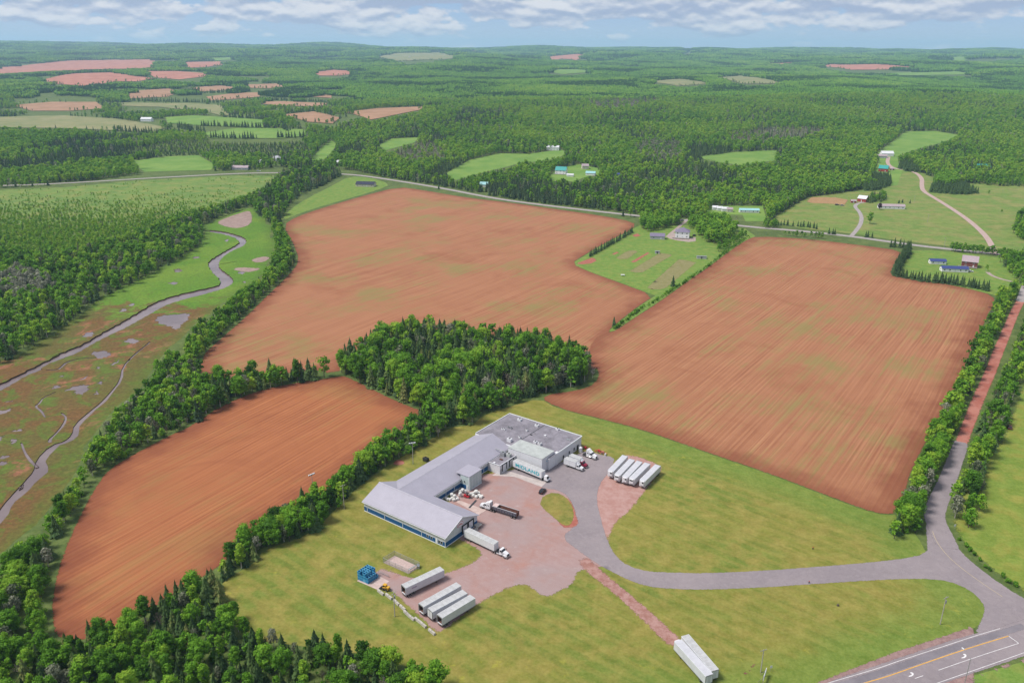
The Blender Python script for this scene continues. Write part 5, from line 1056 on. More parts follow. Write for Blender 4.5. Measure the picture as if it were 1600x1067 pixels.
# ================================================================== vehicles
def wheel(parent, x, y, r=.5, w=.32, dual=False):
    w2 = w * (1.9 if dual else 1); key = 'tyre_%.2f_%.2f' % (r, w2)
    me = bpy.data.meshes.get(key) or MB().tube((0, -w2 / 2, 0), (0, w2 / 2, 0), r, n=18).mesh(key, K['black'])
    rk = 'rim_%.2f_%.2f' % (r, w2); rm = bpy.data.meshes.get(rk) or MB().tube((0, -w2 / 2 - .02, 0), (0, w2 / 2 + .02, 0), r * .55, n=12).mesh(rk, K['chrome'])
    o = link('wheel', me, parent, (x, y, r)); link('rim', rm, o); return o
def frame(px_a, px_b, z):          # centre line from two pixels at height z: returns centre, heading, length
    a, b_ = P(*px_a, z), P(*px_b, z); d_ = b_ - a; return (a + b_) / 2, math.atan2(d_[1], d_[0]), float(np.linalg.norm(d_))
def trailer(rear_px, front_px, label, L=None, reefer=False, open_rear=False, body=None, marks=None, group=None, no_dolly=False):
    c, h, Lm = frame(rear_px, front_px, 4.05); L = L or min(16.3, max(13.5, Lm)); W2 = 1.3; F0, TOP = 1.15, 4.08; body = body or K['alu']
    t_ = thing('semi_trailer', (c[0], c[1], .06), h, label, 'trailer', group); x0, x1 = -L / 2, L / 2
    mb = MB().box(x0, x1, -W2, W2, F0, F0 + .14).box(x0, x1, -W2, -W2 + .06, F0 + .14, TOP - .05).box(x0, x1, W2 - .06, W2, F0 + .14, TOP - .05).box(x1 - .06, x1, -W2 + .06, W2 - .06, F0 + .14, TOP - .05); mb.build('body', body, t_)
    r = MB().box(x0, x1, -W2, W2, TOP - .05, TOP).build('roof', K['aluroof'] if not reefer else mat('reefer_roof', (.45, .45, .48), .5, var=.08, scale=.4), t_)
    for k in range(1, 8): MB().box(x0 + L * k / 8 - .03, x0 + L * k / 8 + .03, -W2, W2, TOP, TOP + .012).build('roof_bow', K['alu'], r)
    for s_ in (-1, 1): MB().box(x0, x1, s_ * W2 - .03, s_ * W2 + .03, TOP - .16, TOP + .02).build('top_rail', K['trim'], t_); MB().box(x0, x1, s_ * W2 - .03, s_ * W2 + .03, F0 - .05, F0 + .14).build('bottom_rail', K['grey'], t_)
    MB().box(x0 - .05, x0 + .1, -W2 - .01, -W2 + .14, F0, TOP).box(x0 - .05, x0 + .1, W2 - .14, W2 + .01, F0, TOP).box(x0 - .05, x0 + .1, -W2 + .14, W2 - .14, TOP - .25, TOP).build('rear_frame', K['grey'], t_)
    if open_rear:
        MB().box(x0 + .3, x1 - .08, -W2 + .07, W2 - .07, F0 + .15, F0 + .2).build('cargo_floor', K['brown'], t_); MB().box(x0 + .3, x1 - .1, -W2 + .065, -W2 + .1, F0 + .2, TOP - .1).box(x0 + .3, x1 - .1, W2 - .1, W2 - .065, F0 + .2, TOP - .1).build('lining', K['brown'], t_)
        for s_ in (-1, 1): MB().box(x0 - .02, x0 + 1.3, s_ * (W2 + .06) - .03, s_ * (W2 + .06) + .03, F0 + .1, TOP - .1).build('rear_door', K['alu'], t_)
    else:
        for s_ in (-1, 1):
            d_ = MB().box(x0 - .06, x0, min(0, s_ * (W2 - .15)) + .01, max(0, s_ * (W2 - .15)) - .01, F0 + .12, TOP - .26).build('rear_door', K['white'], t_); MB().box(x0 - .1, x0 - .06, s_ * .25 - .025, s_ * .25 + .025, F0 + .2, TOP - .3).build('lock_bar', K['grey'], d_)
    MB().box(x0 + .2, x1 - 1.5, -.55, -.35, F0 - .25, F0 - .01).box(x0 + .2, x1 - 1.5, .35, .55, F0 - .25, F0 - .01).build('chassis', K['dark'], t_)
    MB().box(x0 + .05, x0 + .2, -1.1, 1.1, .5, .62).box(x0 + .05, x0 + .15, -.6, -.5, .6, F0).box(x0 + .05, x0 + .15, .5, .6, .6, F0).build('bumper_guard', K['dark'], t_)
    for ax in (1.3, 2.6) if not marks else (1.2, 2.5, 3.8):
        MB().tube((x0 + ax, -1.1, .5), (x0 + ax, 1.1, .5), .09, n=6).build('axle', K['dark'], t_)
        for s_ in (-1, 1): wheel(t_, x0 + ax, s_ * .93, .5, .3, True)
    if not no_dolly:
        for s_ in (-1, 1): MB().box(x1 - 3.2, x1 - 3.0, s_ * .75 - .08, s_ * .75 + .08, .05, F0).box(x1 - 3.3, x1 - 2.9, s_ * .75 - .18, s_ * .75 + .18, 0, .06).build('landing_leg', K['dark'], t_)
    if reefer:
        u = MB().hexa([(x1, -.95, 1.9), (x1 + .55, -.85, 2.0), (x1 + .55, .85, 2.0), (x1, .95, 1.9)], [(x1, -.95, 3.95), (x1 + .5, -.85, 3.85), (x1 + .5, .85, 3.85), (x1, .95, 3.95)]).build('refrigeration_unit', K['white'], t_)
        if reefer == 1: MB().box(x1 + .53, x1 + .58, .15, .75, 2.9, 3.6).build('fan_grille', K['black'], u)
        else: MB().box(x1 + .53, x1 + .57, -.75, .75, 3.05, 3.6).build('fan_grille', K['dark'], u)
    if marks:
        mk = MB()
        for q in range(5): mk.box(x0 + 2.6 + q * .42, x0 + 2.9 + q * .42, -W2 - .045, -W2 - .02, 2.6, 3.0 + .08 * (q % 2))
        mk.build('side_mark', mat('faded_purple_print', (.28, .2, .3), .6), t_)
    return t_
def tractor(c, h, label, paint, sleeper=True, name='semi_tractor'):
    t_ = thing(name, (c[0], c[1], .06), h, label, 'truck')     # origin: middle of the truck, x forward, 7.4 m long
    MB().box(-3.7, 3.0, -.45, .45, .72, .98).build('chassis', K['dark'], t_)
    MB().hexa([(1.55, -.95, .95), (3.45, -.78, .95), (3.45, .78, .95), (1.55, .95, .95)], [(1.55, -.85, 2.12), (3.35, -.66, 1.72), (3.35, .66, 1.72), (1.55, .85, 2.12)]).build('hood', paint, t_)
    for s_ in (-1, 1): MB().extr_y([(1.75, .85), (1.95, 1.2), (2.3, 1.35), (2.75, 1.3), (3.1, 1.1), (3.3, .75), (3.05, .75), (2.8, 1.0), (2.2, 1.05), (1.95, .85)], s_ * 1.2 - .12, s_ * 1.2 - .12 + (-.35 if s_ > 0 else .59)).build('fender', paint, t_)
    cab = MB().hexa([(.1, -1.15, .95), (1.6, -1.1, .95), (1.6, 1.1, .95), (.1, 1.15, .95)], [(.1, -1.08, 2.85), (1.0, -1.0, 2.85), (1.0, 1.0, 2.85), (.1, 1.08, 2.85)]).build('cab', paint, t_)
    MB().hexa([(1.50, -.95, 2.10), (1.53, -.95, 2.12), (1.53, .95, 2.12), (1.50, .95, 2.10)], [(1.05, -.9, 2.78), (1.10, -.9, 2.78), (1.10, .9, 2.78), (1.05, .9, 2.78)]).build('windshield', K['glass'], cab)
    for s_ in (-1, 1): MB().hexa([(.35, s_ * 1.13, 1.95), (1.3, s_ * 1.10, 1.95), (1.3, s_ * 1.07, 1.95), (.35, s_ * 1.09, 1.95)], [(.35, s_ * 1.10, 2.65), (1.0, s_ * 1.06, 2.65), (1.0, s_ * 1.02, 2.65), (.35, s_ * 1.05, 2.65)]).build('side_window', K['glass'], cab)
    if sleeper:
        MB().hexa([(-1.5, -1.2, .95), (.1, -1.2, .95), (.1, 1.2, .95), (-1.5, 1.2, .95)], [(-1.5, -1.12, 3.85), (-.55, -1.05, 3.85), (-.55, 1.05, 3.85), (-1.5, 1.12, 3.85)]).build('sleeper', paint, t_)
        MB().hexa([(-.55, -1.05, 2.8), (1.0, -.95, 2.8), (1.0, .95, 2.8), (-.55, 1.05, 2.8)], [(-.6, -1.0, 3.8), (.35, -.85, 3.15), (.35, .85, 3.15), (-.6, 1.0, 3.8)]).build('roof_fairing', paint, t_)
        for s_ in (-1, 1): MB().box(-1.05, -.55, s_ * 1.17 - .03, s_ * 1.17 + .03, 2.2, 2.6).build('sleeper_window', K['glass'], t_)
    MB().box(3.40, 3.50, -.55, .55, .95, 1.65).build('grille', K['dark'], t_); MB().box(3.3, 3.62, -1.15, 1.15, .45, .82).build('bumper', K['chrome'], t_)
    for s_ in (-1, 1):
        MB().box(3.28, 3.42, s_ * .82 - .16, s_ * .82 + .16, 1.0, 1.25).build('headlight', K['trim'], t_); MB().tube((-1.2, s_ * .95, .75), (.9, s_ * .95, .75), .3, n=10).build('fuel_tank', K['chrome'], t_)
        MB().tube((-1.6, s_ * .95, 1.0), (-1.6, s_ * .95, 3.7), .08, n=7).build('exhaust_stack', K['chrome'], t_); MB().box(1.35, 1.5, s_ * 1.38 - .1, s_ * 1.38 + .1, 1.9, 2.6).build('mirror', K['dark'], t_)
        wheel(t_, 2.5, s_ * 1.03, .5, .3)
        for x in (-1.75 - .3, -3.2): wheel(t_, x, s_ * .93, .5, .3, True)
    MB().extr_y([(-3.2, .98), (-1.9, .98), (-2.0, 1.12), (-3.3, 1.05)], -.5, .5).build('fifth_wheel', K['dark'], t_)
    return t_
def box_truck(rear_px, front_px, label, paint):
    c, h, Lm = frame(rear_px, front_px, 3.7); L = min(8.2, max(6.0, Lm)); t_ = thing('box_truck', (c[0], c[1], .06), h, label, 'truck'); x0, x1 = -L / 2, L / 2
    MB().box(x0, x1, -1.25, 1.25, 1.1, 3.65).build('cargo_box', K['white'], t_); MB().box(x0, x1, -1.25, 1.25, 3.65, 3.7).build('box_roof', K['aluroof'], t_)
    for s_ in (-1, 1): MB().box(x0, x1, s_ * 1.25 - .03, s_ * 1.25 + .03, 3.52, 3.72).build('top_rail', K['alu'], t_)
    MB().box(x0 + L * .5 - .04, x0 + L * .5 + .04, -1.28, 1.28, 1.12, 3.68).build('box_joint', K['alu'], t_)
    MB().box(x0 - .05, x0, -1.1, 1.1, 1.15, 3.5).build('rear_door', K['white'], t_); MB().box(x0 + .3, x1 + 2.8, -.45, .45, .7, 1.08).build('chassis', K['dark'], t_)
    cab = MB().hexa([(x1 + .15, -1.1, .85), (x1 + 1.9, -1.05, .85), (x1 + 1.9, 1.05, .85), (x1 + .15, 1.1, .85)], [(x1 + .15, -1.0, 2.65), (x1 + 1.25, -.95, 2.65), (x1 + 1.25, .95, 2.65), (x1 + .15, 1.0, 2.65)]).build('cab', paint, t_)
    MB().hexa([(x1 + 1.72, -.9, 1.8), (x1 + 1.77, -.9, 1.8), (x1 + 1.77, .9, 1.8), (x1 + 1.72, .9, 1.8)], [(x1 + 1.28, -.85, 2.58), (x1 + 1.35, -.85, 2.58), (x1 + 1.35, .85, 2.58), (x1 + 1.28, .85, 2.58)]).build('windshield', K['glass'], cab)
    for s_ in (-1, 1): MB().box(x1 + .45, x1 + 1.25, s_ * 1.05 - .03, s_ * 1.05 + .03, 1.75, 2.4).build('side_window', K['glass'], cab)
    MB().hexa([(x1 + 1.8, -.95, .85), (x1 + 3.2, -.8, .85), (x1 + 3.2, .8, .85), (x1 + 1.8, .95, .85)], [(x1 + 1.75, -.9, 1.78), (x1 + 3.1, -.7, 1.5), (x1 + 3.1, .7, 1.5), (x1 + 1.75, .9, 1.78)]).build('hood', paint, t_)
    MB().box(x1 + 3.15, x1 + 3.35, -1.1, 1.1, .5, .85).build('bumper', K['chrome'], t_); MB().box(x1 + 3.16, x1 + 3.24, -.5, .5, .9, 1.4).build('grille', K['dark'], t_)
    w = MB().hexa([(x1 + .05, -.9, 2.7), (x1 + .9, -.8, 2.7), (x1 + .9, .8, 2.7), (x1 + .05, .9, 2.7)], [(x1 + .05, -.8, 3.4), (x1 + .35, -.6, 3.4), (x1 + .35, .6, 3.4), (x1 + .05, .8, 3.4)]).build('wind_deflector', K['white'], t_)
    for s_ in (-1, 1): wheel(t_, x1 + 2.5, s_ * .98, .48, .28); wheel(t_, x0 + 1.7, s_ * .93, .48, .28, True)
    return t_
g_ = 'refrigerated trailers parked side by side'
for (rp, fp, lab, rf) in (((977.9, 710.6), (952.8, 736.8), 'leftmost white refrigerated trailer in the row of five, beside the asphalt', 1), ((988.4, 716.9), (963.7, 742.5), 'second refrigerated trailer from left in the row of five', 2), ((1000.7, 719.5), (975.3, 746.4), 'middle refrigerated trailer in the row of five', 1), ((1012.5, 723), (986.5, 748.2), 'fourth refrigerated trailer from left in the row of five', 2), ((1029.5, 725.2), (1002.2, 752.1), 'rightmost refrigerated trailer of the row of five, a gap before it', 1)):
    trailer(rp, fp, lab, reefer=rf, body=mat('reefer_white', (.55, .55, .57), .45, var=.06), group=g_)
trailer((630, 916.2), (690.8, 887.6), 'lone silver trailer with open rear doors beside the fenced pen', open_rear=True, marks=True)
g_ = 'three trailers parked together at the lot edge'
trailer((656.4, 946.2), (718, 911.7), 'empty silver trailer, back one of the three parked together', open_rear=True, group=g_); bpy.context.view_layer.update()
trailer((671.5, 953.4), (726.6, 923.9), 'closed silver trailer with white doors, middle of the three', group=g_)
trailer((686.4, 962.8), (738.6, 931.5), 'silver trailer with dark open rear, front one of the three', open_rear=True, group=g_)
g_ = 'trailers parked on the dirt track'
trailer((1118.5, 1048.6), (1069.4, 991.1), 'right one of two grey trailers parked on the lawn track', group=g_); trailer((1108.5, 1055), (1059, 1000.4), 'left one of two grey trailers parked on the lawn track', reefer=2, group=g_)
dk = trailer((728.5, 826.3), (775.4, 848.3), 'white trailer backed into the gable dock with a white tractor', body=K['white'], no_dolly=True)
hd = dk.rotation_euler[2]; cc = np.array(dk.location[:2]) + np.array([math.cos(hd), math.sin(hd)]) * 9.6; tractor(cc, hd, 'white day-cab tractor coupled to the trailer at the gable dock', K['white'], sleeper=False)
md_ = trailer((803, 717.6), (850.2, 737), 'white trailer with MIDLAND in teal letters at the side dock', body=K['white'], no_dolly=True)
def text_mesh(s_, size, m, parent, loc, rot, name):
    cu = bpy.data.curves.new(name, 'FONT'); cu.body = s_; cu.size = size; cu.extrude = .02; cu.align_x = 'CENTER'; cu.align_y = 'CENTER'; cu.space_character = 1.12; cu.offset = .06
    tmp = bpy.data.objects.new(name, cu); COL.objects.link(tmp); bpy.context.view_layer.update(); me = bpy.data.meshes.new_from_object(tmp.evaluated_get(bpy.context.evaluated_depsgraph_get())); bpy.data.objects.remove(tmp)
    me.materials.clear(); me.materials.append(m); o = link(name, me, parent, loc); o.rotation_euler = rot; return o
tx_o = text_mesh('MIDLAND', 2.2, K['teal'], md_, (.2, -1.37, 2.62), (math.pi / 2, 0, 0), 'lettering'); tx_o.scale = (1.28, 1, 1)
hd = md_.rotation_euler[2]; Lm = 8.0; cc = np.array(md_.location[:2]) + np.array([math.cos(hd), math.sin(hd)]) * 9.4
sh = thing('yard_tractor', (cc[0], cc[1], .06), hd, 'small white yard tractor at the nose of the MIDLAND trailer', 'truck')
MB().box(-2.2, 1.9, -.45, .45, .6, .95).build('chassis', K['dark'], sh); cab = MB().hexa([(-.1, -1.1, .9), (1.6, -1.1, .9), (1.6, .5, .9), (-.1, .5, .9)], [(-.05, -1.0, 2.8), (1.3, -1.0, 2.8), (1.3, .4, 2.8), (-.05, .4, 2.8)]).build('cab', K['white'], sh)
MB().hexa([(1.52, -.95, 1.6), (1.58, -.95, 1.6), (1.58, .35, 1.6), (1.52, .35, 1.6)], [(1.32, -.9, 2.6), (1.38, -.9, 2.6), (1.38, .3, 2.6), (1.32, .3, 2.6)]).build('windshield', K['glass'], cab); MB().box(.9, 1.9, -1.1, 1.1, .85, 1.35).build('hood', K['white'], sh)
for s_ in (-1, 1): wheel(sh, 1.2, s_ * 1.0, .48, .28); wheel(sh, -1.5, s_ * .93, .48, .28, True)
box_truck((883.3, 714.8), (901.9, 721.2), 'white box truck with white cab beside the flat-roofed block', K['white'])
box_truck((892.3, 710.3), (907.5, 716), 'white box truck with dark red cab behind the white one', K['maroon'])
a, b_ = P(909, 706.5, 1), P(936, 716.5, 1); tractor((a + b_) / 2, math.atan2((b_ - a)[1], (b_ - a)[0]), 'white sleeper tractor without trailer behind the red-cab truck', K['white'])
# white tractor with open hopper trailer
a, b_ = P(797, 802, 1.2), P(751, 787.5, 1.2); hd = math.atan2((b_ - a)[1], (b_ - a)[0]); dv = np.array([math.cos(hd), math.sin(hd)]); nose = b_
tractor(nose - dv * 3.6, hd, 'white tractor pulling the open dark hopper trailer in the yard', K['white'])
L = 11.2; cc = nose - dv * (6.2 + L / 2); hp = thing('hopper_trailer', (cc[0], cc[1], .06), hd, 'open-topped dark hopper trailer with rusty inside in the yard', 'trailer')
MB().hexa([(-L / 2, -.9, 1.15), (L / 2, -.9, 1.15), (L / 2, -1.27, 2.9), (-L / 2, -1.27, 2.9)], [(-L / 2, -.82, 1.15), (L / 2, -.82, 1.15), (L / 2, -1.2, 2.9), (-L / 2, -1.2, 2.9)]).hexa([(-L / 2, .9, 1.15), (L / 2, .9, 1.15), (L / 2, 1.27, 2.9), (-L / 2, 1.27, 2.9)], [(-L / 2, .82, 1.15), (L / 2, .82, 1.15), (L / 2, 1.2, 2.9), (-L / 2, 1.2, 2.9)]).build('side_wall', K['steelblue'], hp)
MB().box(-L / 2, -L / 2 + .08, -1.2, 1.2, 1.15, 2.95).build('tail_gate', K['rust'], hp); MB().box(L / 2 - .08, L / 2, -1.2, 1.2, 1.15, 2.95).build('front_wall', K['rust'], hp); MB().box(-L / 2 + .1, L / 2 - .1, -.82, .82, 1.15, 1.25).build('floor', K['rust'], hp)
MB().hexa([(-L / 2 + .1, -.80, 1.25), (L / 2 - .1, -.80, 1.25), (L / 2 - .1, -1.17, 2.85), (-L / 2 + .1, -1.17, 2.85)], [(-L / 2 + .1, -.77, 1.25), (L / 2 - .1, -.77, 1.25), (L / 2 - .1, -1.14, 2.85), (-L / 2 + .1, -1.14, 2.85)]).hexa([(-L / 2 + .1, .80, 1.25), (L / 2 - .1, .80, 1.25), (L / 2 - .1, 1.17, 2.85), (-L / 2 + .1, 1.17, 2.85)], [(-L / 2 + .1, .77, 1.25), (L / 2 - .1, .77, 1.25), (L / 2 - .1, 1.14, 2.85), (-L / 2 + .1, 1.14, 2.85)]).build('rusty_lining', K['rust'], hp)
for s_ in (-1, 1): MB().box(-L / 2, L / 2, s_ * 1.27 - .07, s_ * 1.27 + .07, 2.86, 2.98).build('top_rail', K['alu'], hp)
for q in range(9): MB().box(-L / 2 + .6 + q * 1.25, -L / 2 + .68 + q * 1.25, 1.0, 1.3, 1.3, 2.85).build('rib', K['steelblue'], hp)
MB().box(L / 2 - 2.2, L / 2 - .1, -1.15, 1.15, 2.98, 3.06).build('front_cover', mat('pink_tarp', (.5, .38, .36), .8), hp); MB().box(-L / 2, L / 2, -.5, .5, .85, 1.14).build('chassis', K['dark'], hp)
for x in (1.0, 2.3):
    for s_ in (-1, 1): wheel(hp, -L / 2 + x, s_ * .93, .5, .3, True)
# black car
def car(c, h, label, paint, L=4.6, suv=True, name='parked_car'):
    t_ = thing(name, (c[0], c[1], .06), h, label, 'car'); H = 1.7 if suv else 1.45
    MB().extr_y([(-L / 2, .35), (L / 2, .35), (L / 2 + .02, .75), (L / 2 - .25, .92), (L * .2, 1.0), (-L / 2 + .05, 1.02), (-L / 2 - .02, .7)], -.9, .9).build('body', paint, t_)
    g2 = MB().hexa([(-L / 2 + .1, -.86, 1.0), (L * .22, -.86, 1.0), (L * .22, .86, 1.0), (-L / 2 + .1, .86, 1.0)], [(-L / 2 + .45, -.7, H - .06), (L * .05, -.7, H - .06), (L * .05, .7, H - .06), (-L / 2 + .45, .7, H - .06)]).build('windows', K['glass'], t_)
    MB().box(-L / 2 + .42, L * .06, -.72, .72, H - .06, H).build('roof', paint, t_)
    for s_ in (-1, 1):
        MB().box(L / 2 - .1, L / 2 + .04, s_ * .65 - .17, s_ * .65 + .17, .62, .8).build('headlight', K['trim'], t_); MB().box(-L / 2 - .04, -L / 2 + .05, s_ * .72 - .12, s_ * .72 + .12, .7, .95).build('tail_light', K['red_light'], t_); MB().box(.75, .9, s_ * 1.0 - .1, s_ * 1.0 + .1, 1.0, 1.15).build('mirror', paint, t_)
        for x in (-L * .3, L * .3): wheel(t_, x, s_ * .82, .34, .22)
    return t_
K['carblack'] = mat('black_car_paint', (.012, .012, .015), .2, var=.1, spec=.6)
car(P(847.5, 769), UA + math.radians(100), 'black hatchback parked at the tip of the grass island', K['carblack'], 4.3)

# ================================================================== yard things
z2 = lambda a, b_: (670 + a / 8.893, 760 + b_ / 8.893)
def bag(px, py, s_, label, stack=0, rz=0.0):
    c = P(*z2(px, py), .6 + stack * 1.05) if stack else P(*z2(px, py), .5)
    t_ = thing('bulk_bag', (c[0], c[1], .06 + stack * 1.08), rz, label, 'bag', 'white bulk bags stacked by the long wing'); w = .56 * s_
    me = bpy.data.meshes.get('bag_body') or MB().hexa([(-.5, -.5, .05), (.5, -.5, .05), (.5, .5, .05), (-.5, .5, .05)], [(-.58, -.58, .55), (.58, -.58, .55), (.58, .58, .55), (-.58, .58, .55)]).hexa([(-.58, -.58, .55), (.58, -.58, .55), (.58, .58, .55), (-.58, .58, .55)], [(-.48, -.48, 1.0), (.48, -.48, 1.0), (.48, .48, 1.0), (-.48, .48, 1.0)]).mesh('bag_body', K['bag'])
    o = link('body', me, t_); o.scale = (s_, s_, 1); lp = bpy.data.meshes.get('bag_loop') or MB().tube((-.4, -.4, .98), (-.15, -.15, 1.2), .04, n=4).tube((.4, .4, .98), (.15, .15, 1.2), .04, n=4).tube((-.4, .4, .98), (-.15, .15, 1.2), .04, n=4).tube((.4, -.4, .98), (.15, -.15, 1.2), .04, n=4).mesh('bag_loop', K['bag']); link('lifting_loops', lp, t_)
BAGS = [(240, 165, 0), (265, 178, 0), (295, 180, 0), (318, 125, 0), (320, 110, 1), (350, 185, 0), (352, 140, 0), (358, 128, 1), (395, 170, 0), (385, 155, 0), (330, 160, 0), (435, 120, 0), (437, 95, 1), (470, 60, 0), (470, 45, 1), (505, 70, 0), (440, 70, 0), (580, 105, 0), (605, 100, 0), (620, 125, 0), (640, 85, 0), (660, 65, 0), (655, 70, 1), (660, 140, 0), (690, 90, 0), (700, 125, 0), (735, 135, 0), (720, 150, 0)]
for i, (a, b_, s_) in enumerate(BAGS):
    grp = 'beside the front wing roof' if a < 400 else ('left of the red machine' if a < 540 else 'right of the red machine'); sub = [q for q in BAGS if ('beside the front wing roof' if q[0] < 400 else ('left of the red machine' if q[0] < 540 else 'right of the red machine')) == grp]; nth = sorted(sub).index((a, b_, s_)) + 1
    bag(a, b_, random.uniform(.95, 1.12), '%s white bulk bag %s, %s from left' % ('upper' if s_ else 'ground-level', grp, ordinal(nth)), s_, random.uniform(0, 1))
c = P(*z2(540, 155)); fk = thing('forklift', (c[0], c[1], .06), UA + .3, 'red forklift among the white bulk bags', 'forklift')
MB().extr_y([(-1.5, .3), (.9, .3), (.9, .9), (.2, 1.0), (-.6, 1.05), (-1.5, 1.25)], -.6, .6).build('body', K['red'], fk); MB().box(-1.6, -1.2, -.55, .55, .45, 1.3).build('counterweight', K['red'], fk)
for x in (-.75, .75):
    for s_ in (-1, 1): wheel(fk, x, s_ * .55, .33, .24); MB().tube((x, s_ * .5, 1.0), (x * .75, s_ * .5, 2.15), .04, n=5).build('guard_post', K['dark'], fk)
MB().box(-.65, .65, -.55, .55, 2.12, 2.2).build('overhead_guard', K['dark'], fk); MB().box(-.5, 0, -.25, .25, 1.05, 1.6).build('seat', K['black'], fk)
for s_ in (-1, 1): MB().box(.95, 1.1, s_ * .32 - .06, s_ * .32 + .06, .1, 2.3).build('mast_rail', K['dark'], fk); MB().box(1.1, 2.2, s_ * .28 - .07, s_ * .28 + .07, .1, .16).build('fork', K['dark'], fk)
# concrete slab with drain grate and ramp by the bags
MB().add([(q[0], q[1], .10) for q in PP([z2(*p_) for p_ in ((380, 215), (420, 190), (800, 330), (690, 395), (550, 310))])], [(0, 1, 2, 3, 4)]).build('loading_slab', ground_mat('slab_pink', plain((.38, .29, .26), (.46, .36, .33), .5), edge=0)); bpy.data.objects['loading_slab']['kind'] = 'structure'
ribbon('drain_grate', PP([z2(560, 300), z2(660, 190)]), .9, .115, K['dark'], step=2, cross=2)
# black bin behind the long wing
c = P(665.5, 720); bn_ = thing('waste_bin', (c[0], c[1], 0), UA, 'black open waste bin behind the long wing', 'bin'); MB().box(-1.2, 1.2, -.9, -.82, .15, 1.5).box(-1.2, 1.2, .82, .9, .15, 1.6).box(-1.2, -1.12, -.82, .82, .15, 1.55).box(1.12, 1.2, -.82, .82, .15, 1.55).box(-1.12, 1.12, -.82, .82, .15, .25).build('tub', K['dark'], bn_)
MB().box(-1.25, 1.25, -.98, .0, 1.55, 1.62).build('lid', K['black'], bn_); MB().box(-1.1, -.9, -.8, .8, 0, .15).box(.9, 1.1, -.8, .8, 0, .15).build('skid', K['dark'], bn_)
# fenced gravel pen
zf = lambda a, b_: (540 + a / 7.1136, 850 + b_ / 7.1136)
pen = PP([zf(*q) for q in ((418, 205), (545, 128), (822, 255), (700, 330))]); pc = pen.mean(0)
pn = thing('chain_link_pen', (pc[0], pc[1], 0), 0, 'chain-link fenced gravel pen on the lawn beside the trailers', 'fence')
MB().add([(q[0] - pc[0], q[1] - pc[1], .06) for q in pen], [(0, 1, 2, 3)]).build('gravel_pad', K['pinkc'], pn)
m_mesh = bpy.data.materials.new('chain_link'); m_mesh.use_nodes = True; t = NT(m_mesh.node_tree); b = t.n['Principled BSDF']; b.inputs['Base Color'].default_value = (.36, .40, .40, 1); b.inputs['Metallic'].default_value = .6; b.inputs['Roughness'].default_value = .5
tr = t.node('ShaderNodeBsdfTransparent'); mx = t.node('ShaderNodeMixShader'); mx.inputs[0].default_value = .34; t.l.new(tr.outputs[0], mx.inputs[1]); t.l.new(b.outputs[0], mx.inputs[2]); t.l.new(mx.outputs[0], t.n['Material Output'].inputs[0])
for i in range(4):
    a, b_ = pen[i] - pc, pen[(i + 1) % 4] - pc; n = max(2, int(np.linalg.norm(b_ - a) / 3))
    MB().add([(a[0], a[1], .05), (b_[0], b_[1], .05), (b_[0], b_[1], 2.1), (a[0], a[1], 2.1)], [(0, 1, 2, 3)]).build('mesh_panel', m_mesh, pn); MB().tube((a[0], a[1], 2.12), (b_[0], b_[1], 2.12), .035, n=5).build('top_rail', K['grey'], pn)
    for k in range(n): q = a + (b_ - a) * k / n; MB().tube((q[0], q[1], 0), (q[0], q[1], 2.2), .05, n=6).build('post', K['grey'], pn)
q = pen[2] - pc; MB().box(q[0] - .9, q[0] + .1, q[1] - 1.2, q[1] + .4, .07, 1.2).build('transformer_box', K['grey'], pn)
q0, q1 = pen[3] - pc, pen[2] - pc; qq = q0 * .85 + q1 * .15; q2 = q0 * .25 + q1 * .75; inn = np.array([-.6, .35])
MB().tube((qq[0] + inn[0], qq[1] + inn[1], 1.0), (q2[0] + inn[0], q2[1] + inn[1], 1.0), .22, n=8).build('white_pipe', K['white'], pn)
# blue tote stack on its slab
zt = lambda a, b_: (540 + a / 13.34, 870 + b_ / 13.34)
sl_ = PP([zt(*q) for q in ((235, 500), (420, 330), (700, 400), (910, 505), (680, 690), (430, 580))]); o = MB().add([(q[0], q[1], .07) for q in sl_], [tuple(range(6))]).build('tote_slab', MATS['slab_pink']); tag(o, kind='structure')
a = P(*zt(250, 470)); e1 = P(*zt(470, 570)) - a; e2 = P(*zt(470, 330)) - a; n1, n2 = 4, 5; hd = math.atan2(e1[1], e1[0]); sx_, sy_ = np.linalg.norm(e1) / n1, np.linalg.norm(e2) / n2
me_t = {}
for nm, m in (('d', K['totes']), ('l', K['totel'])):
    mb = MB(); sx2, sy2 = sx_ * .47, sy_ * .47
    mb.box(-sx2, sx2, -sy2, -sy2 + .06, .12, 1.1).box(-sx2, sx2, sy2 - .06, sy2, .12, 1.1).box(-sx2, -sx2 + .06, -sy2 + .06, sy2 - .06, .12, 1.1).box(sx2 - .06, sx2, -sy2 + .06, sy2 - .06, .12, 1.1).box(-sx2 + .06, sx2 - .06, -sy2 + .06, sy2 - .06, .12, .5)
    me_t[nm] = mb.mesh('tote_tub', m)
me_f = MB().box(-sx_ * .45, sx_ * .45, -sy_ * .45, -sy_ * .3, 0, .12).box(-sx_ * .45, sx_ * .45, sy_ * .3, sy_ * .45, 0, .12).mesh('tote_skid', K['totes']); me_r = MB().box(-sx_ * .49, sx_ * .49, -sy_ * .49, -sy_ * .44, 1.1, 1.2).box(-sx_ * .49, sx_ * .49, sy_ * .44, sy_ * .49, 1.1, 1.2).box(-sx_ * .49, -sx_ * .44, -sy_ * .44, sy_ * .44, 1.1, 1.2).box(sx_ * .44, sx_ * .49, -sy_ * .44, sy_ * .44, 1.1, 1.2).mesh('tote_rim', K['totel'])
ex, ey = e1 / n1, e2 / n2; cnt = 0
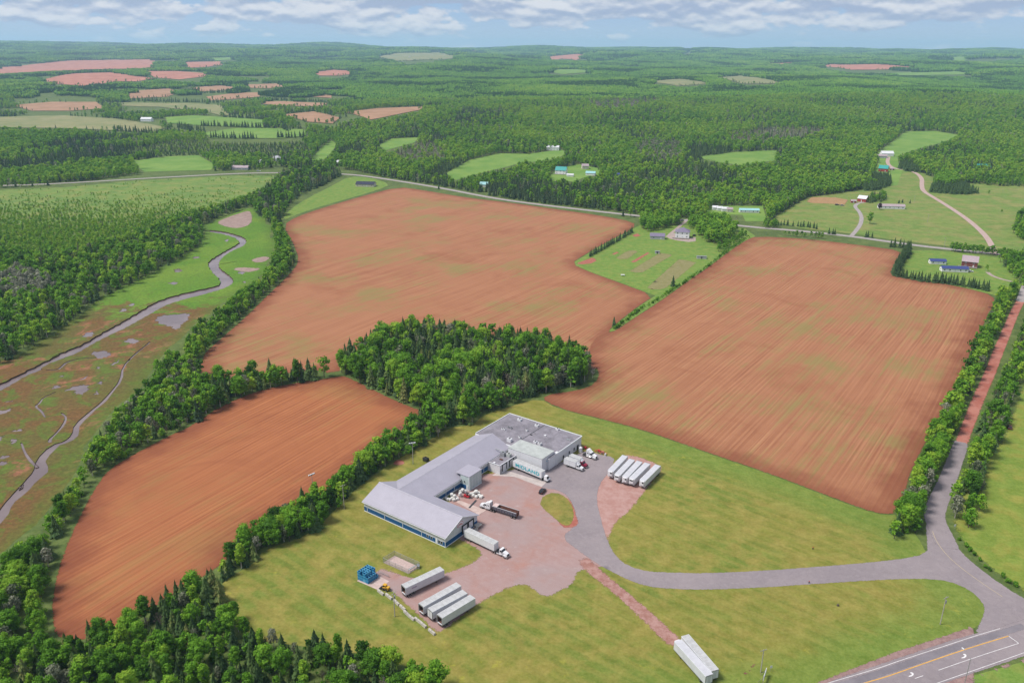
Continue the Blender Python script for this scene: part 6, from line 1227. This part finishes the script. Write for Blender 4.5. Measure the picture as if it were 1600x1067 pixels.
for i in range(n1):
    for j in range(n2):
        for k in range(3 if i in (0, 1, 2) else (2 if j < 4 else 1)):
            if random.random() < .06 and k == 2: continue
            q = a + ex * (i + .5) + ey * (j + .5); o = link('plastic_tote', None, None, (q[0], q[1], .08 + k * 1.16), math.atan2(ex[1], ex[0]) + random.uniform(-.03, .03)); lv = ('bottom', 'middle', 'top')[k]
            tag(o, '%s-layer blue plastic tote, row %s from the building, %s from left' % (lv, ('one', 'two', 'three', 'four', 'five')[n2 - 1 - j], ordinal(i + 1)), 'tote', 'blue plastic totes stacked on the lawn slab')
            link('tub', me_t[random.choice('ddl')], o); link('skid', me_f, o); link('rim', me_r, o)
# low rails beside the tote slab
q0, q1 = P(*zt(690, 330)), P(*zt(905, 430)); rl = thing('pipe_rail', (q0[0], q0[1], 0), math.atan2(*(q1 - q0)[::-1]), 'grey pipe railing beside the tote slab', 'railing'); Lr = float(np.linalg.norm(q1 - q0))
for z_ in (.4, .75, 1.1): MB().tube((0, 0, z_), (Lr, 0, z_), .04, n=5).build('rail', K['grey'], rl)
for x in (0, Lr / 2, Lr): MB().tube((x, 0, 0), (x, 0, 1.15), .05, n=5).build('post', K['grey'], rl)
# yellow skid loader
c = P(*zt(830, 680)); sk = thing('skid_loader', (c[0], c[1], .06), math.radians(150), 'small yellow loader parked behind the concrete blocks', 'loader')
MB().box(-1.5, .8, -.62, .62, .55, 1.15).build('body', K['yellow'], sk); cab = MB().box(-.5, .6, -.55, .55, 1.15, 1.25).box(-.5, -.42, -.55, .55, 1.25, 2.0).box(-.55, .7, -.6, .6, 2.0, 2.12).build('cab', K['yellow'], sk); MB().box(.5, .58, -.5, .5, 1.25, 2.0).build('cab_window', K['glass'], cab); MB().box(-1.7, -.7, -.6, .6, 1.15, 1.55).build('engine_cover', K['yellow'], sk)
for s_ in (-1, 1):
    MB().hexa([(-1.4, s_ * .75 - .08, 1.4), (-1.2, s_ * .75 - .08, 1.4), (-1.2, s_ * .75 + .08, 1.4), (-1.4, s_ * .75 + .08, 1.4)], [(1.4, s_ * .75 - .08, .5), (1.6, s_ * .75 - .08, .5), (1.6, s_ * .75 + .08, .5), (1.4, s_ * .75 + .08, .5)]).build('lift_arm', K['dark'], sk)
    for x in (-1.0, .5): wheel(sk, x, s_ * .78, .42, .28)
MB().extr_y([(1.4, .1), (2.3, .1), (2.3, .2), (1.6, .25), (1.6, .75), (1.4, .75)], -.85, .85).build('bucket', K['dark'], sk)
# concrete barrier blocks
zk = lambda a, b_: (600 + a / 7.62, 860 + b_ / 7.62)
BL = [((20, 515), (70, 550)), ((72, 548), (100, 575)), ((118, 585), (178, 645)), ((190, 650), (250, 705)), ((240, 715), (300, 775)), ((300, 775), (360, 822)), ((368, 800), (430, 850)), ((432, 850), (500, 910)), ((535, 935), (605, 995))]
BL = [((c0[0], c0[1]), (c1[0], c1[1])) for c0, c1 in BL]
for i, (q0, q1) in enumerate([((zt(675, 690)), (zt(790, 780))), ((zt(840, 770)), (zt(965, 870)))] + [(zk(*a_), zk(*b2)) for a_, b2 in BL[2:]]):
    a_, b2 = P(*q0, .4), P(*q1, .4); m_ = (a_ + b2) / 2; Lb = float(np.linalg.norm(b2 - a_)); t_ = thing('concrete_block', (m_[0], m_[1], 0), math.atan2(*(b2 - a_)[::-1]), 'concrete barrier block at the lot edge, %s from the tote slab' % ordinal(i + 1), 'barrier', 'concrete blocks along the lot edge')
    MB().extr_x([(-.4, .0), (.4, .0), (.4, .3), (.3, .85), (-.3, .85), (-.4, .3)], -Lb / 2, Lb / 2).build('body', K['conc'], t_); MB().tube((-.2, 0, .85), (-.2, 0, 1.0), .03, n=4).tube((.2, 0, .85), (.2, 0, 1.0), .03, n=4).tube((-.2, 0, 1.0), (.2, 0, 1.0), .03, n=4).build('lifting_eye', K['dark'], t_)
# odds and ends beside the tractor
for i, (q, m, lab) in enumerate((((840 + 660 / 8.892, 640 + 545 / 8.892), K['red'], 'red frame lying beside the flat-roofed block'), ((840 + 850 / 8.892, 640 + 590 / 8.892), K['red'], 'red implement frame beyond the white sleeper tractor'), ((840 + 905 / 8.892, 640 + 612 / 8.892), mat('faded_red', (.4, .13, .1), .6), 'faded red implement beyond the white sleeper tractor'))):
    c = P(*q); t_ = thing('farm_implement', (c[0], c[1], .06), UA + .1, lab, 'implement'); MB().box(-1.8, 1.8, -.8, -.65, .5, .65).box(-1.8, 1.8, .65, .8, .5, .65).box(-1.8, -1.6, -.65, .65, .5, .65).box(1.6, 1.8, -.65, .65, .5, .65).build('frame', m, t_); MB().box(-.5, .6, -.4, .4, .65, 1.2).build('gearbox', m, t_)
    for s_ in (-1, 1): wheel(t_, 0, s_ * .9, .4, .2)
c = P(840 + 940 / 8.892, 640 + 640 / 8.892); t_ = thing('fuel_drum', (c[0], c[1], .06), 0, 'white upright drum at the edge of the asphalt', 'drum'); MB().tube((0, 0, 0), (0, 0, 1.1), .38, n=14).build('shell', K['white'], t_); MB().tube((0, 0, .35), (0, 0, .40), .40, n=14).tube((0, 0, .72), (0, 0, .77), .40, n=14).build('hoops', K['grey'], t_); MB().tube((.15, 0, 1.1), (.15, 0, 1.16), .06, n=8).build('cap', K['dark'], t_)
c = P(840 + 595 / 8.892, 640 + 585 / 8.892); t_ = thing('storage_tank', (c[0], c[1], .06), UA, 'white upright tank against the end wall of the flat block', 'tank'); MB().tube((0, 0, .2), (0, 0, 2.2), .85, n=16).build('shell', K['white'], t_); MB().tube((0, 0, 2.2), (0, 0, 2.6), .85, .3, n=16).build('dome', K['white'], t_); MB().box(-.9, .9, -.9, .9, 0, .2).build('base', K['conc'], t_)
c = P(747, 754); 
# ================================================================== poles and signs
M_POLE = mat('weathered_pole', (.36, .33, .29), .85, var=.2, scale=2); M_STEEL = K['grey']
def pole(px_b, h, label, arms=1, lamp=False, rz=0.0, trans=False):
    c = P(*px_b); t_ = thing('utility_pole' if not lamp else 'light_pole', (c[0], c[1], 0), rz, label, 'pole')
    MB().tube((0, 0, -.2), (0, 0, h), .17, .11, 8).build('pole', M_POLE, t_)
    if lamp:
        MB().box(-1.3, 1.3, -.08, .08, h - .4, h - .25).build('cross_arm', M_STEEL, t_)
        for x in (-1.2, -.4, .4, 1.2): f = MB().hexa([(x - .3, -.25, h - .2), (x + .3, -.25, h - .2), (x + .3, .25, h - .1), (x - .3, .25, h - .1)], [(x - .22, -.15, h + .2), (x + .22, -.15, h + .2), (x + .22, .15, h + .25), (x - .22, .15, h + .25)]).build('floodlight', K['trim'], t_); MB().box(x - .22, x + .22, -.3, -.26, h - .2, h + .05).build('lens', K['glass'], f)
    for k in range(arms):
        z_ = h - .5 - k * 1.1; a_ = MB().box(-1.2, 1.2, -.06, .06, z_, z_ + .14).build('cross_arm', M_POLE, t_)
        for x in (-1.1, -.5, .5, 1.1): MB().tube((x, 0, z_ + .14), (x, 0, z_ + .4), .06, .04, 6).build('insulator', K['grey'], a_)
    if trans: MB().tube((.35, 0, h - 2.6), (.35, 0, h - 1.6), .28, n=12).build('transformer', K['grey'], t_)
    return t_
pole((645.5, 725), 10.6, 'wooden floodlight pole behind the long wing', 0, True, .3); pole((490, 776), 10.6, 'wooden floodlight pole standing in the hedgerow', 0, True, .8); pole((538, 795), 11.2, 'wooden utility pole on the lawn left of the front wing', 1, rz=.6)
pole((617, 963), 9.6, 'bare wooden utility pole beside the concrete blocks', 1, rz=1.0, trans=True); pole((1469, 975), 10.8, 'utility pole on the grass near the highway junction', 1, rz=.5, trans=True); pole((1188.5, 1050), 8.6, 'utility pole beside the roadside sign', 1, rz=.4)
pole((1428, 317), 9, 'utility pole in the farm meadow', 1); pole((1449, 348), 9, 'utility pole in the middle of the farm pasture', 1); pole((1475, 386), 9, 'utility pole beside the red earth patch by the country road', 1); pole((1392, 272), 8, 'utility pole below the teal-roofed cabin', 1)
c = P(1506, 1072); sl = thing('street_lamp', (c[0], c[1], 0), math.radians(115), 'tall thin street lamp leaning its arm over the highway', 'street lamp')
MB().tube((0, 0, 0), (0, 0, 10.2), .11, .07, 8).build('pole', M_STEEL, sl); MB().tube((0, 0, 10.1), (2.6, 0, 11.6), .05, .04, 6).build('arm', M_STEEL, sl); MB().box(2.4, 3.2, -.15, .15, 11.5, 11.7).build('lamp_head', K['trim'], sl)
c = P(1194, 1062); sg = thing('roadside_sign', (c[0], c[1], 0), math.radians(62), 'white sign board on two posts beside the highway', 'sign'); MB().box(-2.0, 2.0, -.06, .06, 1.4, 3.0).build('board', K['white'], sg); MB().box(-1.85, 1.85, -.09, -.06, 1.55, 2.85).build('sign_face', mat('pale_sign', (.5, .55, .5), .6, var=.25, scale=1.2), sg)
for x in (-1.6, 1.6): MB().box(x - .07, x + .07, .06, .2, 0, 3.0).build('post', K['wood'], sg); MB().tube((x, .15, 2.2), (x, 1.5, 0), .05, n=5).build('brace', K['wood'], sg)
for q, lab in (((1491, 826), 'small white sign under the pine at the lane mouth'), ((1204, 1048), 'narrow marker sign behind the roadside sign'), ((1438, 818), 'small sign post left of the lane mouth')):
    c = P(*q); t_ = thing('marker_sign', (c[0], c[1], 0), .2, lab, 'sign'); MB().tube((0, 0, 0), (0, 0, 2.0), .05, n=6).build('post', K['grey'], t_); MB().box(-.35, .35, -.09, -.05, 1.2, 2.1).build('plate', K['white'], t_)
for i, q in enumerate(((1270, 858), (1264, 911), (1240, 884))):
    if i == 2: continue
    c = P(*q); t_ = thing('hydrant', (c[0], c[1], 0), 0, ('dark hydrant post on the lawn above the driveway', 'dark hydrant post on the lawn below the driveway')[i], 'hydrant'); MB().tube((0, 0, 0), (0, 0, .9), .16, n=8).build('barrel', K['dark'], t_); MB().tube((-.28, 0, .6), (.28, 0, .6), .08, n=6).build('nozzles', K['dark'], t_); MB().tube((0, 0, .9), (0, 0, 1.05), .19, .08, 8).build('bonnet', K['red'], t_)
c = P(1309, 946); st = thing('tree_stump', (c[0], c[1], 0), 0, 'dark stump on a bare patch in the lower lawn', 'stump'); MB().tube((0, 0, -.1), (.05, 0, .6), .45, .33, 9).build('trunk', M_BARK, st); MB().tube((0, 0, .05), (.7, .2, -.05), .14, .05, 5).tube((0, 0, .05), (-.6, .3, -.05), .14, .05, 5).build('roots', M_BARK, st)

# ================================================================== houses
HM = dict(white=mat('white_siding', (.78, .78, .78), .6, var=.06), grey=mat('grey_siding', (.42, .42, .44), .6, var=.08), red=mat('red_siding', (.32, .045, .035), .6, var=.12), brown=mat('brown_siding', (.17, .05, .045), .7, var=.15), cream=mat('cream_siding', (.55, .5, .42), .6, var=.08), rooft=mat('teal_metal', (.03, .27, .25), .4, var=.1), roofg=mat('charcoal_shingle', (.085, .08, .095), .85, var=.18, scale=2), roofp=mat('purple_shingle', (.17, .145, .215), .85, var=.15, scale=2), roofb=mat('blue_metal', (.035, .05, .17), .4, var=.1), roofw=mat('white_metal', (.58, .58, .6), .45, var=.08), roofm=mat('mauve_shingle', (.34, .27, .29), .85, var=.15), roofl=mat('pale_teal_metal', (.26, .48, .5), .45, var=.1), roofk=mat('navy_shingle', (.02, .022, .045), .8, var=.15))
def house(name, px, ang, w, d, h, rh, wall, roof, label, cat='house', style='gable', windows=3, floors=1, door=True, chimney=False, deck=False, py_off=0.0, garage=False):
    c = P(*px); zt_ = float(terrain(c[0], c[1])); t_ = thing(name, (c[0], c[1], zt_), math.radians(ang), label, cat)
    MB().box(-w / 2 - .05, w / 2 + .05, -d / 2 - .05, d / 2 + .05, -.6, .3).build('foundation', K['conc'], t_)
    if style == 'hip':
        MB().box(-w / 2, w / 2, -d / 2, d / 2, .3, h).build('wall', HM[wall], t_); o = .5; k = min(w, d) / 2; rx = max(.3, w / 2 - k)
        r = MB().add([(-w / 2 - o, -d / 2 - o, h), (w / 2 + o, -d / 2 - o, h), (w / 2 + o, d / 2 + o, h), (-w / 2 - o, d / 2 + o, h), (-rx, 0, h + rh), (rx, 0, h + rh)], [(0, 1, 5, 4), (1, 2, 5), (2, 3, 4, 5), (3, 0, 4), (3, 2, 1, 0)]).build('roof', HM[roof], t_)
    else:
        MB().extr_x([(-d / 2, .3), (d / 2, .3), (d / 2, h), (0, h + rh - .1), (-d / 2, h)], -w / 2, w / 2).build('wall', HM[wall], t_); o = .4; sl = rh / (d / 2)
        r = MB().extr_x([(-d / 2 - o, h - o * sl), (0, h + rh - .02), (d / 2 + o, h - o * sl), (d / 2 + o, h - o * sl + .18), (0, h + rh + .18), (-d / 2 - o, h - o * sl + .18)], -w / 2 - o, w / 2 + o).build('roof', HM[roof], t_)
    if chimney: MB().box(.4, 1.1, .1, .8, h + rh * .4, h + rh + .9).build('chimney', K['conc'], r)
    fh = (h - .3) / floors
    for f in range(floors):
        zc = .3 + fh * (f + .55); skip = windows // 2 if (f == 0 and door) else -1
        for i in range(windows):
            x = -w / 2 + w * (i + .5) / windows
            for s_ in (-1, 1):
                if i == skip and s_ == -1: continue
                q = MB().box(x - .6, x + .6, s_ * d / 2 - .05, s_ * d / 2 + .05, zc - .6, zc + .6).build('window', K['trim'], t_); MB().box(x - .48, x + .48, s_ * d / 2 - .08, s_ * d / 2 + .08, zc - .48, zc + .48).build('pane', K['glass'], q)
        for s_ in (-1, 1): q = MB().box(s_ * w / 2 - .05, s_ * w / 2 + .05, -.6, .6, zc - .6, zc + .6).build('window', K['trim'], t_); MB().box(s_ * w / 2 - .08, s_ * w / 2 + .08, -.48, .48, zc - .48, zc + .48).build('pane', K['glass'], q)
    if door: x = -w / 2 + w * (windows // 2 + .5) / max(1, windows); q = MB().box(x - .5, x + .5, -d / 2 - .08, -d / 2 + .02, .3, 2.4).build('door', K['trim'] if not garage else K['dark'], t_); MB().box(x + .32, x + .4, -d / 2 - .13, -d / 2 - .08, 1.3, 1.4).build('handle', K['dark'], q)
    if deck:
        dk_ = MB().box(-w / 2 - 2.5, w / 2, -d / 2 - 2.6, -d / 2 - .1, .5, .65).build('deck', K['wood'], t_)
        for x in np.linspace(-w / 2 - 2.4, w / 2 - .1, 6): MB().box(x - .05, x + .05, -d / 2 - 2.58, -d / 2 - 2.48, 0, 1.6).build('deck_post', K['white'], dk_)
        MB().box(-w / 2 - 2.5, w / 2, -d / 2 - 2.58, -d / 2 - 2.5, 1.5, 1.6).build('deck_rail', K['white'], dk_)
    return t_
house('farm_house', (1066, 371), -14, 13.5, 11, 6.4, 3.4, 'white', 'roofp', 'white two-storey house with purple hip roof above the garden', style='hip', floors=2, chimney=True, deck=True)
house('garden_shed', (1027, 373), -10, 14, 7.5, 3.2, 2.3, 'grey', 'roofp', 'grey shed with purple roof left of the white house', 'shed', windows=2)
def shelter(px, w, label):
    c = P(*px); t_ = thing('animal_shelter', (c[0], c[1], 0), math.radians(-8), label, 'shed'); d = 3.0
    MB().box(-w / 2, w / 2, d / 2 - .1, d / 2, 0, 2.0).box(-w / 2, -w / 2 + .1, -d / 2, d / 2 - .1, 0, 2.2).box(w / 2 - .1, w / 2, -d / 2, d / 2 - .1, 0, 2.2).box(-w / 2 + .1, -.5, -d / 2, -d / 2 + .1, 0, 2.3).box(.6, w / 2 - .1, -d / 2, -d / 2 + .1, 0, 2.3).build('wall', HM['grey'], t_); MB().hexa([(-w / 2 - .2, -d / 2 - .3, 2.32), (w / 2 + .2, -d / 2 - .3, 2.32), (w / 2 + .2, d / 2 + .3, 2.02), (-w / 2 - .2, d / 2 + .3, 2.02)], [(-w / 2 - .2, -d / 2 - .3, 2.42), (w / 2 + .2, -d / 2 - .3, 2.42), (w / 2 + .2, d / 2 + .3, 2.12), (-w / 2 - .2, d / 2 + .3, 2.12)]).build('roof', K['grey'], t_)
shelter((1027, 396), 4.2, 'small open-fronted shelter at the top of the garden plots'); shelter((1096, 404), 8.5, 'wide open-fronted shelter at the right of the garden')
c = P(973, 431); t_ = thing('garden_table', (c[0], c[1], 0), 0, 'small white table at the lower edge of the garden', 'table'); MB().box(-1.6, 1.6, -1, 1, .9, 1.0).build('top', K['white'], t_)
for x in (-1.4, 1.4):
    for y in (-.8, .8): MB().box(x - .06, x + .06, y - .06, y + .06, 0, .9).build('leg', K['white'], t_)
house('mobile_home', (1392, 326), -7, 29, 7.5, 3.4, 1.9, 'white', 'roofm', 'long white mobile home behind the purple tree', windows=6)
house('red_barn', (1348, 315), -40, 10, 11, 4.2, 3.0, 'red', 'roofw', 'small red barn with pale roof beside the mobile home', 'barn', windows=1); house('red_shed', (1333, 317), -8, 6, 4, 2.6, 1.2, 'red', 'roofm', 'low red shed left of the red barn', 'shed', windows=1)
house('log_cabin', (1380, 268), -30, 13, 12, 5, 4.2, 'red', 'rooft', 'red cabin with teal metal roof on the hill', floors=1, windows=2, chimney=True); house('porch_shed', (1393, 266), -8, 6, 5, 2.6, 1.4, 'brown', 'roofm', 'low brown shed beside the red cabin', 'shed', windows=1)
house('white_barn', (1385, 244), -5, 20, 12, 5, 3.6, 'white', 'roofw', 'white barn at the end of the farm drive', 'barn', windows=2); house('barn_annex', (1377, 247), -10, 17, 9, 3.8, 2.0, 'grey', 'roofm', 'grey lean-to in front of the white barn', 'barn', windows=2)
house('hill_house', (1535, 264), -5, 20, 10, 4.2, 3.2, 'cream', 'rooft', 'house with teal roof half hidden by trees at far right', windows=3)
house('red_house', (1514, 416), -28, 12, 11, 5.2, 4.0, 'brown', 'roofm', 'dark red gabled house inside the spruce windbreak', floors=2, windows=2, deck=True)
house('long_shed', (1490, 424), -8, 21, 6, 3.0, 1.6, 'white', 'roofb', 'long white shed with blue roof beside the red house', 'shed', windows=5); house('blue_roof_shed', (1464, 412), -8, 13, 5.5, 2.8, 1.5, 'white', 'roofb', 'shorter white shed with blue roof, left of the long one', 'shed', windows=3)
house('valley_house', (877, 272), -18, 16, 12, 6, 4.6, 'white', 'rooft', 'white house with teal roof among the trees above the fields', floors=2, windows=3, deck=True); house('plank_shed', (914, 264), 5, 10, 9, 5, 2.6, 'cream', 'roofm', 'weathered brown shed behind the teal-roofed house', 'shed', windows=1)
house('teal_shed', (923, 274), -15, 14, 8, 3.6, 2.2, 'white', 'roofl', 'white shed with pale teal roof beside the teal-roofed house', 'shed', windows=2); house('boat_shed', (891, 276), -15, 10, 6, 2.8, 1.2, 'white', 'roofw', 'low white shed in front of the teal-roofed house', 'shed', windows=1)
house('hill_bungalow', (864, 235), -8, 22, 11, 5.6, 2.8, 'white', 'roofw', 'white two-level house on the rise above the trees', floors=2, windows=4); house('blue_hut', (963, 276), -6, 9, 7, 3.4, 1.8, 'grey', 'roofb', 'tiny blue hut hidden among the dark trees', 'hut', windows=1)
house('trailer_home', (1170, 332), -5, 22, 6, 3.0, 1.6, 'white', 'roofl', 'long white home with pale teal roof by the country road', windows=5)
for q, w_, lab in (((1117, 328), 6, 'leftmost of three small white cabins above the white house'), ((1124, 329), 6, 'middle of three small white cabins above the white house'), ((1132, 330), 7, 'rightmost small white cabin, beside a pale pink one')): house('cabin', q, -5, w_, 5, 3.2, 1.6, 'white', 'roofw', lab, 'cabin', windows=1)
house('cabin', (1140, 331), -5, 6, 5, 3.2, 1.8, 'cream', 'roofm', 'pale pink cabin right of the white cabins', 'cabin', windows=1)
house('ranch_house', (377, 265), -3, 24, 11, 3.4, 2.6, 'grey', 'roofm', 'grey ranch house beside the country road at left', windows=4); house('cottage', (432, 252), 60, 11, 9, 5, 3.4, 'white', 'roofw', 'white gabled cottage behind the ranch house', floors=1, windows=2); house('storage_shed', (408, 255), 70, 6, 5, 3.2, 2.0, 'white', 'roofw', 'tiny white shed between the ranch house and the cottage', 'shed', windows=1)
house('bunker_barn', (533, 258), 5, 19, 13, 3.4, 4, 'brown', 'roofw', 'pale-roofed barn among trees across the road', 'barn', windows=1); house('black_house', (572, 291), -8, 25, 12, 3.2, 3.0, 'cream', 'roofk', 'low house with black roof above the creek meadow', windows=4); house('teal_cottage', (757, 292), -10, 11, 8, 3.6, 2.8, 'white', 'roofl', 'small pale teal-roofed cottage behind the upper field', windows=2)
house('white_barn', (230, 190), -5, 26, 12, 6.0, 3.5, 'white', 'roofw', 'white barn in the far fields at left', 'barn', windows=3)
car(P(404, 268), 0.1, 'white van parked beside the ranch house drive', K['white'], 6.0, name='parked_van'); car(P(1308, 321), .1, 'black pickup parked in the farm paddock', K['carblack'], 5.2); car(P(1316, 322), -.2, 'pale car parked in the farm paddock', K['grey'], 4.6); car(P(1085, 369), .8, 'black car parked right of the white house', K['carblack'], 4.5); car(P(1066, 345), .6, 'pale car on the drive behind the white house', K['grey'], 4.5); car(P(1516, 425), -.15, 'white car beside the long blue-roofed shed', K['white'], 4.6); car(P(1577, 669), 1.2, 'rusty brown car wreck on the grass right of the lane', K['rust'], 4.4)
# far white farmhouses on the hills
for i, (q, w_) in enumerate(((1345, 103), 12), ) if False else enumerate([((322, 84), 18), ((745, 96), 16), ((738, 95), 12), ((1243, 102), 18), ((1262, 100), 14), ((1500, 82), 20), ((520, 84), 16), ((640, 90), 14), ((1185, 78), 16)]):
    house('farmhouse', q, random.uniform(-30, 30), w_, 9, 5, 3, 'white', random.choice(['roofg', 'roofw', 'roofm']), ('white farmhouse on the left horizon', 'white house on the far hill, right of its neighbour', 'white house on the far hill, left of its neighbour', 'left white farmhouse beside the far red field', 'right white farmhouse beside the far red field', 'white farmhouse near the right horizon', 'white farmhouse on the skyline left of centre', 'white house on the pale far hillside', 'white farmhouse on the centre-right skyline')[i], windows=2, floors=1)

# ================================================================== haze
HAZE = 5.6e-5
mb = MB().box(-16000, 16000, -800, 28500, -6.0, 420.0); m_h = bpy.data.materials.new('haze'); m_h.use_nodes = True; t = NT(m_h.node_tree); t.n.clear()
ou = t.node('ShaderNodeOutputMaterial'); pv = t.node('ShaderNodeVolumePrincipled'); pv.inputs['Color'].default_value = (.48, .74, 1.0, 1); pv.inputs['Density'].default_value = HAZE; pv.inputs['Anisotropy'].default_value = .1
t.l.new(pv.outputs[0], ou.inputs['Volume'])
tag(mb.build('haze', m_h), kind='stuff')
